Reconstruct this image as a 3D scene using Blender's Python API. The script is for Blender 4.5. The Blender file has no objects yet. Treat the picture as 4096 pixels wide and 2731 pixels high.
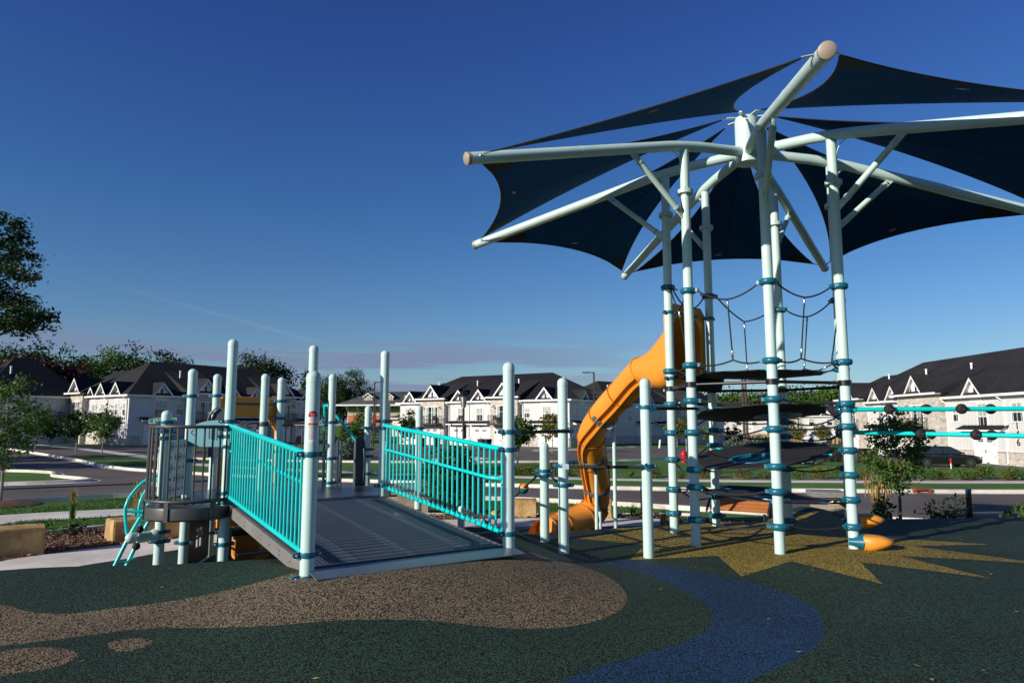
import bpy, bmesh, math, random
import numpy as np
from mathutils import Vector, Matrix, noise as mnoise
from mathutils.geometry import delaunay_2d_cdt
random.seed(11)
sc = bpy.context.scene
COL = sc.collection
R = math.radians
# ------------------------------------------------------------------ camera
F, PITCH, CZ = 2776.0, 0.12, 3.0          # focal length in px of a 4096 px wide frame, pitch, eye height
cam = bpy.data.objects.new('camera', bpy.data.cameras.new('camera'))
COL.objects.link(cam)
cam.location = (0, 0, CZ)
cam.rotation_euler = (math.pi / 2 + PITCH, 0, 0)
cam.data.sensor_width = 36
cam.data.lens = F / 4096 * 36
cam.data.clip_end = 6000
sc.camera = cam
# ------------------------------------------------------------------ light
SUN_EL, SUN_AZ = R(20.5), R(235.0)           # azimuth clockwise from +y
SD = Vector((math.sin(SUN_AZ) * math.cos(SUN_EL), math.cos(SUN_AZ) * math.cos(SUN_EL), math.sin(SUN_EL)))
sl = bpy.data.lights.new('sun', 'SUN'); sl.energy = 5.0; sl.angle = R(0.5); sl.color = (1, 0.90, 0.76)
so = bpy.data.objects.new('sun', sl); COL.objects.link(so); so.location = (-30, -20, 40)
so.rotation_euler = SD.to_track_quat('Z', 'Y').to_euler()
sc.view_settings.view_transform = 'Standard'
sc.view_settings.look = 'None'
sc.view_settings.exposure = 0.22
sc.view_settings.gamma = 1
W = bpy.data.worlds.new('World'); sc.world = W; W.use_nodes = True
wt = W.node_tree; wn = wt.nodes; wl = wt.links
bg = wn['Background']; bg.inputs['Strength'].default_value = 0.078
sky = wn.new('ShaderNodeTexSky'); sky.sky_type = 'NISHITA'; sky.sun_disc = False
sky.sun_elevation = SUN_EL; sky.sun_rotation = SUN_AZ
sky.air_density = 1.0; sky.dust_density = 0.3; sky.ozone_density = 2.6; sky.altitude = 300
tint = wn.new('ShaderNodeValToRGB'); te = tint.color_ramp.elements        # clear polarised morning air: deeper blue with height
STOPS = ((0.0, (.72, .80, 1.02)), (.07, (.66, .82, 1.0)), (.15, (.56, .80, 1.05)), (.3, (.38, .71, 1.10)), (.5, (.33, .56, 1.17)), (.75, (.34, .48, .80)))
while len(te) < len(STOPS): te.new(.5)
for i, (ps, c) in enumerate(STOPS): te[i].position = ps; te[i].color = (*c, 1)
hs = wn.new('ShaderNodeMix'); hs.data_type = 'RGBA'; hs.blend_type = 'MULTIPLY'; hs.inputs[0].default_value = 1
wl.new(sky.outputs[0], hs.inputs[6]); wl.new(tint.outputs[0], hs.inputs[7])

def camdir(X, Y):
    xc, zc = (X - 2048) / F, (1365.5 - Y) / F
    return Vector((xc, math.cos(PITCH) - math.sin(PITCH) * zc, math.sin(PITCH) + math.cos(PITCH) * zc))

def wnode(op, a=None, b=None, c=None):
    n = wn.new('ShaderNodeMath'); n.operation = op
    for i, v in enumerate((a, b, c)):
        if v is None: continue
        if isinstance(v, (int, float)): n.inputs[i].default_value = v
        else: wl.new(v, n.inputs[i])
    return n.outputs[0]
tc = wn.new('ShaderNodeTexCoord'); sx = wn.new('ShaderNodeSeparateXYZ'); wl.new(tc.outputs['Generated'], sx.inputs[0])
wl.new(sx.outputs[2], tint.inputs[0])
mp = wn.new('ShaderNodeMapping'); mp.inputs['Scale'].default_value = (3.2, 3.2, 60); mp.inputs['Rotation'].default_value = (0, R(-2.5), 0)
wl.new(tc.outputs['Generated'], mp.inputs[0])
nz = wn.new('ShaderNodeTexNoise'); nz.inputs['Scale'].default_value = 1.0; nz.inputs['Detail'].default_value = 5; nz.inputs['Roughness'].default_value = 0.55
wl.new(mp.outputs[0], nz.inputs['Vector'])
rz = wn.new('ShaderNodeMapRange'); rz.interpolation_type = 'SMOOTHSTEP'
rz.inputs['From Min'].default_value = 0.40; rz.inputs['From Max'].default_value = 0.56
wl.new(nz.outputs[0], rz.inputs[0])
up = wn.new('ShaderNodeMapRange'); up.interpolation_type = 'SMOOTHSTEP'
up.inputs['From Min'].default_value = 0.15; up.inputs['From Max'].default_value = 0.085
wl.new(sx.outputs[2], up.inputs[0])
lf = wn.new('ShaderNodeMapRange'); lf.interpolation_type = 'SMOOTHSTEP'     # the cloud bank lies to the left of the view
lf.inputs['From Min'].default_value = 0.35; lf.inputs['From Max'].default_value = -0.1
wl.new(sx.outputs[0], lf.inputs[0])
cf = wnode('MULTIPLY', wnode('MULTIPLY', rz.outputs[0], up.outputs[0]), wnode('MULTIPLY', lf.outputs[0], 0.8))
# contrail: a thin band along a great circle
d1, d2 = camdir(60, 1030).normalized(), camdir(1260, 1365).normalized()
nn = d1.cross(d2).normalized(); along = (d2 - d1).normalized()
dt = wn.new('ShaderNodeVectorMath'); dt.operation = 'DOT_PRODUCT'; wl.new(tc.outputs['Generated'], dt.inputs[0]); dt.inputs[1].default_value = nn
da = wn.new('ShaderNodeVectorMath'); da.operation = 'DOT_PRODUCT'; wl.new(tc.outputs['Generated'], da.inputs[0]); da.inputs[1].default_value = along
band = wn.new('ShaderNodeMapRange'); band.interpolation_type = 'SMOOTHSTEP'
band.inputs['From Min'].default_value = 0.0042; band.inputs['From Max'].default_value = 0.0006
wl.new(wnode('ABSOLUTE', dt.outputs['Value']), band.inputs[0])
ends = wn.new('ShaderNodeMapRange'); ends.interpolation_type = 'SMOOTHSTEP'
ends.inputs['From Min'].default_value = d1.dot(along) - .02; ends.inputs['From Max'].default_value = d2.dot(along) - .02
wl.new(da.outputs['Value'], ends.inputs[0])
endb = wn.new('ShaderNodeMapRange'); endb.interpolation_type = 'SMOOTHSTEP'
endb.inputs['From Min'].default_value = d2.dot(along) + .02; endb.inputs['From Max'].default_value = d2.dot(along) - .01
wl.new(da.outputs['Value'], endb.inputs[0])
ct = wnode('MULTIPLY', wnode('MULTIPLY', band.outputs[0], ends.outputs[0]), wnode('MULTIPLY', endb.outputs[0], 0.085))
m1 = wn.new('ShaderNodeMix'); m1.data_type = 'RGBA'; wl.new(cf, m1.inputs[0]); wl.new(hs.outputs[2], m1.inputs[6]); m1.inputs[7].default_value = (2.3, 2.75, 4.3, 1)
m2 = wn.new('ShaderNodeMix'); m2.data_type = 'RGBA'; wl.new(ct, m2.inputs[0]); wl.new(m1.outputs[2], m2.inputs[6]); m2.inputs[7].default_value = (5.2, 5.4, 6.2, 1)
wl.new(m2.outputs[2], bg.inputs['Color'])

# ------------------------------------------------------------------ helpers
def at(X, Y, D):
    """world point seen at photo pixel X, Y (4096 px frame) standing at depth y = D"""
    d = camdir(X, Y)
    return Vector((d.x * D / d.y, D, CZ + d.z * D / d.y))
def zat(Y, D): return at(2048, Y, D).z
def S(t):
    t = max(0.0, min(1.0, t)); return t * t * (3 - 2 * t)
def lerp(a, b, t): return a + (b - a) * t
def interp(xs, ys, x):
    if x <= xs[0]: return ys[0]
    for i in range(len(xs) - 1):
        if x <= xs[i + 1]:
            return lerp(ys[i], ys[i + 1], (x - xs[i]) / (xs[i + 1] - xs[i]))
    return ys[-1]
YBX = [-9, -6, -5, -4, -3, -2.3, -1.5, -.5, .5, 2, 3.2, 4.4, 6, 9, 14]
YBY = [6.6, 7.1, 7.25, 7.3, 7.3, 7.6, 8.6, 9.8, 10.3, 10.8, 11.3, 11.6, 11.6, 11.6, 11.6]
def g(x, y):
    yr = lerp(17.0, 19.2, S((x + 10) / 8)) - 1.6 * S((x - 5) / 5)
    z = .5 + .43 * S((yr - y) / 3.0)
    z -= .55 * S((x - 15) / 22) * S((y - 33) / 16)
    z += .35 * S((-x - 15) / 25) * S((y - 42) / 30)
    return z
def H(x, y):
    yb = sum(interp(YBX, YBY, x + o) for o in (-.6, -.3, 0, .3, .6)) / 5
    w = lerp(1.7, 3.6, S((x - 3.8) / 2))
    dx, dy = x + .95, y - 6.9
    a, b = dx * .83 + dy * .56, -dx * .56 + dy * .83
    plat = 1.455 + .242 * math.exp(-(a / 1.75) ** 4 - (b / 1.35) ** 2) + .03 * math.sin(x * .7 + 1) * math.sin(y * .6)
    plat -= .1 * S((5.5 - y) / 3)
    plat += .085 * math.exp(-((y - 7.4) / 1.1) ** 2) * S((-1.9 - x) / 1.2) * S((x + 7.5) / 3)
    base = g(x, y)
    m = (plat - .93) * S((yb + w - y) / w)
    m += .28 * math.exp(-((x - 5.2) / .7) ** 2 - ((y - 12.9) / .8) ** 2)
    return base + m
def hit(X, Y, fn=None):
    fn = fn or H
    d = camdir(X, Y); d = d / d.y
    t0, t = 2.0, 2.0
    while t < 900:
        p = (d.x * t, t, CZ + d.z * t)
        if p[2] < fn(p[0], p[1]):
            a, b = t0, t
            for _ in range(30):
                m = (a + b) / 2
                if CZ + d.z * m < fn(d.x * m, m): b = m
                else: a = m
            return Vector((d.x * b, b, CZ + d.z * b))
        t0 = t; t += .03 + t * .006
    return Vector((d.x * 900, 900, .5))
def ghit(X, Y): return hit(X, Y, g)

def spline(pts, n=8):
    pts = [Vector(p) for p in pts]
    out = []
    for i in range(len(pts) - 1):
        p0 = pts[max(i - 1, 0)]; p1 = pts[i]; p2 = pts[i + 1]; p3 = pts[min(i + 2, len(pts) - 1)]
        for k in range(n):
            t = k / n
            out.append(.5 * ((2 * p1) + (p2 - p0) * t + (2 * p0 - 5 * p1 + 4 * p2 - p3) * t * t + (3 * p1 - p0 - 3 * p2 + p3) * t ** 3))
    out.append(pts[-1]); return out

class MB:
    """collects shapes and links them as ONE mesh object"""
    def __init__(s): s.v = []; s.f = []; s.mi = []; s.cur = 0
    def add(s, vs, fs):
        b = len(s.v); s.v.extend(tuple(p) for p in vs)
        for f in fs: s.f.append(tuple(b + i for i in f)); s.mi.append(s.cur)
    def tube(s, pts, r, n=10, caps=True):
        pts = [Vector(p) for p in pts]; k = len(pts)
        rr = r if isinstance(r, (list, tuple)) else [r] * k
        vs = []; up = None
        for i, p in enumerate(pts):
            t = (pts[min(i + 1, k - 1)] - pts[max(i - 1, 0)]).normalized()
            if up is None:
                up = Vector((0, 0, 1)) if abs(t.z) < .9 else Vector((0, 1, 0))
                a = t.cross(up).normalized()
            else:
                a = (a - t * a.dot(t)).normalized()
            b = t.cross(a)
            for j in range(n):
                q = 2 * math.pi * j / n
                vs.append(p + (a * math.cos(q) + b * math.sin(q)) * rr[i])
        fs = [(i * n + j, i * n + (j + 1) % n, (i + 1) * n + (j + 1) % n, (i + 1) * n + j) for i in range(k - 1) for j in range(n)]
        if caps: fs += [tuple(range(n))[::-1], tuple((k - 1) * n + j for j in range(n))]
        s.add(vs, fs); return s
    def lathe(s, c, prof, n=16, ax=None):
        """profile of (radius, height) about an axis through c"""
        c = Vector(c); ax = Vector(ax or (0, 0, 1)).normalized()
        a = ax.orthogonal().normalized(); b = ax.cross(a); vs = []; k = len(prof)
        for r_, h in prof:
            for j in range(n):
                q = 2 * math.pi * j / n
                vs.append(c + ax * h + (a * math.cos(q) + b * math.sin(q)) * r_)
        fs = [(i * n + j, i * n + (j + 1) % n, (i + 1) * n + (j + 1) % n, (i + 1) * n + j) for i in range(k - 1) for j in range(n)]
        fs += [tuple(range(n))[::-1], tuple((k - 1) * n + j for j in range(n))]
        s.add(vs, fs); return s
    def ball(s, c, r, n=12, sc_=(1, 1, 1)):
        m = max(6, n // 2 + 2); vs = []; c = Vector(c)
        for i in range(m + 1):
            th = math.pi * i / m
            for j in range(n):
                q = 2 * math.pi * j / n
                vs.append(c + Vector((math.sin(th) * math.cos(q) * sc_[0], math.sin(th) * math.sin(q) * sc_[1], math.cos(th) * sc_[2])) * r)
        s.add(vs, [(i * n + j, (i + 1) * n + j, (i + 1) * n + (j + 1) % n, i * n + (j + 1) % n) for i in range(m) for j in range(n)]); return s
    def obox(s, c, ax, ay, az):
        """box with centre c and half-axis vectors"""
        c, ax, ay, az = map(Vector, (c, ax, ay, az))
        vs = [c + ax * i + ay * j + az * k for k in (-1, 1) for j in (-1, 1) for i in (-1, 1)]
        s.add(vs, [(0, 2, 3, 1), (4, 5, 7, 6), (0, 1, 5, 4), (2, 6, 7, 3), (0, 4, 6, 2), (1, 3, 7, 5)]); return s
    def box(s, x0, x1, y0, y1, z0, z1):
        return s.obox(((x0 + x1) / 2, (y0 + y1) / 2, (z0 + z1) / 2), ((x1 - x0) / 2, 0, 0), (0, (y1 - y0) / 2, 0), (0, 0, (z1 - z0) / 2))
    def prism(s, pts, d):
        """closed 3-D outline pushed along vector d"""
        pts = [Vector(p) for p in pts]; d = Vector(d); n = len(pts)
        s.add(pts + [p + d for p in pts], [tuple(range(n))[::-1], tuple(range(n, 2 * n))] + [(i, (i + 1) % n, n + (i + 1) % n, n + i) for i in range(n)]); return s
    def slab(s, grid, th, d=None):
        """grid of points (rows x cols) with thickness th along d or down"""
        n, m = len(grid), len(grid[0]); d = Vector(d or (0, 0, -1)) * th
        top = [Vector(p) for r_ in grid for p in r_]
        fs = [(i * m + j, i * m + j + 1, (i + 1) * m + j + 1, (i + 1) * m + j) for i in range(n - 1) for j in range(m - 1)]
        o = n * m
        fs += [tuple(o + q for q in f[::-1]) for f in fs]
        ring = [j for j in range(m)] + [i * m + m - 1 for i in range(1, n)] + [(n - 1) * m + j for j in range(m - 2, -1, -1)] + [i * m for i in range(n - 2, 0, -1)]
        fs += [(ring[i], o + ring[i], o + ring[(i + 1) % len(ring)], ring[(i + 1) % len(ring)]) for i in range(len(ring))]
        s.add(top + [p + d for p in top], fs); return s
    def build(s, name, mat, parent=None, local=False, ang=42, bevel=0):
        me = bpy.data.meshes.new(name)
        org = Vector((0, 0, 0))
        if parent is not None and not local:
            q = parent
            while q is not None: org += q.location; q = q.parent
        v = s.v if org.length == 0 else [(p[0] - org.x, p[1] - org.y, p[2] - org.z) for p in s.v]
        me.from_pydata(v, [], s.f); me.validate(); me.update()
        for m in (mat if isinstance(mat, (list, tuple)) else [mat]): me.materials.append(m)
        if isinstance(mat, (list, tuple)): me.polygons.foreach_set('material_index', s.mi[:len(me.polygons)])
        bm = bmesh.new(); bm.from_mesh(me); bmesh.ops.recalc_face_normals(bm, faces=bm.faces); bm.to_mesh(me); bm.free()
        me.shade_smooth()
        if ang < 180: me.set_sharp_from_angle(angle=R(ang))
        o = bpy.data.objects.new(name, me); COL.objects.link(o)
        if parent is not None: o.parent = parent
        if bevel:
            b = o.modifiers.new('bevel', 'BEVEL'); b.width = bevel; b.segments = 2; b.limit_method = 'ANGLE'; b.angle_limit = R(50)
        return o
def tag(o, label=None, cat=None, group=None, kind=None):
    if label: o['label'] = label
    if cat: o['category'] = cat
    if group: o['group'] = group
    if kind: o['kind'] = kind
    return o
def thing(name, label, cat, loc=(0, 0, 0), rz=0, group=None):
    o = bpy.data.objects.new(name, None); COL.objects.link(o); o.empty_display_size = .2
    o.location = loc; o.rotation_euler = (0, 0, rz)
    return tag(o, label, cat, group)
def copy_tree(o, parent=None):
    c = o.copy(); COL.objects.link(c)
    if parent is not None: c.parent = parent
    for ch in list(o.children): copy_tree(ch, c)
    return c
def dup(root, loc, rz=None, label=None, scale=None):
    c = copy_tree(root); c.location = loc
    if rz is not None: c.rotation_euler = (0, 0, rz)
    if scale: c.scale = (scale,) * 3
    if label: c['label'] = label
    return c

# ------------------------------------------------------------------ materials
def nt(name):
    m = bpy.data.materials.new(name); m.use_nodes = True
    return m, m.node_tree.nodes, m.node_tree.links, m.node_tree.nodes['Principled BSDF']
def pm(name, c, rough=.5, metal=0, var=.0, vs=3.0, bump=0, bs=60, spec=.5, coat=0, dirt=None):
    m, n, l, p = nt(name)
    p.inputs['Base Color'].default_value = (*c, 1); p.inputs['Roughness'].default_value = rough; p.inputs['Metallic'].default_value = metal
    p.inputs['Specular IOR Level'].default_value = spec
    p.inputs['Coat Weight'].default_value = coat
    t = n.new('ShaderNodeTexCoord')
    if var:
        z = n.new('ShaderNodeTexNoise'); z.inputs['Scale'].default_value = vs; z.inputs['Detail'].default_value = 6; l.new(t.outputs['Object'], z.inputs['Vector'])
        mr = n.new('ShaderNodeMapRange'); mr.inputs['From Min'].default_value = .3; mr.inputs['From Max'].default_value = .7
        mr.inputs['To Min'].default_value = 1 - var; mr.inputs['To Max'].default_value = 1 + var; l.new(z.outputs[0], mr.inputs[0])
        hsv = n.new('ShaderNodeHueSaturation'); hsv.inputs['Color'].default_value = (*c, 1); l.new(mr.outputs[0], hsv.inputs['Value'])
        last = hsv.outputs[0]
        if dirt:
            z2 = n.new('ShaderNodeTexNoise'); z2.inputs['Scale'].default_value = vs * 6; z2.inputs['Detail'].default_value = 8; l.new(t.outputs['Object'], z2.inputs['Vector'])
            m2_ = n.new('ShaderNodeMapRange'); m2_.inputs['From Min'].default_value = .58; m2_.inputs['From Max'].default_value = .75; m2_.inputs['To Max'].default_value = .5; l.new(z2.outputs[0], m2_.inputs[0])
            mx = n.new('ShaderNodeMix'); mx.data_type = 'RGBA'; l.new(m2_.outputs[0], mx.inputs[0]); l.new(last, mx.inputs[6]); mx.inputs[7].default_value = (*dirt, 1); last = mx.outputs[2]
        l.new(last, p.inputs['Base Color'])
        rr = n.new('ShaderNodeMapRange'); rr.inputs['To Min'].default_value = rough * .85; rr.inputs['To Max'].default_value = min(1, rough * 1.2); l.new(z.outputs[0], rr.inputs[0]); l.new(rr.outputs[0], p.inputs['Roughness'])
    if bump:
        b = n.new('ShaderNodeBump'); b.inputs['Strength'].default_value = bump; b.inputs['Distance'].default_value = .01
        z3 = n.new('ShaderNodeTexNoise'); z3.inputs['Scale'].default_value = bs; z3.inputs['Detail'].default_value = 4; l.new(t.outputs['Object'], z3.inputs['Vector'])
        l.new(z3.outputs[0], b.inputs['Height']); l.new(b.outputs[0], p.inputs['Normal'])
    return m
def epdm(name, dark, col, mix=.5):
    """poured rubber crumb: coloured and black granules"""
    m, n, l, p = nt(name)
    t = n.new('ShaderNodeTexCoord')
    v = n.new('ShaderNodeTexVoronoi'); v.inputs['Scale'].default_value = 95; l.new(t.outputs['Object'], v.inputs['Vector'])
    sp = n.new('ShaderNodeSeparateColor'); l.new(v.outputs['Color'], sp.inputs[0])
    r_ = n.new('ShaderNodeValToRGB'); e = r_.color_ramp.elements
    e[0].position = mix - .12; e[0].color = (*dark, 1); e[1].position = mix + .1; e[1].color = (*col, 1)
    x = e.new(.95); x.color = (*[min(1, q * 1.5) for q in col], 1)
    l.new(sp.outputs[0], r_.inputs[0])
    z = n.new('ShaderNodeTexNoise'); z.inputs['Scale'].default_value = .8; z.inputs['Detail'].default_value = 5; l.new(t.outputs['Object'], z.inputs['Vector'])
    mr = n.new('ShaderNodeMapRange'); mr.inputs['From Min'].default_value = .3; mr.inputs['From Max'].default_value = .7; mr.inputs['To Min'].default_value = .8; mr.inputs['To Max'].default_value = 1.2; l.new(z.outputs[0], mr.inputs[0])
    hv = n.new('ShaderNodeHueSaturation'); l.new(r_.outputs[0], hv.inputs['Color']); l.new(mr.outputs[0], hv.inputs['Value'])
    l.new(hv.outputs[0], p.inputs['Base Color']); p.inputs['Roughness'].default_value = .75; p.inputs['Specular IOR Level'].default_value = .3
    b = n.new('ShaderNodeBump'); b.inputs['Strength'].default_value = .7; b.inputs['Distance'].default_value = .006
    l.new(v.outputs['Distance'], b.inputs['Height']); b.invert = True; l.new(b.outputs[0], p.inputs['Normal'])
    return m
def ground(name, cols, scale, scale2, rough=.9, bump=.4, bsc=None):
    m, n, l, p = nt(name)
    t = n.new('ShaderNodeTexCoord')
    z = n.new('ShaderNodeTexNoise'); z.inputs['Scale'].default_value = scale; z.inputs['Detail'].default_value = 10; z.inputs['Roughness'].default_value = .7; l.new(t.outputs['Object'], z.inputs['Vector'])
    r_ = n.new('ShaderNodeValToRGB'); e = r_.color_ramp.elements; k = len(cols)
    e[0].color = (*cols[0], 1); e[0].position = .3; e[1].color = (*cols[-1], 1); e[1].position = .7
    for i in range(1, k - 1): q = e.new(.3 + .4 * i / (k - 1)); q.color = (*cols[i], 1)
    l.new(z.outputs[0], r_.inputs[0])
    z2 = n.new('ShaderNodeTexNoise'); z2.inputs['Scale'].default_value = scale2; z2.inputs['Detail'].default_value = 4; l.new(t.outputs['Object'], z2.inputs['Vector'])
    mr = n.new('ShaderNodeMapRange'); mr.inputs['From Min'].default_value = .3; mr.inputs['From Max'].default_value = .7; mr.inputs['To Min'].default_value = .75; mr.inputs['To Max'].default_value = 1.25; l.new(z2.outputs[0], mr.inputs[0])
    hv = n.new('ShaderNodeHueSaturation'); l.new(r_.outputs[0], hv.inputs['Color']); l.new(mr.outputs[0], hv.inputs['Value'])
    l.new(hv.outputs[0], p.inputs['Base Color']); p.inputs['Roughness'].default_value = rough; p.inputs['Specular IOR Level'].default_value = .25
    b = n.new('ShaderNodeBump'); b.inputs['Strength'].default_value = bump; b.inputs['Distance'].default_value = .05
    l.new(z.outputs[0], b.inputs['Height']); l.new(b.outputs[0], p.inputs['Normal'])
    return m
def leafm(name, c, tr=.35, hue=.03):
    m, n, l, p = nt(name)
    gm = n.new('ShaderNodeNewGeometry')
    hv = n.new('ShaderNodeHueSaturation'); hv.inputs['Color'].default_value = (*c, 1)
    a = n.new('ShaderNodeMapRange'); a.inputs['To Min'].default_value = .5 - hue; a.inputs['To Max'].default_value = .5 + hue; l.new(gm.outputs['Random Per Island'], a.inputs[0]); l.new(a.outputs[0], hv.inputs['Hue'])
    b = n.new('ShaderNodeMapRange'); b.inputs['To Min'].default_value = .6; b.inputs['To Max'].default_value = 1.45; l.new(gm.outputs['Random Per Island'], b.inputs[0]); l.new(b.outputs[0], hv.inputs['Value'])
    l.new(hv.outputs[0], p.inputs['Base Color']); p.inputs['Roughness'].default_value = .55; p.inputs['Specular IOR Level'].default_value = .3
    tl = n.new('ShaderNodeBsdfTranslucent'); l.new(hv.outputs[0], tl.inputs['Color'])
    mx = n.new('ShaderNodeMixShader'); mx.inputs[0].default_value = tr; l.new(p.outputs[0], mx.inputs[1]); l.new(tl.outputs[0], mx.inputs[2])
    l.new(mx.outputs[0], n['Material Output'].inputs['Surface'])
    return m
def brickm(name, c1, c2, mortar, sx_, rough=.85, squash=1.0):
    m, n, l, p = nt(name)
    t = n.new('ShaderNodeTexCoord')
    sp = n.new('ShaderNodeSeparateXYZ'); l.new(t.outputs['Object'], sp.inputs[0])
    ad = n.new('ShaderNodeMath'); ad.operation = 'ADD'; l.new(sp.outputs[0], ad.inputs[0]); l.new(sp.outputs[1], ad.inputs[1])
    cb = n.new('ShaderNodeCombineXYZ'); l.new(ad.outputs[0], cb.inputs[0]); l.new(sp.outputs[2], cb.inputs[1])
    b = n.new('ShaderNodeTexBrick'); b.inputs['Scale'].default_value = sx_; b.inputs['Color1'].default_value = (*c1, 1); b.inputs['Color2'].default_value = (*c2, 1); b.inputs['Mortar'].default_value = (*mortar, 1)
    b.inputs['Mortar Size'].default_value = .02; b.inputs['Brick Width'].default_value = .6 * squash; b.inputs['Row Height'].default_value = .2
    l.new(cb.outputs[0], b.inputs['Vector'])
    z = n.new('ShaderNodeTexNoise'); z.inputs['Scale'].default_value = 2.5; z.inputs['Detail'].default_value = 7; l.new(cb.outputs[0], z.inputs['Vector'])
    mr = n.new('ShaderNodeMapRange'); mr.inputs['From Min'].default_value = .3; mr.inputs['From Max'].default_value = .7; mr.inputs['To Min'].default_value = .75; mr.inputs['To Max'].default_value = 1.2; l.new(z.outputs[0], mr.inputs[0])
    hv = n.new('ShaderNodeHueSaturation'); l.new(b.outputs['Color'], hv.inputs['Color']); l.new(mr.outputs[0], hv.inputs['Value'])
    l.new(hv.outputs[0], p.inputs['Base Color']); p.inputs['Roughness'].default_value = rough
    bp = n.new('ShaderNodeBump'); bp.inputs['Strength'].default_value = .5; bp.inputs['Distance'].default_value = .02; l.new(b.outputs['Fac'], bp.inputs['Height']); bp.invert = True; l.new(bp.outputs[0], p.inputs['Normal'])
    return m
def perfm(name, c):
    """vinyl coated perforated steel sheet: rows of real holes"""
    m, n, l, p = nt(name)
    t = n.new('ShaderNodeTexCoord'); mpn = n.new('ShaderNodeMapping'); mpn.inputs['Rotation'].default_value = (0, 0, -math.atan2(.562, .826)); l.new(t.outputs['Object'], mpn.inputs[0])
    sc_ = n.new('ShaderNodeVectorMath'); sc_.operation = 'SCALE'; sc_.inputs['Scale'].default_value = 1 / .042; l.new(mpn.outputs[0], sc_.inputs[0])
    fr = n.new('ShaderNodeVectorMath'); fr.operation = 'FRACTION'; l.new(sc_.outputs[0], fr.inputs[0])
    sb = n.new('ShaderNodeVectorMath'); sb.operation = 'SUBTRACT'; l.new(fr.outputs[0], sb.inputs[0]); sb.inputs[1].default_value = (.5, .5, 0)
    ml = n.new('ShaderNodeVectorMath'); ml.operation = 'MULTIPLY'; l.new(sb.outputs[0], ml.inputs[0]); ml.inputs[1].default_value = (1, 1, 0)
    ln = n.new('ShaderNodeVectorMath'); ln.operation = 'LENGTH'; l.new(ml.outputs[0], ln.inputs[0])
    hole = n.new('ShaderNodeMath'); hole.operation = 'LESS_THAN'; hole.inputs[1].default_value = .3; l.new(ln.outputs['Value'], hole.inputs[0])
    # unperforated ribs across the sheet
    sp = n.new('ShaderNodeSeparateXYZ'); l.new(mpn.outputs[0], sp.inputs[0])
    md = n.new('ShaderNodeMath'); md.operation = 'PINGPONG'; md.inputs[1].default_value = .3; l.new(sp.outputs[0], md.inputs[0])
    rb = n.new('ShaderNodeMath'); rb.operation = 'GREATER_THAN'; rb.inputs[1].default_value = .045; l.new(md.outputs[0], rb.inputs[0])
    hm = n.new('ShaderNodeMath'); hm.operation = 'MULTIPLY'; l.new(hole.outputs[0], hm.inputs[0]); l.new(rb.outputs[0], hm.inputs[1])
    z = n.new('ShaderNodeTexNoise'); z.inputs['Scale'].default_value = 5; z.inputs['Detail'].default_value = 8; l.new(t.outputs['Object'], z.inputs['Vector'])
    rr = n.new('ShaderNodeMapRange'); rr.inputs['To Min'].default_value = .38; rr.inputs['To Max'].default_value = .62; l.new(z.outputs[0], rr.inputs[0]); l.new(rr.outputs[0], p.inputs['Roughness'])
    p.inputs['Base Color'].default_value = (*c, 1); p.inputs['Specular IOR Level'].default_value = .25
    bp = n.new('ShaderNodeBump'); bp.inputs['Strength'].default_value = .5; bp.inputs['Distance'].default_value = .004; l.new(ln.outputs['Value'], bp.inputs['Height']); l.new(bp.outputs[0], p.inputs['Normal'])
    tb = n.new('ShaderNodeBsdfTransparent'); mx = n.new('ShaderNodeMixShader'); l.new(hm.outputs[0], mx.inputs[0]); l.new(p.outputs[0], mx.inputs[1]); l.new(tb.outputs[0], mx.inputs[2])
    l.new(mx.outputs[0], n['Material Output'].inputs['Surface'])
    return m
def fabricm(name, c):
    m, n, l, p = nt(name)
    p.inputs['Base Color'].default_value = (*c, 1); p.inputs['Roughness'].default_value = .8; p.inputs['Specular IOR Level'].default_value = .2
    t = n.new('ShaderNodeTexCoord'); z = n.new('ShaderNodeTexNoise'); z.inputs['Scale'].default_value = 3; z.inputs['Detail'].default_value = 8; l.new(t.outputs['Object'], z.inputs['Vector'])
    hv = n.new('ShaderNodeHueSaturation'); hv.inputs['Color'].default_value = (*c, 1); mr = n.new('ShaderNodeMapRange'); mr.inputs['To Min'].default_value = .75; mr.inputs['To Max'].default_value = 1.25; l.new(z.outputs[0], mr.inputs[0]); l.new(mr.outputs[0], hv.inputs['Value']); l.new(hv.outputs[0], p.inputs['Base Color'])
    tl = n.new('ShaderNodeBsdfTranslucent'); tl.inputs['Color'].default_value = (.0, .16, .30, 1)
    mx = n.new('ShaderNodeMixShader'); mx.inputs[0].default_value = .42; l.new(p.outputs[0], mx.inputs[1]); l.new(tl.outputs[0], mx.inputs[2]); l.new(mx.outputs[0], n['Material Output'].inputs['Surface'])
    return m
M = {}
M['mint'] = pm('mint_powder_coat', (.50, .68, .65), .36, var=.04, vs=2.5, bump=.05, bs=400)
M['teal'] = pm('teal_powder_coat', (.0, .56, .55), .3, var=.04, coat=.2)
M['clamp'] = pm('dark_teal_clamp', (.005, .12, .19), .35, var=.06, vs=8)
M['panel'] = pm('dark_teal_plastic', (.006, .03, .05), .5, var=.1)
M['sunpanel'] = pm('blue_teal_plastic', (.05, .23, .30), .5, var=.06, bump=.1, bs=200)
M['grey'] = pm('charcoal_powder_coat', (.055, .055, .06), .4, var=.08)
M['steel'] = pm('zinc_steel', (.55, .55, .55), .3, 1, var=.1, vs=20)
M['channel'] = pm('dull_grey_channel', (.17, .165, .16), .55, var=.12, vs=4, dirt=(.09, .085, .08))
M['deck'] = pm('blue_grey_vinyl', (.035, .045, .075), .3, var=.15, vs=5)
M['perf'] = perfm('perforated_vinyl_sheet', (.075, .095, .13))
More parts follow.
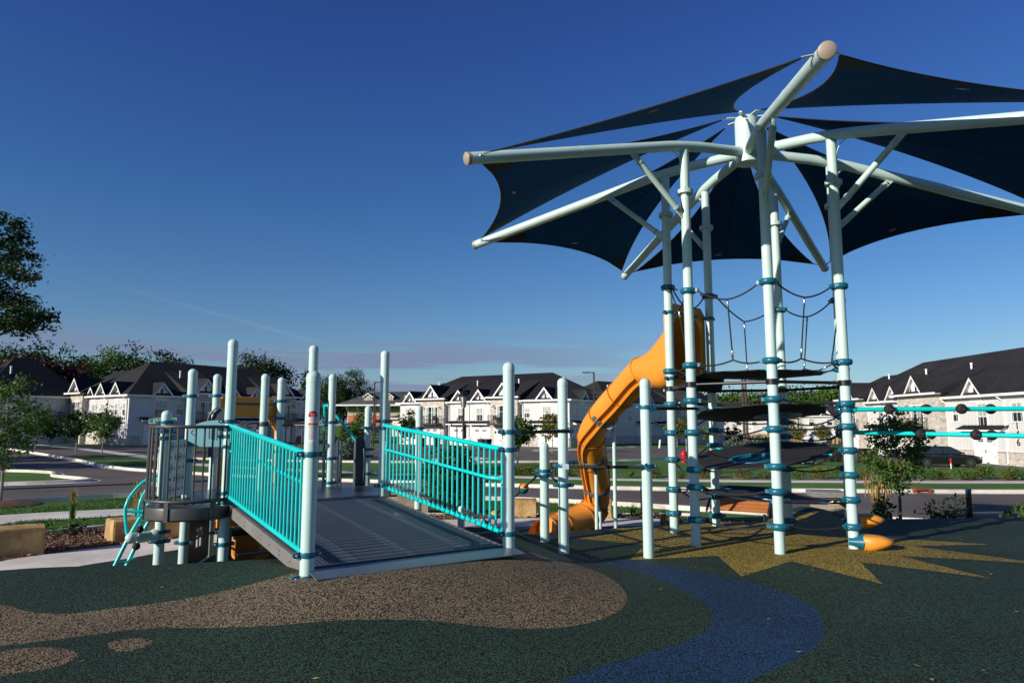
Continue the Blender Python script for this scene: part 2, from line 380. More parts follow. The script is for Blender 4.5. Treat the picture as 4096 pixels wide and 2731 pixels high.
M['plate'] = pm('blue_grey_plate', (.11, .15, .19), .35, .3, var=.12, vs=4, dirt=(.07, .07, .07))
M['orange'] = pm('orange_moulded_plastic', (.74, .28, .03), .42, var=.06, vs=2, bump=.08, bs=150)
M['black'] = pm('black_rubber', (.010, .010, .010), .75, var=.15, vs=10)
M['rope'] = pm('black_rope', (.016, .016, .018), .8, var=.3, vs=60, bump=.6, bs=180)
M['blackmetal'] = pm('black_metal', (.01, .01, .011), .35)
M['sail'] = fabricm('navy_shade_cloth', (.003, .055, .10))
M['hem'] = pm('dark_hem', (.002, .012, .022), .8, var=.2)
M['white'] = pm('white_paint', (.78, .78, .77), .5, var=.03)
M['label'] = pm('white_label', (.8, .8, .82), .35)
M['red'] = pm('red_paint', (.5, .012, .02), .35)
M['labelorange'] = pm('label_orange', (.85, .3, .03), .4)
M['ink'] = pm('dark_ink', (.02, .02, .025), .5)
M['greyink'] = pm('grey_ink', (.16, .18, .2), .5)
M['greenink'] = pm('pale_green_ink', (.3, .4, .12), .5)
M['rubber'] = epdm('green_rubber_crumb', (.004, .005, .004), (.018, .044, .026), .46)
M['tan'] = epdm('tan_rubber_crumb', (.012, .01, .008), (.165, .125, .075), .44)
M['blue'] = epdm('blue_rubber_crumb', (.005, .007, .012), (.006, .038, .10), .42)
M['yellow'] = epdm('yellow_rubber_crumb', (.012, .01, .006), (.26, .19, .03), .42)
M['grass'] = ground('lawn_grass', [(.03, .08, .013), (.066, .155, .024), (.105, .19, .034)], 9, .25)
M['grass2'] = leafm('grass_blades', (.045, .11, .018), .3)
M['asphalt'] = ground('asphalt', [(.092, .080, .073), (.118, .104, .096), (.142, .126, .117)], 14, .3, .85, .15)
M['asphalt2'] = ground('asphalt_drive', [(.096, .085, .078), (.122, .108, .1), (.148, .132, .123)], 14, .3, .85, .15)
M['concrete'] = ground('concrete', [(.56, .53, .49), (.64, .61, .57), (.70, .67, .63)], 5, .5, .85, .1)
M['kerb'] = ground('kerb_concrete', [(.52, .49, .44), (.62, .585, .53), (.70, .665, .61)], 6, .6, .85, .1)
M['mulch'] = ground('wood_mulch', [(.035, .018, .01), (.13, .075, .045), (.30, .22, .16)], 22, .8, .95, 1.0)
M['paleground'] = ground('pale_mulch', [(.13, .08, .06), (.26, .19, .15), (.38, .3, .25)], 12, .6, .95, .8)
M['meadow'] = ground('dry_meadow', [(.05, .06, .015), (.14, .12, .04), (.26, .2, .09)], 3, .1, .95, 1.0)
M['siding'] = pm('white_siding', (.60, .60, .60), .55, var=.03, vs=1.2)
M['stone'] = brickm('pale_ledgestone', (.66, .60, .51), (.46, .43, .39), (.36, .34, .31), 1.6)
M['roof'] = ground('dark_shingles', [(.013, .013, .015), (.021, .021, .024), (.034, .034, .038)], 7, .4, .9, .5)
M['roofgrey'] = ground('grey_shingles', [(.06, .065, .06), (.085, .09, .085), (.12, .125, .12)], 7, .3, .9, .5)
M['glass'] = pm('window_glass', (.02, .03, .035), .06, 0, spec=.8)
M['blind'] = pm('pale_window_blind', (.34, .40, .37), .25, spec=.6)
M['green'] = pm('olive_siding', (.30, .33, .16), .6, var=.04)
M['brickorange'] = pm('orange_siding', (.52, .13, .055), .6, var=.05)
M['cream'] = pm('cream_siding', (.68, .62, .52), .6, var=.04)
M['brick'] = brickm('buff_brick', (.42, .34, .25), (.34, .27, .20), (.20, .19, .18), 3.2)
M['cap'] = ground('dark_concrete_cap', [(.17, .165, .16), (.22, .21, .205), (.27, .26, .25)], 8, .7, .8, .1)
M['limestone'] = ground('golden_limestone', [(.28, .16, .06), (.45, .29, .12), (.58, .43, .24)], 4, 1.2, .85, .8)
M['bark'] = pm('tree_bark', (.09, .065, .05), .9, var=.35, vs=6, bump=.8, bs=20)
M['palebark'] = pm('pale_bark', (.22, .19, .16), .9, var=.3, vs=8, bump=.6, bs=30)
M['leaf'] = leafm('green_leaves', (.075, .14, .024))
M['leafdark'] = leafm('dark_green_leaves', (.022, .05, .013), .25)
M['leafyellow'] = leafm('yellowing_leaves', (.16, .16, .025), .4, .05)
M['leafred'] = leafm('dark_red_leaves', (.05, .016, .014), .2)
M['spruce'] = leafm('blue_spruce_needles', (.085, .12, .095), .1)
M['cedar'] = leafm('cedar_needles', (.035, .075, .012), .2)
M['drygrass'] = leafm('dry_grass', (.38, .26, .10), .3)
M['carpaint'] = pm('dark_grey_car_paint', (.022, .024, .028), .22, .6, coat=1)
M['carwhite'] = pm('white_car_paint', (.75, .75, .76), .3, coat=1)
M['tyre'] = pm('tyre_rubber', (.015, .015, .015), .8)
M['rim'] = pm('alloy_rim', (.6, .6, .62), .25, 1)
M['lampglass'] = pm('frosted_lantern_glass', (.55, .56, .52), .3)
M['rust'] = pm('rusty_iron', (.2, .06, .025), .8, var=.3, vs=8)
M['signgreen'] = pm('sign_green', (.0, .16, .085), .4)
M['signblue'] = pm('sign_blue', (.02, .06, .3), .4)
M['wood'] = pm('utility_pole_wood', (.075, .05, .04), .9, var=.25, vs=5)
M['benchslat'] = pm('orange_brown_slats', (.42, .15, .045), .5, var=.15, vs=4)
M['navy'] = pm('navy_metal', (.012, .018, .045), .4)
M['puttycap'] = pm('putty_end_cap', (.34, .28, .23), .45, var=.06)
# ------------------------------------------------------------------ ground
def flat(pts, z):
    out = []
    for X, Y in pts:
        d = camdir(X, Y); t = (z - CZ) / d.z; out.append((d.x * t, d.y * t))
    return out
def gp(pts): return [tuple(ghit(X, Y)[:2]) for X, Y in pts]
def hp(pts): return [tuple(hit(X, Y)[:2]) for X, Y in pts]
def sm2(pts, n=6, closed=True):
    k = len(pts); out = []
    for i in range(k if closed else k - 1):
        q = [Vector((*(pts[(i + o) % k] if closed else pts[max(0, min(k - 1, i + o))]), 0)) for o in (-1, 0, 1, 2)]
        for j in range(n):
            t = j / n
            p = .5 * ((2 * q[1]) + (q[2] - q[0]) * t + (2 * q[0] - 5 * q[1] + 4 * q[2] - q[3]) * t * t + (3 * q[1] - q[0] - 3 * q[2] + q[3]) * t ** 3)
            out.append((p.x, p.y))
    if not closed: out.append(tuple(pts[-1]))
    return out
def offset(pts, d):
    """polyline moved d to the left of its direction"""
    out = []
    for i, p in enumerate(pts):
        a = Vector(pts[max(i - 1, 0)]); b = Vector(pts[min(i + 1, len(pts) - 1)]); t = (b - a).normalized()
        out.append((p[0] - t.y * d, p[1] + t.x * d))
    return out
FAR = sm2([(-75, 92), (-46, 64), (-32, 50.7), (-24, 41.8), (-19, 37.6), (-10, 32.5), (-3.5, 30), (1.25, 28.4), (6.3, 27.1), (13.6, 26.3), (22, 26), (45, 26), (220, 26)], 5, False)
NEAR = sm2([(-60, -8), (-30, 12), (-20, 20.3), (-16.6, 22.6), (-14.8, 24.2), (-12.5, 25.5), (-9, 26), (-5, 25.3), (-1, 24), (.9, 23.4), (3.4, 22.2), (10, 18.6), (20, 15.5), (60, 12), (220, 10)], 5, False)
ROAD = FAR + NEAR[::-1]
ISLAND = sm2([(-60, 42), (-28.5, 38.6), (-22, 34.2), (-18.9, 31.8), (-20, 30.2), (-24, 28), (-32, 22), (-60, 8)], 5)
WALK_L = offset(FAR, 4.6); WALK_R = offset(FAR, 5.9)
SIDEWALK = WALK_L + WALK_R[::-1]
BED = offset(FAR[40:], 5.9) + offset(FAR[40:], 7.5)[::-1]
ALLEY = sm2([(-60, 62), (-24, 52), (-12, 47.8), (0, 47.4), (8, 49.5), (14, 54), (20, 60), (34, 62), (60, 64), (60, 72), (30, 74), (22, 76), (18, 79), (14, 80), (7, 71), (2, 68), (-12, 72), (-24, 66), (-60, 78)], 5)
DRIVE_M = [(6.2, 80), (6, 66), (-20, 74), (-15.2, 93)]
DRIVE_R = sm2([(24, 66), (29, 57), (33.5, 52), (37.8, 50.5), (37.8, 82), (30, 82), (26, 74)], 4)
DRIVE_L = [(-41.5, 76.5), (-34, 68), (-18, 88), (-26.5, 99)]
FARROAD = [(10, 105), (120, 118), (120, 125), (10, 112)]
MEADOW = [(22, 118), (95, 128), (110, 190), (30, 190)]
STRIP_ISL = gp([(1690, 1842), (1760, 1828), (1900, 1826), (1965, 1833), (1900, 1840), (1790, 1845)])
# the play area, the concrete walk round it and the planting beds
RUB_B = flat([(-500, 2420), (-150, 2335), (0, 2312), (160, 2290), (340, 2256), (520, 2228), (740, 2190), (1000, 2160), (1300, 2125), (1700, 2108), (2050, 2105), (2450, 2102), (2640, 2098)], .94)
RUB_R = [(4.2, 15.0), (5.6, 14.8), (7.2, 14.3), (8.5, 14.05), (10.5, 13.9), (13, 14.0), (20, 14.0)]
RUBBER = sm2(RUB_B, 4, False) + sm2(RUB_R, 4, False) + [(20, -12), (-20, -12), (-14, 3)]
PATH_T = flat([(-500, 2315), (-150, 2262), (0, 2240), (200, 2210), (460, 2178), (620, 2160), (900, 2128), (1300, 2096), (1700, 2078), (2050, 2070), (2350, 2070), (2640, 2072)], .94)
PATHP = sm2(RUB_B, 4, False) + sm2(PATH_T, 4, False)[::-1]
MUL_T = flat([(-500, 2195), (-150, 2165), (0, 2150), (190, 2134), (430, 2108), (620, 2095), (900, 2078), (1300, 2062), (1700, 2052), (2050, 2044), (2400, 2044), (2640, 2050), (2760, 2062)], .94)
MULCH = sm2(PATH_T, 4, False) + sm2(MUL_T, 4, False)[::-1]
EDGE_R = offset(sm2(RUB_R, 4, False), .38)
MUL2 = sm2(RUB_R, 4, False) + [(20, 15.6)] + [(x, y + .9 + .25 * math.sin(x * 2)) for x, y in sm2(RUB_R, 4, False)[::-1]]
WALK2 = sm2(gp([(-400, 2135), (0, 2098), (300, 2073), (620, 2055), (900, 2044), (900, 2022), (620, 2030), (300, 2042), (0, 2060), (-400, 2092)]), 4)
# coloured shapes poured into the rubber
TAN = sm2(hp([(-250, 2440), (0, 2418), (120, 2446), (280, 2452), (480, 2428), (700, 2400), (930, 2354), (1090, 2312), (1200, 2284), (1270, 2270), (1500, 2240), (1800, 2215), (2060, 2195), (2200, 2232), (2330, 2265), (2440, 2310), (2502, 2370), (2495, 2425), (2420, 2470), (2300, 2500), (2130, 2513), (1950, 2505), (1750, 2482), (1560, 2477), (1350, 2480), (1100, 2500), (880, 2508), (600, 2512), (350, 2540), (150, 2565), (0, 2582), (-250, 2610)]), 4)
TAN2 = sm2(hp([(432, 2575), (470, 2558), (560, 2550), (607, 2560), (590, 2580), (530, 2600), (460, 2602)]), 4)
TAN3 = sm2(hp([(-120, 2640), (0, 2604), (140, 2588), (250, 2592), (312, 2612), (290, 2640), (180, 2675), (60, 2692), (-120, 2720)]), 4)
BLUE = sm2(hp([(2080, 2200), (2280, 2222), (2500, 2240), (2720, 2270), (2960, 2318), (3140, 2370), (3250, 2430), (3295, 2510), (3265, 2580), (3150, 2650), (2990, 2720), (2860, 2800), (2150, 2800), (2300, 2700), (2480, 2640), (2650, 2590), (2780, 2550), (2845, 2500), (2850, 2450), (2800, 2400), (2700, 2345), (2560, 2290), (2400, 2248), (2280, 2228), (2150, 2212)]), 4)
BLUE2 = sm2([(-5.15, 10.6), (-4.75, 10.1), (-4.2, 10.0), (-3.9, 10.6), (-4.3, 11.1), (-4.9, 11.0)], 4)
sunr = hp([(2520, 2238), (2870, 2221), (2965, 2303), (3165, 2243), (3530, 2334), (3440, 2246), (3965, 2312), (3600, 2222), (4200, 2256), (3650, 2183), (3960, 2176), (3520, 2150), (3450, 2120)])
SUNP = sunr + [(5.6, 12.6), (5.2, 12.2), (4.2, 13.0), (3.6, 12.3), (2.3, 12.6), (2.4, 11.6), (1.2, 11.6), (1.7, 10.4), (.9, 9.9), (1.75, 9.4)]
polys = [('lawn', None), ('meadow', MEADOW), ('road', ROAD), ('alley', ALLEY), ('driveway_middle', DRIVE_M), ('driveway_right', DRIVE_R), ('driveway_left', DRIVE_L), ('far_road', FARROAD),
         ('sidewalk', SIDEWALK), ('planting_bed', BED), ('street_island', ISLAND), ('concrete_island', STRIP_ISL), ('park_sidewalk', WALK2), ('mulch_bed', MULCH), ('mulch_strip', MUL2),
         ('concrete_path', PATHP), ('rubber_surface', RUBBER), ('rubber_edge_kerb', sm2(RUB_R, 4, False) + EDGE_R[::-1]), ('rubber_path', TAN), ('rubber_dot', TAN2), ('rubber_patch', TAN3), ('rubber_river', BLUE), ('rubber_pond', BLUE2), ('rubber_sun', SUNP)]
mats = {'lawn': 'grass', 'meadow': 'meadow', 'road': 'asphalt', 'alley': 'asphalt', 'driveway_middle': 'asphalt2', 'driveway_right': 'asphalt2', 'driveway_left': 'asphalt2', 'far_road': 'asphalt', 'sidewalk': 'concrete',
        'planting_bed': 'paleground', 'street_island': 'grass', 'concrete_island': 'concrete', 'park_sidewalk': 'concrete', 'mulch_bed': 'mulch', 'mulch_strip': 'mulch', 'concrete_path': 'concrete', 'rubber_surface': 'rubber', 'rubber_edge_kerb': 'concrete',
        'rubber_path': 'tan', 'rubber_dot': 'tan', 'rubber_patch': 'tan', 'rubber_river': 'blue', 'rubber_pond': 'blue', 'rubber_sun': 'yellow'}
def inside(px, py, poly):
    q = np.array(poly); x0, y0 = q[:, 0], q[:, 1]; x1, y1 = np.roll(x0, -1), np.roll(y0, -1)
    res = np.zeros(len(px), bool); bb = (px >= x0.min()) & (px <= x0.max()) & (py >= y0.min()) & (py <= y0.max()); ix = np.nonzero(bb)[0]
    if len(ix) == 0: return res
    X_, Y_ = px[ix], py[ix]; c = np.zeros(len(ix), bool)
    for a, b, e, f_ in zip(x0, y0, x1, y1):
        if b == f_: continue
        k = ((b > Y_) != (f_ > Y_)); c ^= k & (X_ < (e - a) * (Y_ - b) / (f_ - b) + a)
    res[ix] = c; return res
vs, es = [], []
def jit(a): return random.uniform(-a, a)
for x in np.arange(-13, 13.01, .2):
    for y in np.arange(2.0, 17.0, .2): vs.append((x + jit(.02), y + jit(.02)))
for x in np.arange(-60, 60.1, 1.5):
    for y in np.arange(-12, 112, 1.5):
        if not (-13.5 < x < 13.5 and 1.5 < y < 17.4): vs.append((x + jit(.1), y + jit(.1)))
far = [-2500, -1400, -800, -480, -300, -200, -140, -100, -75]
for x in far + [-40, -20, 0, 20, 40] + [-q for q in far]:
    for y in (-300, -120, -50, 140, 180, 240, 330, 480, 700, 1100, 1800, 3000): vs.append((x + jit(3), y + jit(3)))
for x in far + [-q for q in far]:
    for y in (-20, 10, 40, 70, 100): vs.append((x + jit(3), y + jit(1)))
for nm, po in polys[1:]:
    b = len(vs); pts = []
    for i in range(len(po)):
        a, c = Vector(po[i]), Vector(po[(i + 1) % len(po)]); L = (c - a).length
        st = .25 if (a.y < 17 and abs(a.x) < 14) else 2.5
        k = max(1, int(L / st))
        pts += [tuple(a.lerp(c, j / k)) for j in range(k)]
    vs += pts; es += [(b + i, b + (i + 1) % len(pts)) for i in range(len(pts))]
cv, ce, cf_, *_ = delaunay_2d_cdt([Vector(v) for v in vs], es, [], 0, 1e-4)
V = np.array([(p.x, p.y, H(p.x, p.y) if abs(p.x) < 70 and -15 < p.y < 120 else g(p.x, p.y)) for p in cv])
Tn = np.array([f for f in cf_ if len(f) == 3])
cx, cy = V[Tn, 0].mean(1), V[Tn, 1].mean(1)
owner = np.zeros(len(Tn), int)
for k, (nm, po) in enumerate(polys):
    if po: owner[inside(cx, cy, po)] = k
def vnormals():
    n = np.zeros_like(V); a, b, c = V[Tn[:, 0]], V[Tn[:, 1]], V[Tn[:, 2]]; fn = np.cross(b - a, c - a); fn[fn[:, 2] < 0] *= -1
    for i in range(3): np.add.at(n, Tn[:, i], fn)
    return n / np.maximum(np.linalg.norm(n, axis=1, keepdims=True), 1e-9)
VN = vnormals()
for k, (nm, po) in enumerate(polys):
    t = Tn[owner == k]
    if not len(t): continue
    used, inv = np.unique(t, return_inverse=True); inv = inv.reshape(-1, 3)
    me = bpy.data.meshes.new(nm); me.from_pydata([tuple(p) for p in V[used]], [], [tuple(int(q) for q in f) for f in inv]); me.update()
    bm = bmesh.new(); bm.from_mesh(me)
    for f in bm.faces:
        if f.normal.z < 0: f.normal_flip()
    bm.to_mesh(me); bm.free(); me.shade_smooth()
    me.normals_split_custom_set_from_vertices([tuple(p) for p in VN[used]])
    me.materials.append(M[mats[nm]])
    o = bpy.data.objects.new(nm.split('_middle')[0].split('_right')[0].split('_left')[0], me); COL.objects.link(o); tag(o, kind='structure')
def kerb(pts, w=.18, h=.13, side=1, gutter=.35):
    m = MB(); L = offset(pts, w * side); Gt = offset(pts, -gutter * side)
    for i in range(len(pts) - 1):
        q = []
        for a in (i, i + 1):
            z = H(*pts[a])
            q.append([(*Gt[a], z + .012), (*pts[a], z + .018), (pts[a][0] * .8 + L[a][0] * .2, pts[a][1] * .8 + L[a][1] * .2, z + h), (*L[a], z + h + .01), (*L[a], z - .05)])
        b = len(m.v); m.add(q[0] + q[1], [(j, j + 1, j + 6, j + 5) for j in range(4)])
    o = m.build('kerb', M['kerb'], ang=30); tag(o, kind='structure'); return o
kerb(FAR, side=1); kerb(NEAR[8:], side=-1); kerb(ISLAND + ISLAND[:1], side=-1)
kerb(sm2([(-24, 52), (-12, 47.8), (0, 47.4), (8, 49.5), (14, 54), (20, 60)], 5, False), side=-1)
kerb([(2, 68), (7, 71), (14, 80)], side=1)
# low concrete edging between the lawn and the mulch bed, and round the right side of the rubber
m = MB(); e0 = sm2(MUL_T, 4, False); e1 = offset(e0, .16)
for a, b, sgn in ((e0, e1, 1),):
    for i in range(len(a) - 1):
        m.prism([(*a[i], H(*a[i]) - .05), (*a[i + 1], H(*a[i + 1]) - .05), (*b[i + 1], H(*b[i + 1]) - .05), (*b[i], H(*b[i]) - .05)], (0, 0, .11))
tag(m.build('bed_edging_kerb', M['kerb']), kind='structure')
# mulch chips, loose
m = MB()
def chips(poly, n, sz, m=m):
    q = np.array(poly); k = 0
    while k < n:
        x, y = random.uniform(max(-14, q[:, 0].min()), min(14, q[:, 0].max())), random.uniform(q[:, 1].min(), min(19, q[:, 1].max()))
        if not inside(np.array([x]), np.array([y]), poly)[0]: k += .2; continue
        k += 1; a = random.uniform(0, 6.28); l_ = sz * random.uniform(.5, 1.6); w_ = sz * .35
        u = Vector((math.cos(a), math.sin(a), random.uniform(-.5, .5))) * l_; v = Vector((-math.sin(a), math.cos(a), random.uniform(-.4, .4))) * w_
        m.obox((x, y, H(x, y) + .012 + random.random() * .02), u, v, (0, 0, .006))
chips(MULCH, 3600, .035); chips(MUL2, 900, .03)
tag(m.build('mulch_chips', leafm('wood_chips', (.17, .105, .065), .0, .02), ang=180), 'loose brown wood chips over the planting beds', 'mulch', kind='stuff')
# grass blades on the near verges
m = MB(); gr = []
zones = [(-14, -2, 12.5, 24), (-2, 4, 15.5, 23.5), (-30, -12, 14, 22)]
px_, py_ = [], []
for x0, x1, y0, y1 in zones:
    k = int((x1 - x0) * (y1 - y0) * 220)
    px_ += [random.uniform(x0, x1) for _ in range(k)]; py_ += [random.uniform(y0, y1) for _ in range(k)]
px_, py_ = np.array(px_), np.array(py_)
bad = np.zeros(len(px_), bool)
for po in (ROAD, PATHP, MULCH, RUBBER, MUL2, WALK2, sm2(MUL_T, 4, False) + [(-30, -30)]): bad |= inside(px_, py_, po)
for x, y in zip(px_[~bad], py_[~bad]):
    if y < 20 and not -25 < x < 20: continue
    if abs(x) / y > .85: continue
    z = H(x, y); a = random.uniform(0, 6.28); h = random.uniform(.04, .085); w_ = .011
    dx, dy = math.cos(a) * w_, math.sin(a) * w_; lx, ly = jit(.04), jit(.04)
    m.add([(x - dx, y - dy, z - .01), (x + dx, y + dy, z - .01), (x + lx, y + ly, z + h)], [(0, 1, 2)])
tag(m.build('grass', M['grass2'], ang=180), 'short green lawn grass on the verges', 'grass', kind='stuff')
# ------------------------------------------------------------------ playground
PR = .0635
def post(par, x, y, z0, z1, clamps=(), r=PR, name='post', cap=True):
    """steel post with a domed cap; clamps: (z, facing angle)"""
    zc = z1 - r if cap else z1
    o = MB().tube([(x, y, z0), (x, y, zc)], r, 24).build(name, M['mint'], par)
    if cap:
        MB().lathe((x, y, zc - .005), [(r + .0025, -.03), (r + .0025, .012)] + [((r + .0025) * math.cos(a), .012 + r * math.sin(a)) for a in [R(q) for q in (12, 25, 40, 55, 70, 82, 89)]], 24).build('post_cap', M['mint'], o)
    for z, a in clamps: clamp(o, x, y, z, a, r)
    return o
def clamp(o, x, y, z, a=0, r=PR, mat='clamp', h=.048):
    m = MB(); m.lathe((x, y, z - h / 2), [(r, 0), (r + .009, 0), (r + .011, .006), (r + .011, h - .006), (r + .009, h), (r, h)], 24)
    for s in (0, math.pi):
        u = Vector((math.cos(a + s), math.sin(a + s), 0)); v = Vector((-u.y, u.x, 0)); c = Vector((x, y, z)) + u * (r + .027)
        m.obox(c, u * .024, v * .02, (0, 0, h / 2)); m.lathe(c + u * .02, [(h * .5, -.018 * 1), (h * .5, .018)], 12, v)
    m.cur = 1
    for s in (0, math.pi):
        u = Vector((math.cos(a + s), math.sin(a + s), 0)); v = Vector((-u.y, u.x, 0)); c = Vector((x, y, z)) + u * (r + .04)
        for k in (-1, 1): m.lathe(c, [(.013, .015 * k), (.013, .024 * k), (.007, .03 * k)], 10, v)
    return m.build('clamp', [M[mat], M['steel']], o)
P2 = Vector((-1.82, 6.36, 1.73)); CV = Vector((.826, .562, 0)); RV = Vector((-.562, .826, 0))
P5 = P2 + CV * 2.16; P1 = P2 + RV * 3.3; P4 = P5 + RV * 3.3; P1.z = P4.z = 2.0; P3 = (P1 + P4) / 2
RISE = .27 / 3.3
AR = math.atan2(RV.y, RV.x); AC = math.atan2(CV.y, CV.x)
# --- ramp
ramp = thing('access_ramp', 'wide perforated blue-grey access ramp with teal picket railings on both sides', 'ramp', (P2 + (P5 - P2) / 2 + Vector((0, 0, -.03))))
def rp(s, t, h=0):
    """point on the ramp: s across from the left post line, t up the ramp"""
    p = P2 + CV * s + RV * t; p.z = 1.73 + RISE * t + h; return p
for k in (0, 1):
    s0, s1 = (.085, 1.066) if k == 0 else (1.076, 2.075)
    MB().slab([[rp(s0, .05, -.01), rp(s1, .05, -.01)], [rp(s0, .08), rp(s1, .08)], [rp(s0, 3.3), rp(s1, 3.3)]], .035).build('ramp_panel', M['perf'], ramp, ang=20)
for t in (.3, 1.1, 1.9, 2.7, 3.2): MB().obox(rp(1.07, t, -.1), CV * 1.0, RV * .025, (0, 0, .05)).build('cross_beam', M['grey'], ramp)
for s, nm in ((.035, 0), (2.11, 1)):
    m = MB(); m.prism([rp(s, .06, -.01), rp(s, 3.24, -.01), rp(s, 3.24, -.15), rp(s, .06, -.15)], CV * .04); m.cur = 1
    for k in range(9):
        t = .25 + k * .36
        for hh in ((-.08,) if k % 2 else (-.06, -.1)): m.lathe(rp(s, t, hh), [(.009, -.006), (.009, .006)], 8, CV)
    m.build('side_channel', [M['channel'], M['steel']], ramp)
m = MB(); m.slab([[rp(.0, -.26, -.022), rp(2.2, -.26, -.022)], [rp(.0, -.05, -.006), rp(2.2, -.05, -.006)], [rp(.0, .035, -.008), rp(2.2, .035, -.008)]], .01)
m.build('transition_plate', M['plate'], ramp)
m = MB(); m.tube([rp(.0, .045, -.006), rp(2.16, .045, -.006)], .012, 8); m.build('hinge_bar', M['grey'], ramp)
cl = AC
post(ramp, P2.x, P2.y, 1.2, 3.49, [(2.74, AC), (1.86, AC), (1.66, AC)])
post(ramp, P5.x, P5.y, 1.2, 3.68, [(2.93, AC), (2.74, AC), (1.86, AC)])
post(ramp, P1.x, P1.y, .8, 4.12, [(3.05, AC), (2.95, AC), (2.86, AC), (2.14, AC), (2.02, AC), (1.5, AC)])
post(ramp, P4.x, P4.y, .8, 4.1, [(3.06, AC), (2.96, AC), (2.13, AC)])
post(ramp, P3.x, P3.y, 1.9, 4.11, [(2.3, AC)])
def guardrail(s, inner):
    gr_ = MB().tube([rp(s, .09, 1.0), rp(s, 3.21, 1.0)], .028, 14).build('guardrail', M['teal'], ramp)
    MB().tube([rp(s, .09, .115), rp(s, 3.21, .115)], .024, 14).build('bottom_rail', M['teal'], gr_)
    n = 26; first = None
    for k in range(n):
        t = .13 + (3.17 - .13) * k / (n - 1)
        if first is None: first = MB().tube([rp(s, t, .1), rp(s, t, .99)], .0135, 8).build('picket', M['teal'], gr_); t0 = t
        else:
            c = first.copy(); COL.objects.link(c); c.parent = gr_; d = rp(s, t) - rp(s, t0); c.location = d
    off = CV * (.09 * inner)
    MB().tube([rp(s, .13, .68), rp(s, .16, .68) + off * .4, rp(s, .26, .68) + off] + [rp(s, .26 + q, .68) + off for q in (.8, 1.6, 2.4)] + [rp(s, 3.04, .68) + off, rp(s, 3.12, .68) + off * .5, rp(s, 3.17, .68)], .019, 12).build('handrail', M['teal'], gr_)
    for t in (.11, 3.19):
        pl = MB(); pl.obox(rp(s, t, .68), RV * .028, CV * .005, (0, 0, .09)); pl.cur = 1
        for dz in (-.06, .06): pl.lathe(rp(s, t, .68 + dz), [(.012, -.016), (.012, .016)], 10, CV)
        pl.build('bracket_plate', [M['teal'], M['steel']], gr_)
guardrail(0, 1); guardrail(2.16, -1)
# warning label on the near post: curved sticker
def sticker(par, x, y, r, a0, zc, w, h, mat, name, rr=None, off=.0015):
    rr = rr if rr is not None else w / 2; m = MB(); rows = []
    n = 18
    for i in range(n + 1):
        z = -h / 2 + h * i / n; d = 0
        if z > h / 2 - rr: d = rr - math.sqrt(max(0, rr * rr - (z - h / 2 + rr) ** 2))
        if z < -h / 2 + rr: d = max(d, rr - math.sqrt(max(0, rr * rr - (z + h / 2 - rr) ** 2)))
        ww = max(.0005, w - 2 * d)
        rows.append([(x + (r + off) * math.cos(a0 + ww / r * (j / 6 - .5)), y + (r + off) * math.sin(a0 + ww / r * (j / 6 - .5)), zc + z) for j in range(7)])
    n_ = 7; m.add([p for q in rows for p in q], [(i * n_ + j, i * n_ + j + 1, (i + 1) * n_ + j + 1, (i + 1) * n_ + j) for i in range(n) for j in range(6)])
    return m.build(name, mat, par)
near_post = [o for o in ramp.children if o.name == 'post'][0]
def textmesh(s, size, name, mat, par, mtx, bend=None, align='CENTER'):
    cu = bpy.data.curves.new('txt', 'FONT'); cu.body = s; cu.size = size; cu.align_x = align; cu.align_y = 'CENTER'; cu.extrude = size * .01
    to = bpy.data.objects.new('txt', cu); COL.objects.link(to)
    dg = bpy.context.evaluated_depsgraph_get(); me = bpy.data.meshes.new_from_object(to.evaluated_get(dg)); bpy.data.objects.remove(to)
    me.name = name
    off = Vector((0, 0, 0)); q = par
    while q is not None: off += q.location; q = q.parent
    for v in me.vertices:
        c = v.co.copy()
        c = bend(c) if bend else mtx @ c
        v.co = c - off
    me.materials.clear(); me.materials.append(mat); o = bpy.data.objects.new(name, me); COL.objects.link(o); o.parent = par; return o
la = math.atan2(-P2.y, -P2.x) + .12
lab = sticker(near_post, P2.x, P2.y, PR, la, 2.985, .088, .29, M['label'], 'warning_label')
tag(lab, 'white safety label with red top and orange WARNING band')
m = MB()
def strip(m, w, z, h, off=.003, du=0):
    rows = [[(P2.x + (PR + off) * math.cos(la + (du + w * (j / 4 - .5)) / PR), P2.y + (PR + off) * math.sin(la + (du + w * (j / 4 - .5)) / PR), 2.985 + z + dz) for j in range(5)] for dz in (-h / 2, h / 2)]
    m.add(rows[0] + rows[1], [(j, j + 1, 6 + j, 5 + j) for j in range(4)])
rows = []
for i in range(8):
    z = .088 + .055 * i / 7; d = 0 if z < .145 - .042 else .042 - math.sqrt(max(0, .042 ** 2 - (z - .103) ** 2)); ww = max(.001, .084 - 2 * d)
    rows.append([(P2.x + (PR + .0025) * math.cos(la + ww * (j / 6 - .5) / PR), P2.y + (PR + .0025) * math.sin(la + ww * (j / 6 - .5) / PR), 2.985 + z) for j in range(7)])
m.add([p for q in rows for p in q], [(i * 7 + j, i * 7 + j + 1, i * 7 + 8 + j, i * 7 + 7 + j) for i in range(7) for j in range(6)])
m.build('red_header', M['red'], near_post)
m = MB(); strip(m, .086, .026, .022); m.build('orange_band', M['labelorange'], near_post)
m = MB()
for k, z in enumerate([.076, .068, .060, .046]): strip(m, .066 - .008 * (k % 2), z, .0026)
for k in range(13): strip(m, (.076, .07, .074, .064)[k % 4], .008 - k * .0098, .0026, du=-.002 * (k % 3))
m.build('label_text_lines', M['greyink'], near_post)
def bendon(zc, off=.0045, fl=1):
    def f(c):
        a = la + c.x / PR; r_ = PR + off + c.z; return Vector((P2.x + r_ * math.cos(a), P2.y + r_ * math.sin(a), zc + c.y))
    return f
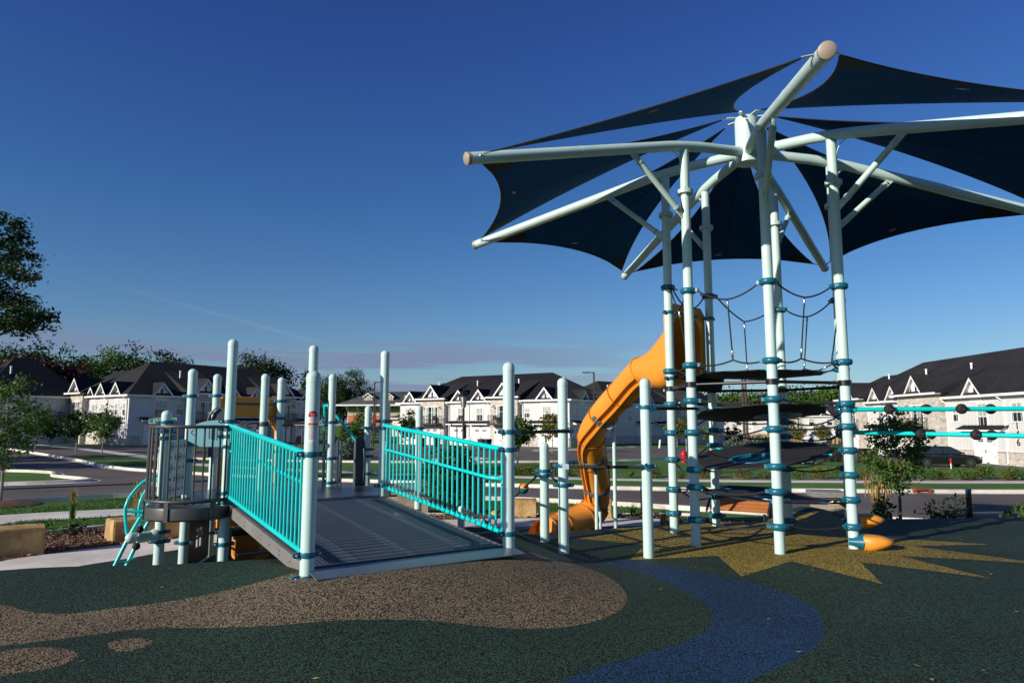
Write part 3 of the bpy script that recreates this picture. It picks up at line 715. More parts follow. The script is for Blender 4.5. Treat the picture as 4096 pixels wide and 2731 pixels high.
textmesh('WARNING', .0155, 'label_word', M['ink'], near_post, None, bendon(2.985 + .026))
textmesh('Play it\nSafe!', .017, 'label_word', M['label'], near_post, None, bendon(2.985 + .108))

# --- deck structure behind the ramp
pf = thing('play_platform', 'raised play deck on mint posts behind the ramp with grey round barrier and orange hood', 'play structure', (-3.6, 10.8, .93))
DZ = 2.0
deck = [P1, P3, P4, Vector((-2.0, 11.1, 2)), Vector((-2.05, 11.9, 2)), Vector((-3.05, 11.85, 2)), Vector((-4.05, 12.2, 2)), Vector((-4.84, 11.4, 2)), Vector((-4.65, 10.1, 2)), Vector((-4.6, 9.35, 2))]
MB().prism([(p.x, p.y, DZ - .01) for p in deck][::-1], (0, 0, -.04)).build('deck', M['deck'], pf)
m = MB()
for i in range(2, len(deck)):
    a, b = deck[i], deck[(i + 1) % len(deck)]; m.obox(((a.x + b.x) / 2, (a.y + b.y) / 2, DZ - .1), (b - a) / 2 * .97, Vector((-(b - a).y, (b - a).x, 0)).normalized() * .015, (0, 0, .06))
m.build('deck_edge', M['grey'], pf)
B1, B2, B3, B4, B5, B7, B8, B9, B10 = [(-4.6, 9.3), (-4.65, 10.1), (-4.84, 11.4), (-3.98, 11.2), (-4.05, 12.2), (-3.05, 11.8), (-2.74, 13.3), (-2.0, 11.1), (-1.68, 12.65)]
post(pf, *B1, .8, 3.19, [(3.04, .2), (2.92, .2), (2.83, .2), (1.62, .3), (1.5, .3)])
post(pf, *B2, .8, 3.81, [(3.42, 0), (2.5, 0), (1.35, 0)])
post(pf, *B3, .8, 3.83, [(3.48, 0), (3.2, 0), (1.3, 0), (1.6, 0)])
p4 = post(pf, *B4, .8, 3.82, [])
clamp(p4, *B4, 3.02, 0, mat='grey', h=.07)
post(pf, *B5, .8, 3.83, [(3.42, .3), (3.12, .3), (2.55, .3)])
post(pf, *B7, .8, 3.86, [(3.05, .4), (2.45, .4), (2.05, .4)])
post(pf, *B8, .8, 3.36, [(2.95, 0), (2.55, 0), (2.42, 0), (2.1, 0)])
post(pf, *B9, .8, 3.35, [(2.98, 0)])
post(pf, *B10, .8, 3.35, [(2.95, 0)])
# grey handle on the post, grey straight barrier, charcoal curved bay
h0 = Vector((*B4, 3.02)); hd = Vector((-.9, -.43, 0))
MB().tube(spline([h0 + hd * .08 + Vector((0, 0, .02)), h0 + hd * .2 + Vector((0, 0, .01)), h0 + hd * .27 + Vector((0, 0, -.04)), h0 + hd * .275 + Vector((0, 0, -.17)), h0 + hd * .22 + Vector((0, 0, -.23)), h0 + hd * .15 + Vector((0, 0, -.21)), h0 + hd * .12 + Vector((0, 0, -.1)), h0 + hd * .1 + Vector((0, 0, 0))], 5), .016, 8).build('grab_handle', M['grey'], pf)
def barrier(a, b, z0, z1, mat, n, name='barrier', r1=.02, r2=.011):
    a, b = Vector((*a, 0)), Vector((*b, 0)); u = (b - a).normalized(); a = a + u * .07; b = b - u * .07
    up = lambda p, z: Vector((p.x, p.y, z))
    o = MB().tube([up(a, z1), up(b, z1)], r1, 12).build(name, M[mat], pf)
    MB().tube([up(a, z0), up(b, z0)], r1, 12).build('bottom_rail', M[mat], o)
    for k in range(n):
        p = a.lerp(b, (k + .5) / n); MB().tube([up(p, z0), up(p, z1)], r2, 8).build('bar', M[mat], o)
barrier(B5, B7, 2.08, 3.0, 'grey', 8)
cc, cr_ = Vector((-4.14, 9.15, 0)), .53
aa0, aa1 = math.pi * .83, math.pi * 1.98
arc = [cc + Vector((math.cos(aa0 + (aa1 - aa0) * k / 40), math.sin(aa0 + (aa1 - aa0) * k / 40), 0)) * cr_ for k in range(41)]
o = MB().tube([p + Vector((0, 0, 2.98)) for p in arc], .021, 12).build('bay_barrier', M['grey'], pf)
MB().tube([p + Vector((0, 0, 2.07)) for p in arc], .024, 12).build('bottom_rail', M['grey'], o)
for k in range(19):
    p = cc + Vector((math.cos(aa0 + (aa1 - aa0) * (k + .4) / 19), math.sin(aa0 + (aa1 - aa0) * (k + .4) / 19), 0)) * cr_
    MB().tube([p + Vector((0, 0, 2.07)), p + Vector((0, 0, 2.98))], .0125, 8).build('bar', M['grey'], o)
m = MB(); n = 24; rows = []
for (rr, z) in ((.1, DZ - .012), (cr_ + .0, DZ - .012), (cr_ + .005, DZ - .03), (cr_ + .005, DZ - .15), (cr_ - .02, DZ - .17), (.1, DZ - .17)):
    rows.append([(cc.x + rr * math.cos(aa0 + (aa1 - aa0) * k / n), cc.y + rr * math.sin(aa0 + (aa1 - aa0) * k / n), z) for k in range(n + 1)])
m.add([p for q in rows for p in q], [(i * (n + 1) + j, i * (n + 1) + j + 1, (i + 1) * (n + 1) + j + 1, (i + 1) * (n + 1) + j) for i in range(5) for j in range(n)])
for a in (3.6, 4.6, 5.6):
    c = cc + Vector((math.cos(a), math.sin(a), 0)) * (cr_ + .012); m.obox((c.x, c.y, DZ - .05), Vector((math.cos(a), math.sin(a), 0)) * .01, Vector((-math.sin(a), math.cos(a), 0)) * .028, (0, 0, .12))
m.build('bay_floor', M['grey'], pf)
# teal half-round music panel with a sun arc and slots
pa, pb = Vector((-4.62, 9.95, 0)), Vector((-3.72, 9.75, 0)); pu = (pb - pa).normalized(); pn = Vector((pu.y, -pu.x, 0)); pw = (pb - pa).length
def pan(u, z, d=0): q = pa + pu * (u * pw) + pn * d; return Vector((q.x, q.y, z))
out = [pan(0, 2.7)] + [pan(1, 2.7), pan(1, 2.86)] + [pan(.5 + .5 * math.cos(a), 2.86 + .21 * math.sin(a)) for a in [math.pi * k / 16 for k in range(1, 16)]] + [pan(0, 2.86)]
sp_ = MB().prism(out, -pn * .02).build('music_panel', M['sunpanel'], pf)
m = MB()
for k in range(6): m.obox(pan(.39 + k * .045, 2.89, .004), pu * .005, pn * .003, (0, 0, .1 - .008 * abs(k - 2.5)))
for k in (.12, .88):
    m.tube([pan(k, 2.9, .004) + pu * .035 * math.cos(a) + Vector((0, 0, .035 * math.sin(a))) for a in [math.pi * 2 * q / 14 for q in range(15)]], .005, 6)
m.build('panel_slots', M['panel'], sp_)
# white panel with printed animal-track icons
ia, ib = Vector((-4.60, 9.40, 0)), Vector((-4.645, 10.03, 0)); iu = (ib - ia); iw = iu.length; iu.normalize(); inn = Vector((iu.y, -iu.x, 0))
def ip(u, z, d=0): q = ia + iu * (u * iw) + inn * d; return Vector((q.x, q.y, z))
wp = MB().prism([ip(0, 2.03), ip(1, 2.03), ip(1, 2.8), ip(0, 2.8)], -inn * .015).build('icon_panel', M['white'], pf)
m = MB(); m2_ = MB()
for i in range(4):
    for j in range(5):
        c = ip(.16 + i * .23, 2.13 + j * .145, .003); (m if (i + j) % 3 else m2_).ball(c, .03, 8, (.12, 1, .7 + .5 * ((i * j) % 2)))
        if (i + 2 * j) % 4 == 0: m.tube([c + iu * .055 * math.cos(a) + Vector((0, 0, .055 * math.sin(a))) for a in [math.pi * 2 * q / 14 for q in range(15)]], .004, 5)
m.build('icon_marks', M['greyink'], wp); m2_.build('icon_marks', M['greenink'], wp)
# play-house wall with a four-pane window opening below the deck
ha, hb = Vector((*B2, 0)) + Vector((.02, .09, 0)), Vector((*B3, 0)) + Vector((.03, -.09, 0)); hu = (hb - ha); hw = hu.length; hu.normalize(); hn = Vector((hu.y, -hu.x, 0))
def hpnt(u, z, d=0): q = ha + hu * (u * hw) + hn * d; return Vector((q.x, q.y, z))
m = MB()
for u0, u1, z0, z1 in ((0, .36, .95, 1.62), (.64, 1, .95, 1.62), (.36, .64, .95, 1.18), (.36, .64, 1.47, 1.62), (.485, .515, 1.18, 1.47), (.36, .485, 1.31, 1.34), (.515, .64, 1.31, 1.34)):
    m.prism([hpnt(u0, z0), hpnt(u1, z0), hpnt(u1, z1), hpnt(u0, z1)], -hn * .018)
m.prism([hpnt(0, 1.622), hpnt(1, 1.622), hpnt(1, 1.82)], -hn * .018)
m.build('house_panel', M['panel'], pf)
# dark rounded panels at the far exit of the deck
for (X0, X1, Y0, D) in ((1336, 1362, 1752, 12.35), (1411, 1456, 1745, 12.2)):
    a, b = at(X0, 1940, D), at(X1, 1940, D - .1); zt = zat(Y0, D); u = b - a; u.z = 0; r_ = u.length / 2; nn_ = Vector((u.y, -u.x, 0)).normalized()
    u.normalize(); c = (a + b) / 2
    out = [c + u * -r_ + Vector((0, 0, 1.5 - c.z)), c + u * r_ + Vector((0, 0, 1.5 - c.z))] + [c + u * r_ * math.cos(q) + Vector((0, 0, zt - c.z - .16 + .16 * math.sin(q))) for q in [math.pi * k / 10 for k in range(11)]]
    pn_ = MB().prism(out, -nn_ * .02).build('exit_panel', M['panel'], pf)
    MB().tube(spline([c + u * r_ + Vector((0, 0, zt - c.z - .2)) + nn_ * .03, c + u * (r_ + .03) + Vector((0, 0, zt - c.z - .4)) + nn_ * .05, c + u * (r_ + .03) + Vector((0, 0, .2)) + nn_ * .05, c + u * r_ + Vector((0, 0, .05)) + nn_ * .03], 4), .012, 8).build('grab_rail', M['blackmetal'], pn_)
# rounded dark panel with a curved grey rail at the back left
a = at(836, 1690, 11.3)
out = [a + Vector((0, 0, -.55)), a + Vector((.24, 0, -.55)), a + Vector((.24, 0, .22)), a + Vector((.16, 0, .25)), a + Vector((.06, 0, .14)), a + Vector((0, 0, -.05))]
o = MB().prism(out, (0, .02, 0)).build('climber_panel', M['panel'], pf)
MB().tube(spline([a + Vector((-.02, -.04, -.6)), a + Vector((-.02, -.04, -.1)), a + Vector((.03, -.04, .13)), a + Vector((.12, -.04, .24))], 5), .015, 8).build('grab_rail', M['grey'], o)
# steps and dark parts under the deck seen below the ramp
MB().box(-4.1, -3.95, 9.9, 10.05, .93, 1.55).build('support_panel', M['panel'], pf)
m = MB(); c = at(985, 2190, 10.9)
m.lathe(c, [(.27, -.02), (.27, .3), (.23, .3), (.23, -.02)], 24, (.25, 1, 0)); m.build('crawl_tunnel', M['orange'], pf)
MB().tube([at(910, 2130, 10.6), at(1030, 2115, 10.9)], .07, 12).build('tunnel_frame', M['panel'], pf)
MB().tube([at(945, 2218, 9.9), at(1120, 2196, 10.9)], .03, 10).build('lower_rail', M['plate'], pf)
# --- straight orange slide with a hood, going away from the deck
sl_ = thing('hooded_slide', 'orange hood of the short slide behind the ramp railing', 'slide', (-4.6, 12.0, .93))
ha, hb = Vector((-4.82, 11.5, 0)), Vector((-4.05, 12.35, 0)); hu = (hb - ha).normalized(); hw = (hb - ha).length; hn = Vector((hu.y, -hu.x, 0))
def hq(u, z, d=0): q = ha + hu * u + hn * d; return Vector((q.x, q.y, z))
m = MB()
m.prism([hq(0, 3.14), hq(hw, 3.14), hq(hw, 3.42), hq(hw - .06, 3.48), hq(.06, 3.48), hq(0, 3.42)], -hn * .06)
for u0, u1 in ((0, .13), (hw - .13, hw)): m.prism([hq(u0, DZ), hq(u1, DZ), hq(u1, 3.14), hq(u0, 3.14)], -hn * .06)
m.prism([hq(.13, 3.14), hq(.3, 3.14), hq(.13, 2.9)], -hn * .06); m.prism([hq(hw - .13, 3.14), hq(hw - .3, 3.14), hq(hw - .13, 2.9)], -hn * .06)
hd_ = m.build('slide_hood', M['orange'], sl_, bevel=.012)
MB().tube([hq(.05, 3.36, .02), hq(hw - .05, 3.36, .02)], .015, 8).build('hood_bar', M['clamp'], sl_)
m = MB(); rows = []
for k in range(10):
    t = k / 9; q = (ha + hb) / 2 - hn * .1 + Vector((-.2, .98, 0)) * (t * 2.2); z = lerp(DZ, 1.05, S(t * 1.2)); rows.append([q + hu * x + Vector((0, 0, z + h)) for x, h in ((-.4, .3), (-.38, .05), (-.25, 0), (.25, 0), (.38, .05), (.4, .3))])
m.slab(rows, .025); m.build('slide_chute', M['orange'], sl_)
MB().prism([at(800, 2035, 11.6), at(846, 2032, 11.6), at(835, 2110, 11.6), at(822, 2110, 11.6)], (0, .04, 0)).build('side_fin', M['orange'], sl_)
MB().prism([hq(.05, 1.35), hq(hw + .3, 1.35), hq(hw + .3, 1.95), hq(.05, 1.95)], -hn * .04).build('under_panel', M['orange'], sl_)
# --- teal loop and slanting pole
tp = thing('fire_pole', 'thin teal tube with hooked top and slanting teal brace beside the mint posts', 'climbing pole', at(1297, 1900, 12.6))
MB().tube(spline([at(1322, 1632, 12.3), at(1312, 1621, 12.4), at(1301, 1625, 12.5), at(1298, 1650, 12.6), at(1294, 1900, 12.6), at(1292, 1990, 12.6)], 6), .026, 10).build('pole', M['teal'], tp)
MB().tube([at(1343, 1660, 12.9), at(1425, 1765, 12.9)], .024, 10).build('brace', M['teal'], tp)
# --- teal arch ladder
al = thing('arch_ladder', 'teal tubular arch ladder leaning on the round grey balcony', 'climber', (-5.2, 9.35, .95))
n0 = [at(445, 2290, 9.05), at(455, 2270, 9.05), at(520, 2140, 9.15), at(600, 2008, 9.3)]
n1 = [at(492, 2290, 9.5), at(500, 2272, 9.5), at(560, 2150, 9.6), at(625, 2030, 9.7)]
MB().tube(spline(n0, 5), .026, 12).build('stringer', M['teal'], al); MB().tube(spline(n1, 5), .026, 12).build('stringer', M['teal'], al)
a0 = [at(508, 2136, 9.15), at(501, 2050, 9.15), at(507, 2015, 9.16), at(525, 1980, 9.2), at(563, 1936, 9.25), at(600, 1912, 9.3), at(634, 1901, 9.4)]
a1 = [at(561, 2100, 9.55), at(556, 2040, 9.55), at(562, 2005, 9.56), at(575, 1976, 9.6), at(600, 1942, 9.65), at(634, 1915, 9.75)]
MB().tube(spline(a0, 6), .021, 10).build('arch', M['teal'], al); MB().tube(spline(a1, 6), .021, 10).build('arch', M['teal'], al)
for (X0, Y0, X1, Y1, d0, d1) in ((468, 2246, 515, 2240, 9.06, 9.52), (555, 2086, 590, 2074, 9.2, 9.62), (588, 2030, 612, 2042, 9.28, 9.68)):
    p, q = at(X0, Y0, d0), at(X1, Y1, d1); mid = (p + q) / 2 + Vector((.09, -.02, .0))
    MB().tube(spline([p, p.lerp(mid, .6) + Vector((0, 0, -.01)), mid.lerp(q, .5), q + Vector((.07, 0, .02)), q], 5), .016, 8).build('rung', M['teal'], al)
for p, q in ((at(509, 2044, 9.16), at(570, 2046, 9.22)), (at(560, 2030, 9.56), at(608, 2033, 9.65))):
    o = MB().tube([p, q], .018, 8).build('step_bar', M['teal'], al)
    m = MB(); d = Vector((0, 0, -.055)); m.tube([p + d, q + d], .01, 6); mm = (p + q) / 2; m.tube([mm, mm + d], .012, 6); m.build('step_loop', M['teal'], o)
# --- side arm with two black spinner balls
sa = thing('spinner_arm', 'short mint tube with two black balls sticking out beside the arch ladder', 'play spinner', (B1[0], B1[1], 1.56))
a, b = Vector((*B1, 1.58)), at(522, 2150, 9.0)
o = MB().tube([a + (b - a) * .1, b], .062, 20).build('arm_tube', M['mint'], sa); d = (b - a).normalized()
MB().lathe(b, [(.064, -.01), (.064, 0)] + [(.063 * math.cos(q), .062 * math.sin(q)) for q in [R(k) for k in (15, 35, 55, 75, 89)]], 20, d).build('end_cap', M['mint'], sa)
MB().lathe(a + d * .05, [(.085, 0), (.085, .03), (.066, .07)], 20, d).build('flange', M['mint'], sa)
for (X, Y, dd) in ((559, 2116, -.07), (545, 2184, -.07)):
    c = at(X, Y, 8.95); k = MB().ball(c, .047, 14).build('spinner_ball', M['black'], sa)
    f = a.lerp(b, .62); e = Vector((f.x, f.y - .07, f.z)); MB().tube([e, c], .012, 8).build('spinner_stem', M['mint'], sa)
# --- bar link between ramp and tower
bl = thing('bar_link', 'row of mint posts joined by black horizontal bars between ramp and climbing tower', 'climbing bars', (.65, 8.8, 1.43))
PB, PQ, PA = (at(2254, 2000, 8.8).x, 8.8), (at(2590, 2000, 8.55).x, 8.55), (at(2178, 2000, 9.66).x, 9.66)
post(bl, *PB, 1.0, 3.59, [(2.93, 0), (2.5, 0), (2.26, 0)])
post(bl, *PQ, 1.0, 3.57, [(3.22, 0), (2.51, 0)])
TC, TR, TROT = Vector((3.487, 9.861, 0)), 1.227, R(-101.13)
TN = ['T4', 'T2', 'T1', 'T3', 'T5', 'T7', 'T6']
TA = {n_: TROT - i * 2 * math.pi / 7 for i, n_ in enumerate(TN)}
TP = {n_: TC + Vector((math.cos(a), math.sin(a), 0)) * TR for n_, a in TA.items()}
for p, q, z0, z1 in (((P5.x, P5.y), PB, 2.92, 2.93), (PB, PQ, 2.49, 2.5), (PQ, (TP['T2'].x, TP['T2'].y), 3.2, 3.22)):
    p, q = Vector((*p, z0)), Vector((*q, z1)); u = (q - p).normalized(); s_ = Vector((u.y, -u.x, 0)) * .085
    MB().tube([p + s_ + u * .1, q + s_ - u * .02], .019, 12).build('bar', M['black'], bl)
    for e, k in ((p, 1), (q, -1)):
        w_ = e + s_ + u * (.09 * k if k == 1 else -.02)
        MB().prism([e + s_ * .7 + Vector((0, 0, .05)), w_ + Vector((0, 0, .03)), w_ + Vector((0, 0, -.03)), w_ - u * .06 * k + Vector((0, 0, -.03)), e + s_ * .7 + Vector((0, 0, -.01))], s_.normalized() * .02).build('bar_bracket', M['clamp'], bl)
# --- ball rope
br = thing('ball_rope', 'black rope threaded with orange and blue balls slanting down from a short mint post', 'rope climber', (PA[0], PA[1], 1.39))
post(br, *PA, 1.0, 2.76, [(2.38, 0), (2.32, 0)])
r0 = Vector((PA[0] - .07, PA[1], 2.34)); r1 = at(1935, 2100, 13.7)
MB().tube([r0, r1 + (r1 - r0).normalized() * .25], .014, 8).build('rope', M['rope'], br)
MB().tube(spline([Vector((PA[0] + .07, PA[1] - .02, 2.33)), (Vector((PA[0] + .07, PA[1] - .02, 2.33)) + Vector((PB[0], PB[1] + .06, 2.26))) / 2 + Vector((0, 0, -.02)), Vector((PB[0] - .02, PB[1] + .07, 2.27))], 5), .014, 8).build('rope', M['rope'], br)
for k, t in enumerate((.22, .48, .74, .97)):
    c = r0.lerp(r1, t); hb_ = MB(); m = MB()
    up_ = Vector((.25, -.1, .96)).normalized() * (1 if k % 2 == 0 else -1)
    m.lathe(c, [(.082 * math.cos(q), .082 * math.sin(q)) for q in [R(-89 + 16.2 * j) for j in range(6)]] + [(.082 * math.cos(R(8)), .082 * math.sin(R(8)))], 20, up_)
    o = m.build('rope_ball', M['clamp'], br)
    MB().lathe(c, [(.0825 * math.cos(R(q)), .0825 * math.sin(R(q))) for q in (8, 20, 35, 50, 65, 80, 89)], 20, up_).build('ball_half', M['orange'], o)
# ------------------------------------------------------------------ climbing tower with shade canopy
tw = thing('climbing_tower', 'tall seven post rope climbing tower under a navy star shaped shade canopy', 'climbing tower', (TC.x, TC.y, 1.44))
HJ = 3 + 3.797
CY = {'T4': [1127, 1442, 1596, 1715, 1865, 1965, 2105], 'T2': [1164, 1461, 1603, 1729, 1877, 1946, 2076], 'T1': [1151, 1485, 1617, 1730, 1837, 1955, 2051],
      'T3': [1186, 1500, 1670, 1721, 1780, 1984, 2060], 'T5': [1241, 1500, 1688, 1745, 1875, 1990, 2080], 'T7': [1201, 1477, 1667, 1742, 1872, 2015, 2085], 'T6': [1146, 1448, 1615, 1705, 1800, 1898, 1997, 2105]}
CZZ = {k: [zat(y, TP[k].y) for y in v] for k, v in CY.items()}
POSTS = {}
def collar(o, p, z, ang, lugs=True):
    m = MB(); r = PR
    m.lathe((p.x, p.y, z), [(r, -.042), (r + .026, -.038), (r + .042, -.022), (r + .046, 0), (r + .042, .022), (r + .026, .038), (r, .042)], 28)
    for a in ang:
        u = Vector((math.cos(a), math.sin(a), 0)); m.obox(p + Vector((0, 0, z)) + u * (r + .055), u * .022, Vector((-u.y, u.x, 0)) * .026, (0, 0, .024))
    m.cur = 1
    for a in ang:
        for da in (-.42, .42):
            for dz in (-.017, .017):
                u = Vector((math.cos(a + da), math.sin(a + da), 0)); m.lathe(p + Vector((0, 0, z + dz)) + u * (r + .040), [(.008, 0), (.007, .008), (.003, .011)], 8, u)
    return m.build('collar', [M['clamp'], M['steel']], o)
def angto(a, b): return math.atan2(b.y - a.y, b.x - a.x)
for i, n_ in enumerate(TN):
    p = TP[n_]; nx_, pv = TP[TN[(i + 1) % 7]], TP[TN[i - 1]]
    o = MB().tube([(p.x, p.y, 1.2), (p.x, p.y, HJ)], PR, 26).build('post', M['mint'], tw); POSTS[n_] = o
    zf = 6.2
    m = MB(); m.lathe((p.x, p.y, zf), [(PR, -.028), (PR + .045, -.026), (PR + .045, -.002)], 28); m.lathe((p.x, p.y, zf), [(PR + .045, .002), (PR + .045, .026), (PR, .028)], 28)
    m.cur = 1
    for k in range(6):
        a = k * math.pi / 3 + .3; m.lathe((p.x + math.cos(a) * (PR + .028), p.y + math.sin(a) * (PR + .028), zf), [(.012, -.045), (.012, .04)], 6)
    m.build('flange', [M['mint'], M['steel']], o)
    for z in CZZ[n_]: collar(o, p, z, (angto(p, nx_), angto(p, pv)))
# slide side clamps
for n_, ys in (('T1', (1250, 1513)), ('T3', (1275, 1520))):
    for y in ys: clamp(POSTS[n_], TP[n_].x, TP[n_].y, zat(y, TP[n_].y), angto(TP['T1'], TP['T3']))
# hub, arms, struts, sails
hub = MB().lathe(TC, [(.17, 6.83), (.17, 7.52)], 32).build('hub', M['mint'], tw)
m = MB()
for i in range(7):
    a = TROT - (i + .5) * 2 * math.pi / 7; u = Vector((math.cos(a), math.sin(a), 0)); m.obox(TC + Vector((0, 0, 7.525)) + u * .2, u * .09, Vector((-u.y, u.x, 0)) * .03, (0, 0, .006))
m.build('hub_lug', M['mint'], hub)
RA, ZT = 4.537, 3 + 3.079
def armpt(n_, r):
    a = TA[n_]
    z = 7.0 - .1 * r if r < .9 else (6.91 - .13 * (r - .9) - .06 * (r - .9) ** 2 if r < 1.5 else 6.81 - (6.81 - ZT) * (r - 1.5) / (RA - 1.5))
    return TC + Vector((math.cos(a) * r, math.sin(a) * r, z))
AR_ = .072
for i, n_ in enumerate(TN):
    pts = [armpt(n_, r) for r in [.15, .5, .9, 1.0, 1.1, 1.2, 1.3, 1.4, 1.5, 2.2, 3.2, RA - .02]]
    arm = MB().tube(pts, AR_, 22).build('canopy_arm', M['mint'], tw)
    ax = (pts[-1] - pts[-2]).normalized(); e = pts[-1]
    MB().lathe(e, [(AR_ + .001, -.03), (AR_ + .004, -.028), (AR_ + .004, .012), (AR_ - .008, .022), (.0, .0225)], 24, ax).build('end_cap', M['puttycap'], arm)
    m = MB()
    for r in (2.95,): m.lathe(armpt(n_, r), [(AR_, -.006), (AR_ + .0025, 0), (AR_, .006)], 22, ax)
    m.build('weld_seam', M['mint'], arm)
    a = TA[n_]; u = Vector((math.cos(a), math.sin(a), 0)); v = Vector((-u.y, u.x, 0))
    # strut
    q0 = TC + u * (TR + .05) + Vector((0, 0, 5.86)); q1 = armpt(n_, 2.12) + Vector((0, 0, -.06)); d = (q1 - q0).normalized()
    st = MB().tube([q0 + d * .15, q1 - d * .16], .041, 18).build('strut', M['mint'], tw)
    for q, s_ in ((q0, 1), (q1, -1)):
        m = MB(); w_ = d.cross(v); m.obox(q + d * .08 * s_, d * .11, v * .012, w_ * .042); m.lathe(q + d * .155 * s_, [(.048, -.012), (.048, .012)], 18, d)
        m.cur = 1
        for k in (.075, .115): m.lathe(q + d * k * s_, [(.013, -.03), (.013, .03)], 8, v)
        m.build('strut_bracket', [M['mint'], M['steel']], st)
    # gusset curve under the arm
    pc = TC + u * TR
    m = MB(); arcp = [pc + u * (PR + .0 + .17 * (1 - math.cos(q))) + Vector((0, 0, 6.55 + .2 * math.sin(q))) for q in [math.pi / 2 * k / 8 for k in range(9)]]
    for k in range(8):
        m.prism([arcp[k], arcp[k + 1], arcp[k + 1] + Vector((0, 0, .02)) , arcp[k] + Vector((0, 0, .02))], v * .008)
    m.build('gusset', M['mint'], arm)
for i, n_ in enumerate(TN):
    n2 = TN[(i + 1) % 7]; am = TROT - (i + .5) * 2 * math.pi / 7; um = Vector((math.cos(am), math.sin(am), 0))
    Hh = TC + um * .36 + Vector((0, 0, 7.5))
    def tip(n_, other):
        t = armpt(n_, RA - .12) + Vector((0, 0, .03)); w_ = (armpt(other, RA) - armpt(n_, RA)).normalized(); return t + w_ * .17 + (Hh - t).normalized() * .05
    A, B = tip(n_, n2), tip(n2, n_)
    cen = (A + B + Hh) / 3
    def edge(p, q, sag, k=14):
        mid = (p + q) / 2; n_d = (cen - mid); n_d -= (q - p).normalized() * n_d.dot((q - p).normalized()); n_d.normalize()
        L = (q - p).length; return [p.lerp(q, t) + n_d * (4 * t * (1 - t) * sag * L) for t in [j / k for j in range(k + 1)]]
    K = 16
    Le, Re, Oe = edge(Hh, A, .062, K), edge(Hh, B, .062, K), edge(A, B, .09, K)
    grid = []
    for r in range(K + 1):
        t = r / K; row = []
        for c in range(K + 1):
            s_ = c / K
            p = Le[r].lerp(Re[r], s_) + (Oe[c] - A.lerp(B, s_)) * t ** 2 + Vector((0, 0, -.10 * 4 * s_ * (1 - s_) * t * (1 - t) * 1.5))
            row.append(p)
        grid.append(row)
    sail = MB().slab(grid, .003).build('shade_sail', M['sail'], tw, ang=60)
    # hems: flat strips along the three edges, and the centre seam
    m = MB()
    def inset(r, c): return grid[r][c]
    hw_ = .055
    for side in (0, K):
        for r in range(1, K):
            p, q = grid[r][side], grid[r + 1][side]; pi_, qi_ = grid[r][1 if side == 0 else K - 1], grid[r + 1][1 if side == 0 else K - 1]
            a_, b_ = p + (pi_ - p).normalized() * min(hw_, (pi_ - p).length), q + (qi_ - q).normalized() * min(hw_, (qi_ - q).length)
            dz = Vector((0, 0, -.006)); m.add([p + dz, q + dz, b_ + dz, a_ + dz], [(0, 1, 2, 3)])
    for c in range(K):
        p, q = grid[K][c], grid[K][c + 1]; pi_, qi_ = grid[K - 1][c], grid[K - 1][c + 1]
        dz = Vector((0, 0, -.007)); m.add([p + dz, q + dz, q + (qi_ - q).normalized() * hw_ + dz, p + (pi_ - p).normalized() * hw_ + dz], [(0, 1, 2, 3)])
    for e_ in (Le, Re, Oe): m.tube(e_, .008, 6)
    # corner reinforcement
    for cc_ in (0, K):
        p, q1, q2, q3 = grid[K][cc_], grid[K][3 if cc_ == 0 else K - 3], grid[K - 2][3 if cc_ == 0 else K - 3], grid[K - 3][cc_]
        dz = Vector((0, 0, -.0075)); m.add([p + dz, q1.lerp(p, .25) + dz, q2.lerp(p, .3) + dz, q3.lerp(p, .3) + dz], [(0, 1, 2, 3)])
    m.build('hem', M['hem'], sail, ang=180)
    m = MB(); dz = Vector((0, 0, -.006))
    for r in range(1, K):
        p, q = grid[r][K // 2] + dz, grid[r + 1][K // 2] + dz; w_ = Vector((-um.y, um.x, 0)) * .018
        m.add([p - w_, p + w_, q + w_, q - w_], [(0, 1, 2, 3)])
    m.build('seam', M['hem'], sail, ang=180)
    # small care tag near the outer hem
    p, q = grid[K - 1][K // 2 - 1], grid[K - 1][K // 2]; n_d = (grid[K - 2][K // 2] - p).normalized()
    MB().prism([p + Vector((0, 0, -.012)), p.lerp(q, .55) + Vector((0, 0, -.012)), p.lerp(q, .55) + n_d * .07 + Vector((0, 0, -.012)), p + n_d * .07 + Vector((0, 0, -.012))], (0, 0, -.002)).build('care_tag', M['puttycap'], sail)
    # steel tie cables and shackles at the corners
    m = MB()
    for p, q in ((A, armpt(n_, RA - .1)), (B, armpt(n2, RA - .1)), (Hh, TC + um * .26 + Vector((0, 0, 7.53)))):
        dd = (p - q).normalized()
        m.tube([q + dd * .06, p], .007, 6); m.ball(q + dd * .09, .016, 8); m.tube([q + dd * .1 + Vector((0, 0, .012)), p + Vector((0, 0, .012))], .005, 5)
    m.build('tie_cable', M['steel'], sail)
# black heptagon pipe ring
ZR = 3.54
for i, n_ in enumerate(TN):
    p, q = TP[n_], TP[TN[(i + 1) % 7]]; zr = lambda n__: ZR + (0 if n__ not in ('T1',) else 0)
    u = (q - p).normalized(); off = (TC - (p + q) / 2).normalized() * .0
    o = MB().tube([Vector((p.x, p.y, ZR)) + u * .06, Vector((q.x, q.y, ZR)) - u * .06], .021, 12).build('ring_pipe', M['blackmetal'], tw)
    MB().lathe((p.x, p.y, ZR), [(PR, -.035), (PR + .018, -.033), (PR + .018, .033), (PR, .035)], 22).build('ring_clamp', M['blackmetal'], o)
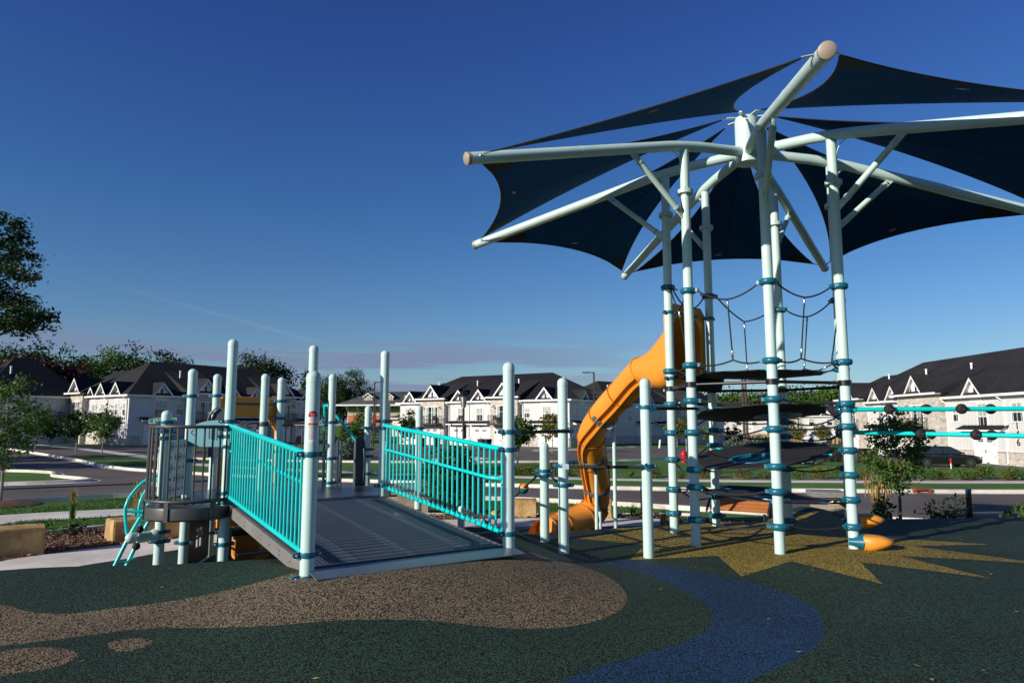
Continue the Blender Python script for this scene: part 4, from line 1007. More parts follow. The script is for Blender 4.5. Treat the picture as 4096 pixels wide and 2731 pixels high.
# ropes
def rope(p, q, sag, r=.011, n=10, name='rope'):
    return MB().tube([p.lerp(q, k / n) + Vector((0, 0, -4 * sag * (k / n) * (1 - k / n))) for k in range(n + 1)], r, 8).build(name, M['rope'], tw)
def PZ(n_, k, to=None):
    p = TP[n_]; v = Vector((p.x, p.y, CZZ[n_][k]))
    if to: u = (TP[to] - p).normalized(); v += u * (PR + .05)
    return v
def peak(p, q, mid, r=.011):
    k = 8; out = []
    for a, b in ((p, mid), (mid, q)):
        s_ = .035; out += [a.lerp(b, j / k) + Vector((0, 0, -4 * s_ * (j / k) * (1 - j / k))) for j in range(k + (1 if b is q else 0))]
    return MB().tube(out, r, 8).build('rope', M['rope'], tw)
def link(p, q, r=.015, l=.09):
    """steel swage link between p and q near p"""
    d = (q - p).normalized(); m = MB(); m.lathe(p + d * .02, [(.007, 0), (r, .02), (r, l), (.007, l + .02)], 10, d); m.build('swage_link', M['steel'], tw)
for a, b in (('T4', 'T2'), ('T6', 'T4'), ('T2', 'T1'), ('T3', 'T5'), ('T5', 'T7'), ('T7', 'T6')):
    p, q = PZ(a, 0, b), PZ(b, 0, a); mid = (p + q) / 2; mid.z = min(p.z, q.z) - .14; mid += (TC - mid).normalized() * Vector((1, 1, 0)).length * .02
    peak(p, q, mid)
    p2, q2 = PZ(a, 1, b), PZ(b, 1, a); mid2 = (p2 + q2) / 2; mid2.z = (p2.z + q2.z) / 2 + .05; mid2.x += (TC.x - mid2.x) * .12; mid2.y += (TC.y - mid2.y) * .12
    peak(p2, q2, mid2)
    rope(mid, mid2, 0, .010); link(mid, mid2); link(mid2, mid)
p, q = PZ('T1', 0, 'T3'), PZ('T3', 0, 'T1'); rope(p, q, .26); link(p, q); link(q, p)
lv = {('T4', 'T2'): [(2, 2), (3, 3), (4, 4), (5, 5), (6, 6)], ('T6', 'T4'): [(2, 2), (3, 3), (4, 4), (6, 5), (7, 6)], ('T2', 'T1'): [(2, 2), (3, 3), (4, 4), (5, 5), (6, 6)],
      ('T1', 'T3'): [(3, 2), (4, 4), (5, 5)], ('T3', 'T5'): [(2, 2), (3, 3), (4, 4), (5, 5)], ('T5', 'T7'): [(2, 2), (3, 3), (4, 4), (5, 5)], ('T7', 'T6'): [(2, 2), (3, 3), (4, 5), (5, 6)]}
rnd = random.Random(3)
for (a, b), prs in lv.items():
    for i, j in prs:
        p, q = PZ(a, i, b), PZ(b, j, a); rope(p, q, rnd.uniform(.02, .1))
# lobed black membranes with teal ringed holes
def membrane(z, tilt, hole, hr, rad=.86, twist=0):
    tx, ty = tilt
    def pt(a, r): x, y = math.cos(a) * r, math.sin(a) * r; return TC + Vector((x, y, z + tx * x + ty * y - .05 * math.cos(min(1, r / rad) * math.pi / 2)))
    hx, hy = hole; n = 84; rows = []; rings = 7
    for k in range(rings + 1):
        t = k / rings; row = []
        for j in range(n + 1):
            a = j / n * 2 * math.pi; rr = rad + .07 * (abs(math.cos(3.5 * (a - TROT - twist))) ** .7 - .5)
            ox, oy = math.cos(a) * rr, math.sin(a) * rr; ix, iy = hx + math.cos(a) * hr, hy + math.sin(a) * hr
            x, y = lerp(ix, ox, t), lerp(iy, oy, t); r = math.hypot(x, y)
            row.append(TC + Vector((x, y, z + tx * x + ty * y - .05 * math.cos(min(1, r / rad) * math.pi / 2))))
        rows.append(row)
    me_ = MB().slab(rows, .012).build('membrane', M['black'], tw)
    nv = Vector((-tx, -ty, 1)).normalized(); c = TC + Vector((hx, hy, z + tx * hx + ty * hy - .045))
    m = MB(); m.lathe(c, [(hr - .005, -.018), (hr + .05, -.018), (hr + .055, 0), (hr + .05, .016), (hr - .005, .016), (hr - .005, -.018)], 40, nv)
    m.cur = 1
    a_ = nv.orthogonal().normalized(); b_ = nv.cross(a_)
    for k in range(10): q = c + (a_ * math.cos(k * .628) + b_ * math.sin(k * .628)) * (hr + .025); m.lathe(q, [(.01, -.024), (.01, .022)], 8, nv)
    m.build('hole_ring', [M['clamp'], M['steel']], me_)
    # lugs and tie ropes out to the posts
    for i, n_ in enumerate(TN):
        a = TA[n_] + twist; e = TC + Vector((math.cos(a) * (rad + .03), math.sin(a) * (rad + .03), 0)); e.z = z + tx * (e.x - TC.x) + ty * (e.y - TC.y) - .004
        MB().obox(e - Vector((math.cos(a), math.sin(a), 0)) * .03, Vector((math.cos(a), math.sin(a), 0)) * .055, Vector((-math.sin(a), math.cos(a), 0)) * .03, (0, 0, .011)).build('corner_lug', M['teal'], me_)
        p = TP[n_]; zz = min(CZZ[n_][1:], key=lambda q: abs(q - e.z)); q = Vector((p.x, p.y, zz)) + (TC - p).normalized() * Vector((1, 1, 0)).length * 0
        q = Vector((p.x, p.y, zz)) + Vector((TC.x - p.x, TC.y - p.y, 0)).normalized() * (PR + .04)
        link(e, q, .013, .08); rope(e, q, .0, .010, 3)
membrane(3.72, (.0, .0), (.1, .1), .2, .86)
membrane(3.17, (.01, -.12), (.22, -.1), .27, .88)
membrane(2.60, (.135, .105), (-.1, -.05), .30, .92, .1)
membrane(2.03, (-.06, .0), (.15, .05), .2, .86)
# black landing between the two slide posts
t1, t3 = TP['T1'], TP['T3']; tu = (t3 - t1).normalized(); tn_ = Vector((-tu.y, tu.x, 0)); tn_ = tn_ if tn_.dot((t1 + t3) / 2 - TC) > 0 else -tn_
m = MB(); c = (t1 + t3) / 2; L_ = (t3 - t1).length / 2 - .07
m.prism([c - tu * L_ - tn_ * .28 + Vector((0, 0, 3.74)), c + tu * L_ - tn_ * .28 + Vector((0, 0, 3.74)), c + tu * L_ + tn_ * .06 + Vector((0, 0, 3.74)), c - tu * L_ + tn_ * .06 + Vector((0, 0, 3.74))], (0, 0, -.03))
m.prism([c - tu * L_ - tn_ * .28 + Vector((0, 0, 3.71)), c + tu * L_ - tn_ * .28 + Vector((0, 0, 3.71)), c + tu * L_ * .9 - tn_ * .24 + Vector((0, 0, 3.5)), c - tu * L_ * .9 - tn_ * .24 + Vector((0, 0, 3.5))], tn_ * .02)
m.build('landing', M['black'], tw)
# ------------------------------------------------------------------ tube slide
sd = thing('tube_slide', 'orange twisting tube slide coming down from the climbing tower', 'slide', (1.0, 13.0, .95))
hc = c + tn_ * .07
def hp3(u, z, d=0): return Vector((hc.x + tu.x * u + tn_.x * d, hc.y + tu.y * u + tn_.y * d, z))
def superell(cen, ux, uz, a, b, e, n=28):
    out = []
    for k in range(n):
        q = 2 * math.pi * k / n; cs, sn = math.cos(q), math.sin(q)
        out.append(cen + ux * (a * math.copysign(abs(cs) ** (2 / e), cs)) + uz * (b * math.copysign(abs(sn) ** (2 / e), sn)))
    return out
pth = [hp3(0, 3.98, .42), at(2572, 1484, 11.55), at(2490, 1570, 12.05), at(2415, 1655, 12.5), at(2366, 1738, 12.95), at(2371, 1830, 13.45), at(2387, 1930, 13.95), at(2386, 2010, 14.2), at(2350, 2062, 14.1), at(2270, 2096, 13.75), at(2190, 2122, 13.3), at(2150, 2136, 13.05)]
cl_ = spline(pth, 8)
RS = .245
# hood: flat panel with an arched opening, then the flare down to the round tube
z0, z1 = 3.70, 4.86
m = MB(); wv = .5; outer = [hp3(-wv, z0), hp3(wv, z0), hp3(wv, z1 - .07), hp3(wv - .07, z1), hp3(-wv + .07, z1), hp3(-wv, z1 - .07)]
fr_pts = []
N = 28
op = superell(hp3(0, 4.2), tu, Vector((0, 0, 1)), .37, .49, 3.4, N)
def onrect(k):
    q = 2 * math.pi * k / N; cs, sn = math.cos(q), math.sin(q); sc1 = 1 / max(abs(cs), abs(sn)); return hp3(max(-1, min(1, cs * sc1)) * wv, (z0 + z1) / 2 + max(-1, min(1, sn * sc1)) * (z1 - z0) / 2)
rc = [onrect(k) for k in range(N)]
back = tn_ * .05
m.add(rc + op + [p + back for p in rc] + [p + back for p in op], [(k, (k + 1) % N, N + (k + 1) % N, N + k) for k in range(N)] + [(2 * N + k, 3 * N + k, 3 * N + (k + 1) % N, 2 * N + (k + 1) % N) for k in range(N)] + [(k, 2 * N + k, 2 * N + (k + 1) % N, (k + 1) % N) for k in range(N)] + [(N + k, N + (k + 1) % N, 3 * N + (k + 1) % N, 3 * N + k) for k in range(N)])
hood = m.build('entrance_hood', M['orange'], sd)
MB().tube([hp3(-.3, 4.72, -.01), hp3(.3, 4.72, -.01)], .018, 10).build('hood_bar', M['clamp'], hood)
m = MB(); rings = []
tt1 = (cl_[9] - cl_[7]).normalized(); KF = 12
for k in range(KF + 1):
    t = k / KF; ce = hp3(0, 4.2, .05).lerp(Vector(pth[1]), t) + Vector((0, 0, -.12 * math.sin(math.pi * t) * (1 if t > .0 else 0) - .0)); s_ = .35 * S(t) + .65 * t ** .9
    ux = tu.lerp(tu, 1); nrm = tn_.lerp(tt1, t).normalized(); ux = (tu - nrm * tu.dot(nrm)).normalized(); uz = nrm.cross(ux); uz = uz if uz.z > 0 else -uz
    rings.append(superell(ce, ux, uz, lerp(.37, RS, s_), lerp(.49, RS, s_), lerp(3.4, 2, t)))
m.add([p for r_ in rings for p in r_], [(i * N + j, i * N + (j + 1) % N, (i + 1) * N + (j + 1) % N, (i + 1) * N + j) for i in range(KF) for j in range(N)])
fl = m.build('flare', M['orange'], sd)
# tube sections with end flanges and side ribs
cl2 = cl_[8:]
nseg = [0, 9, 17, 25, 33, 41, 49, 57, 66, len(cl2) - 9]
def frame(i):
    t = (cl2[min(i + 1, len(cl2) - 1)] - cl2[max(i - 1, 0)]).normalized(); r_ = t.cross(Vector((0, 0, 1))).normalized(); return t, r_, r_.cross(t)
for a, b in zip(nseg[:-1], nseg[1:]):
    b = min(b, len(cl2) - 1)
    if b <= a: continue
    sec = MB().tube(cl2[a:b + 1], RS, 32, caps=False).build('tube_section', M['orange'], sd)
    m = MB()
    for e in (a, b):
        t, r_, u_ = frame(e); m.lathe(cl2[e], [(RS, -.012), (RS + .022, -.01), (RS + .022, .01), (RS, .012)], 32, t)
    m.build('ring_flange', M['orange'], sec)
    for s_ in (-1, 1):
        m = MB(); g_ = []
        for e in range(a, b + 1):
            t, r0_, u0_ = frame(e); r_ = r0_ * math.cos(.8) + u0_ * math.sin(.8); u_ = u0_ * math.cos(.8) - r0_ * math.sin(.8); p = cl2[e] + r_ * s_ * (RS - .012); q = r_ * s_ * .055; w_ = u_ * .055; x_ = u_ * .016
            g_.append([p + w_ + x_, p + w_ + x_ + q, p + w_ + q, p + w_ + r_ * s_ * .012, p - w_ + r_ * s_ * .012, p - w_ + q, p - w_ - x_ + q, p - w_ - x_])
        n8 = 8; m.add([z for r2 in g_ for z in r2], [(i * n8 + j, i * n8 + j + 1, (i + 1) * n8 + j + 1, (i + 1) * n8 + j) for i in range(len(g_) - 1) for j in range(7)])
        m.build('side_rib', M['orange'], sec, ang=30)
# open half pipe at the exit
rows = []; ts = cl2[-10:]
for i, p in enumerate(ts):
    t, r_, u_ = frame(len(cl2) - 10 + i); h = lerp(1.0, .55, S(i / 9))
    rows.append([p + (r_ * math.cos(q) + u_ * math.sin(q)) * RS for q in [math.pi + (math.pi) * k / 14 * 1 + lerp(-1.0, .25, S(i / 9)) * (1 - 2 * k / 14) * 1.0 for k in range(15)]])
MB().slab(rows, .018, (0, 0, 1)).build('exit_chute', M['orange'], sd)
# mint supports with saddles
for (X, Ytop, Xb, D) in ((2455, 1683, 2461, 12.75), (2384, 1868, 2385, 13.4), (2400, 2018, 2399, 13.95)):
    b0 = at(Xb, 2107, D); tpt = at(X, Ytop, D)
    o = MB().tube([(tpt.x, tpt.y, H(tpt.x, tpt.y) - .1), (tpt.x, tpt.y, tpt.z - .05)], .034, 16).build('support_post', M['mint'], sd)
    j = min(range(len(cl2)), key=lambda q: (cl2[q] - tpt - Vector((0, 0, .3))).length); t, r_, u_ = frame(j)
    m = MB(); g_ = []
    for k in range(13):
        q = math.pi * 1.08 + math.pi * .84 * k / 12; p = cl2[j] + (r_ * math.cos(q) + u_ * math.sin(q)) * (RS + .028); g_.append([p - t * .045, p + t * .045])
    m.slab(g_, .012); m.tube([(tpt.x, tpt.y, tpt.z - .12), cl2[j] - u_ * (RS + .03)], [.034, .06], 14); m.build('saddle', M['plate'], o)
# ------------------------------------------------------------------ teal grip pipes on the right
gpz = thing('grip_pipes', 'two horizontal teal pipes with black ball grips running out to the right of the tower', 'climbing bars', (TP['T6'].x + .2, TP['T6'].y, 2.9))
u0, u1 = Vector((TP['T6'].x + .05, TP['T6'].y, 3.2)), at(4330, 1633, 8.35); l0, l1 = Vector((TP['T7'].x + .05, TP['T7'].y, 2.9)), at(4330, 1747, 7.7)
for p, q, gl in ((u0, u1, ((3544, -1), (3722, 1), (3830, -1), (3980, 1))), (l0, l1, ((3516, 1), (3668, -1), (3740, 1), (3888, -1), (3985, 1)))):
    pp = MB().tube([p, q], .029, 18).build('pipe', M['teal'], gpz)
    for X, s_ in gl:
        dx = (X - 2048) / F * .99
        lo, hi = 0.0, 1.0
        for _ in range(40):
            mm = (lo + hi) / 2; v = p.lerp(q, mm); yc = math.cos(PITCH) * v.y + math.sin(PITCH) * (v.z - CZ)
            if 2048 + F * v.x / yc < X: lo = mm
            else: hi = mm
        c_ = p.lerp(q, lo); d_ = Vector((0, s_, 0)); c2_ = c_ + d_ * .08
        o = MB().lathe(c2_, [(.02, -.06), (.05, -.045), (.064, -.01), (.062, .015), (.05, .035), (.03, .042), (.018, .04), (.016, .02)], 22, d_).build('ball_grip', M['black'], pp)
        MB().lathe(c2_, [(.014, .015), (.014, .034), (.006, .038)], 10, d_).build('bolt', M['steel'], o)
        MB().tube([c_, c2_], .022, 10).build('grip_stem', M['teal'], o)
    MB().lathe(p, [(.05, -.05), (.05, .05)], 12, (1, 0, 0)).build('pipe_socket', M['teal'], pp)
post(gpz, u1.x + .1, (u1.y + l1.y) / 2, 1.0, 3.6)
clamp(POSTS['T6'], TP['T6'].x, TP['T6'].y, 3.2, .1, mat='clamp', h=.07); clamp(POSTS['T7'], TP['T7'].x, TP['T7'].y, 2.9, .1, mat='clamp', h=.07)
# ------------------------------------------------------------------ orange step pods at the foot of two posts
def pod(n_, X, Y, D, lab_):
    p = TP[n_]; c_ = at(X, Y, D); r_ = thing('step_pod', lab_, 'step', (c_.x, c_.y, c_.z), 0, 'orange step pods on the tower posts')
    u = Vector((c_.x - p.x, c_.y - p.y, 0)).normalized(); v = Vector((-u.y, u.x, 0)); rows = []
    for t in [k / 14 for k in range(15)]:
        x = lerp(-.2, .27, t); w_ = (.15 * math.sqrt(max(0, 1 - max(0, (x - .02) / .25) ** 2)) if x > .02 else lerp(.1, .15, (x + .2) / .22)); top = .085 * (1 - (max(0, x) / .3) ** 3); bot = -.115 * max(.08, 1 - (max(0, x) / .275) ** 1.6) if x > 0 else -.115
        w_ = max(w_, .012); ring = []
        for k in range(20):
            q = 2 * math.pi * k / 20; cs, sn = math.cos(q), math.sin(q); ring.append(c_ + u * x + v * (w_ * math.copysign(abs(cs) ** .7, cs)) + Vector((0, 0, (top * abs(sn) ** .5 if sn > 0 else bot * abs(sn) ** 1.0))))
        rows.append(ring)
    def shell(rs, name, mat):
        m = MB(); n = 20; m.add([q for r2 in rs for q in r2], [(i * n + j, i * n + (j + 1) % n, (i + 1) * n + (j + 1) % n, (i + 1) * n + j) for i in range(len(rs) - 1) for j in range(n)] + [tuple(range(n))[::-1], tuple((len(rs) - 1) * n + j for j in range(n))]); return m.build(name, mat, r_, ang=60)
    shell(rows[4:], 'pod_step', M['orange'])
    m = MB(); q0 = Vector((p.x, p.y, c_.z)); rs = []
    for k in range(7):
        t = k / 6; cc_ = q0.lerp(c_ + u * -.06, t) - u * lerp(.06, 0, t); a_, b_ = lerp(.085, .145, t), lerp(.05, .10, t)
        rs.append([cc_ + v * a_ * math.cos(2 * math.pi * j / 20) + Vector((0, 0, b_ * math.sin(2 * math.pi * j / 20) - .005)) for j in range(20)])
    shell(rs, 'pod_bracket', M['clamp'])
    MB().lathe(q0.lerp(c_, .55) - Vector((0, .12, .0)), [(.02, -.02), (.02, .012)], 12, (0, 1, 0)).build('bolt', M['steel'], r_)
pod('T6', 3478, 2166, 8.85, 'orange step pod with teal bracket at the foot of the nearest right tower post')
pod('T7', 3452, 2078, 9.85, 'orange step pod half hidden behind the right front tower post')
# ------------------------------------------------------------------ buildings
class Fr:
    """facade frame in a building's own axes: s along the wall, d outward, z up"""
    def __init__(s, o, u, n): s.o, s.u, s.n = Vector((*o, 0)), Vector((*u, 0)), Vector((*n, 0))
    def __call__(s, a, d, z): return s.o + s.u * a + s.n * d + Vector((0, 0, z))
def fbox(m, f, s0, s1, d0, d1, z0, z1):
    m.obox(f((s0 + s1) / 2, (d0 + d1) / 2, (z0 + z1) / 2), f.u * (s1 - s0) / 2, f.n * (d1 - d0) / 2, (0, 0, (z1 - z0) / 2)); return m
def window(par, f, sc_, z0, w, h, d=0, blind=True, grid=True):
    m = MB(); t = .09
    for a, b, c, e in ((sc_ - w / 2 - t, sc_ - w / 2, z0 - t, z0 + h + t), (sc_ + w / 2, sc_ + w / 2 + t, z0 - t, z0 + h + t), (sc_ - w / 2, sc_ + w / 2, z0 - t, z0), (sc_ - w / 2, sc_ + w / 2, z0 + h, z0 + h + t), (sc_ - w / 2, sc_ + w / 2, z0 + h * .48, z0 + h * .48 + .07)):
        fbox(m, f, a, b, d - .05, d + .05, c, e)
    if grid: fbox(m, f, sc_ - .012, sc_ + .012, d + .012, d + .03, z0 + h * .55, z0 + h)
    fr_ = m.build('window', M['white'], par, local=True)
    g_ = MB(); fbox(g_, f, sc_ - w / 2, sc_ + w / 2, d - .02, d + .012, z0, z0 + h * .48); gl = g_.build('pane', M['glass'], fr_, local=True)
    b_ = MB(); fbox(b_, f, sc_ - w / 2, sc_ + w / 2, d - .02, d + .012, z0 + h * .48 + .07, z0 + h); b_.build('blind' if blind else 'pane', M['blind'] if blind else M['glass'], fr_, local=True)
def garage(par, f, sc_, w=2.5, h=2.15, d=0):
    m = MB(); fbox(m, f, sc_ - w / 2, sc_ + w / 2, d - .03, d + .03, .02, h)
    for k in range(1, 4): fbox(m, f, sc_ - w / 2, sc_ + w / 2, d + .03, d + .036, h * k / 4 - .012, h * k / 4 + .012)
    o = m.build('garage_door', M['white'], par, local=True)
    m = MB(); t = .12
    for a, b, c, e in ((sc_ - w / 2 - t, sc_ - w / 2, .0, h + t), (sc_ + w / 2, sc_ + w / 2 + t, .0, h + t), (sc_ - w / 2, sc_ + w / 2, h, h + t)): fbox(m, f, a, b, d - .02, d + .07, c, e)
    m.build('door_frame', M['white'], o, local=True)
    m = MB()
    for s0 in (sc_ - w * .34, sc_ + w * .09):
        for i in range(4):
            for j in range(2): fbox(m, f, s0 + i * w * .066, s0 + i * w * .066 + w * .052, d + .03, d + .042, h * .8 + j * .14, h * .8 + j * .14 + .11)
    m.build('door_lights', M['glass'], o, local=True)
    m = MB()
    for s_ in (-.05, .05): fbox(m, f, sc_ + s_ - .012, sc_ + s_ + .012, d + .035, d + .06, h * .4, h * .52)
    for s_, e in ((-1, 1), (1, -1)):
        for z in (h * .25, h * .72): fbox(m, f, *sorted((sc_ + s_ * w / 2, sc_ + s_ * w / 2 + e * .38)), d + .031, d + .04, z - .012, z + .012)
    m.build('door_hardware', M['blackmetal'], o, local=True)
def awning(par, f, s0, s1, z=2.62, dep=.75):
    m = MB(); m.prism([f(s0, 0, z + .42), f(s0, dep, z + .1), f(s0, dep, z + .06), f(s0, 0, z + .36)], f.u * (s1 - s0))
    k = int((s1 - s0) / .3)
    for i in range(k + 1): m.prism([f(s0 + (s1 - s0 - .03) * i / k, .0, z + .47), f(s0 + (s1 - s0 - .03) * i / k, dep, z + .15), f(s0 + (s1 - s0 - .03) * i / k, dep, z + .1), f(s0 + (s1 - s0 - .03) * i / k, .0, z + .42)], f.u * .03)
    o = m.build('awning', M['roof'], par, local=True)
    m = MB(); fbox(m, f, s0, s1, dep - .06, dep + .012, z - .06, z + .07); m.prism([f(s0 + .2, .02, z - .05), f(s0 + .2, .02, z + .33), f(s0 + .2, dep - .07, z + .02), f(s0 + .2, dep - .07, z - .05)], f.u * .06); m.prism([f(s1 - .26, .02, z - .05), f(s1 - .26, .02, z + .33), f(s1 - .26, dep - .07, z + .02), f(s1 - .26, dep - .07, z - .05)], f.u * .06)
    m.build('awning_trim', M['white'], o, local=True)
def gable(par, f, sc_, w, ze, h, d=0, run=3.2, wallw=None):
    """white gable dormer on the eave with barge boards, black vent and dark roof"""
    ww = wallw or w * .62; hh = h * .9
    m = MB(); m.prism([f(sc_ - ww / 2, d, ze - .5), f(sc_ + ww / 2, d, ze - .5), f(sc_ + ww / 2, d, ze + h * (1 - ww / w)), f(sc_, d, ze + h - .05), f(sc_ - ww / 2, d, ze + h * (1 - ww / w))], f.n * -.8)
    o = m.build('gable', M['white'], par, local=True)
    ov = .42; m = MB(); r_ = MB()
    for s_ in (-1, 1):
        a, b = f(sc_, d + ov, ze + h), f(sc_ + s_ * w / 2, d + ov, ze)
        m.prism([a + Vector((0, 0, .02)), b + Vector((0, 0, .02)), b + Vector((0, 0, -.2)), a + Vector((0, 0, -.24))], f.n * -.06)
        m.prism([f(sc_, d + ov - .07, ze + h - .06), f(sc_ + s_ * w / 2, d + ov - .07, ze - .06), f(sc_ + s_ * w / 2, d + ov - .07, ze - .1), f(sc_, d + ov - .07, ze + h - .1)], f.n * -(ov))
        r_.prism([f(sc_, d + ov + .02, ze + h + .09), f(sc_ + s_ * (w / 2 + .06), d + ov + .02, ze + .02), f(sc_ + s_ * (w / 2 + .06), d + ov + .02, ze - .02), f(sc_, d + ov + .02, ze + h + .03)], f.n * -(run + ov))
    m.build('barge_board', M['white'], o, local=True); r_.build('gable_roof', M['roof'], o, local=True)
    m = MB(); fbox(m, f, sc_ - .13, sc_ + .13, d + .0, d + .03, ze + .05, ze + .05 + min(.72, h * .5)); m.build('vent', M['blackmetal'], o, local=True)
def balcony(par, f, s0, s1, d, z=2.5, dep=1.25):
    m = MB(); fbox(m, f, s0, s1, d, d + dep, z, z + .22); o = m.build('balcony', M['blackmetal'], par, local=True)
    m = MB(); zt = z + 1.2
    for a, b, c, e in ((s0, s1, d + dep - .05, d + dep), (s0, s0 + .05, d, d + dep), (s1 - .05, s1, d, d + dep)):
        fbox(m, f, a, b, c, e, zt - .05, zt); fbox(m, f, a, b, c, e, z + .3, z + .34)
    k = int((s1 - s0) / .13)
    for i in range(k + 1): x = s0 + .01 + (s1 - s0 - .03) * i / k; fbox(m, f, x, x + .02, d + dep - .035, d + dep - .015, z + .22, zt)
    for i in range(8):
        y = d + dep * i / 8
        for x in (s0 + .015, s1 - .035): fbox(m, f, x, x + .02, y, y + .02, z + .22, zt)
    m.build('balcony_railing', M['blackmetal'], o, local=True)
    m = MB(); 
    for x in (s0 + .1, s1 - .1): m.tube([f(x, d + dep - .1, zt), f(x, d + .02, zt + 1.3)], .014, 6)
    m.build('stay_rod', M['blackmetal'], o, local=True)
    return o
def patio_door(par, f, sc_, d, z=2.72, w=1.8, h=2.1):
    m = MB(); t = .1
    for a, b, c, e in ((sc_ - w / 2 - t, sc_ - w / 2, z, z + h + t), (sc_ + w / 2, sc_ + w / 2 + t, z, z + h + t), (sc_ - .05, sc_ + .05, z, z + h), (sc_ - w / 2, sc_ + w / 2, z + h, z + h + t), (sc_ - w / 2, sc_ - .05, z + h * .66, z + h * .66 + .03), (sc_ + .05, sc_ + w / 2, z + h * .66, z + h * .66 + .03)): fbox(m, f, a, b, d - .03, d + .05, c, e)
    o = m.build('patio_door', M['white'], par, local=True)
    m = MB(); fbox(m, f, sc_ - w / 2, sc_ + w / 2, d - .03, d + .012, z, z + h); m.build('pane', M['glass'], o, local=True)
    m = MB(); fbox(m, f, sc_ - w / 2 + .02, sc_ - w / 2 + .35, d + .012, d + .016, z + .05, z + h); fbox(m, f, sc_ + .15, sc_ + w * .33, d + .012, d + .016, z + .05, z + h); m.build('curtain', M['blind'], o, local=True)
def wall_lamp(par, f, s_, d, z):
    m = MB(); m.tube([f(s_, d, z), f(s_, d + .2, z + .12), f(s_, d + .3, z + .05)], .02, 6); m.lathe(f(s_, d + .3, z - .08), [(.15, 0), (.05, .1), (.03, .14)], 10); m.build('wall_lamp', M['blackmetal'], par, local=True)
def downspout(par, f, s_, d, zt, kick=1):
    m = MB(); m.tube([f(s_ - .3 * kick, d + .42, zt), f(s_ - .2 * kick, d + .38, zt - .12), f(s_, d + .08, zt - .4), f(s_, d + .07, zt - .7), f(s_, d + .07, .3), f(s_ + .1 * kick, d + .2, .1)], .05, 8); m.build('downspout', M['white'], par, local=True)
def hip(m, x0, x1, y0, y1, z, rise, ov=.45, hip0=1, hip1=1):
    x0 -= ov; x1 += ov; y0 -= ov; y1 += ov
    if y1 - y0 > x1 - x0:                                   # ridge runs along the longer side
        hh = (x1 - x0) / 2; xc = (x0 + x1) / 2; a, b = y0 + hh * .9, y1 - hh * .9
        v = [(x0, y0, z), (x1, y0, z), (x1, y1, z), (x0, y1, z), (xc, a, z + rise), (xc, b, z + rise)]
        m.add(v + [(p[0], p[1], p[2] - .03) for p in v[:4]], [(0, 1, 4), (1, 2, 5, 4), (2, 3, 5), (3, 0, 4, 5), (0, 6, 7, 1), (1, 7, 8, 2), (2, 8, 9, 3), (3, 9, 6, 0), (6, 9, 8, 7)])
        return
    hh = (y1 - y0) / 2; yc = (y0 + y1) / 2
    a, b = x0 + hh * .9 * hip0, x1 - hh * .9 * hip1
    v = [(x0, y0, z), (x1, y0, z), (x1, y1, z), (x0, y1, z), (a, yc, z + rise), (b, yc, z + rise)]
    lo = [(p[0], p[1], p[2] - .03) for p in v[:4]]
    m.add(v + lo, [(0, 1, 5, 4), (1, 2, 5), (2, 3, 4, 5), (3, 0, 4), (0, 6, 7, 1), (1, 7, 8, 2), (2, 8, 9, 3), (3, 9, 6, 0), (6, 9, 8, 7)])
EV = 5.35
def stone_bay(par, f, s0, s1, pr=.65, gar=True, gh=1.55, bal=True):
    sl = par['slope']
    m = MB(); fbox(m, f, s0, s1, -.05, pr, -.3, EV + .5); o = m.build('stone_bay', M['stone'], par, local=True)
    e = EV + .52; m = MB(); x0, x1 = s0 - .45, s1 + .45; pt = (5.15 * sl - .5) / (pr + 5.2)
    m.prism([f(x0, pr + .5, e), f(x0, pr + .5, e + .05), f(x0, -4.7, e + .05 + pt * (pr + 5.2)), f(x0, -4.7, e - .2)], f.u * (x1 - x0))
    m.build('bay_roof', M['roof'], o, local=True)
    m = MB(); fbox(m, f, x0, x1, pr + .44, pr + .56, e - .13, e + .05); fbox(m, f, x0, x1, pr - .02, pr + .46, e - .1, e - .05); m.build('bay_fascia', M['white'], o, local=True)
    sc_ = (s0 + s1) / 2
    gable(par, f, sc_, 2.7, e + .1, gh + .1, pr - .02, 3.5, 1.5)
    if bal: balcony(par, f, sc_ - 1.55, sc_ + 1.55, pr); patio_door(par, f, sc_, pr)
    for s_ in (-1.35, 1.35): wall_lamp(par, f, sc_ + s_, pr, 4.75)
    if gar: garage(par, f, sc_, 2.45, 2.15, pr)
def siding_bay(par, f, s0, s1, win=(), gab=None, gar=None, aw=None, stone=True):
    for w_ in win: window(par, f, *w_)
    if gab is not None: gable(par, f, gab, 2.5, EV + .08, 1.5, 0.02)
    if aw: awning(par, f, *aw)
    if gar is not None: garage(par, f, gar); wall_lamp(par, f, gar, .02, 2.45)
    if stone:
        m = MB(); segs = [(s0, s1)]
        if gar is not None: segs = [(s0, gar - 1.4), (gar + 1.4, s1)]
        for a, b in segs:
            if b - a > .15: fbox(m, f, a, b, -.02, .09, -.3, .98); fbox(m, f, a, b, -.02, .13, .98, 1.04)
        if m.v: m.build('stone_skirt', M['stone'], par, local=True)
def battens(m, f, L, z0=.9, z1=EV, st=.42):
    for i in range(int(L / st) + 1): fbox(m, f, i * st, min(L, i * st + .05), 0, .022, z0, z1)
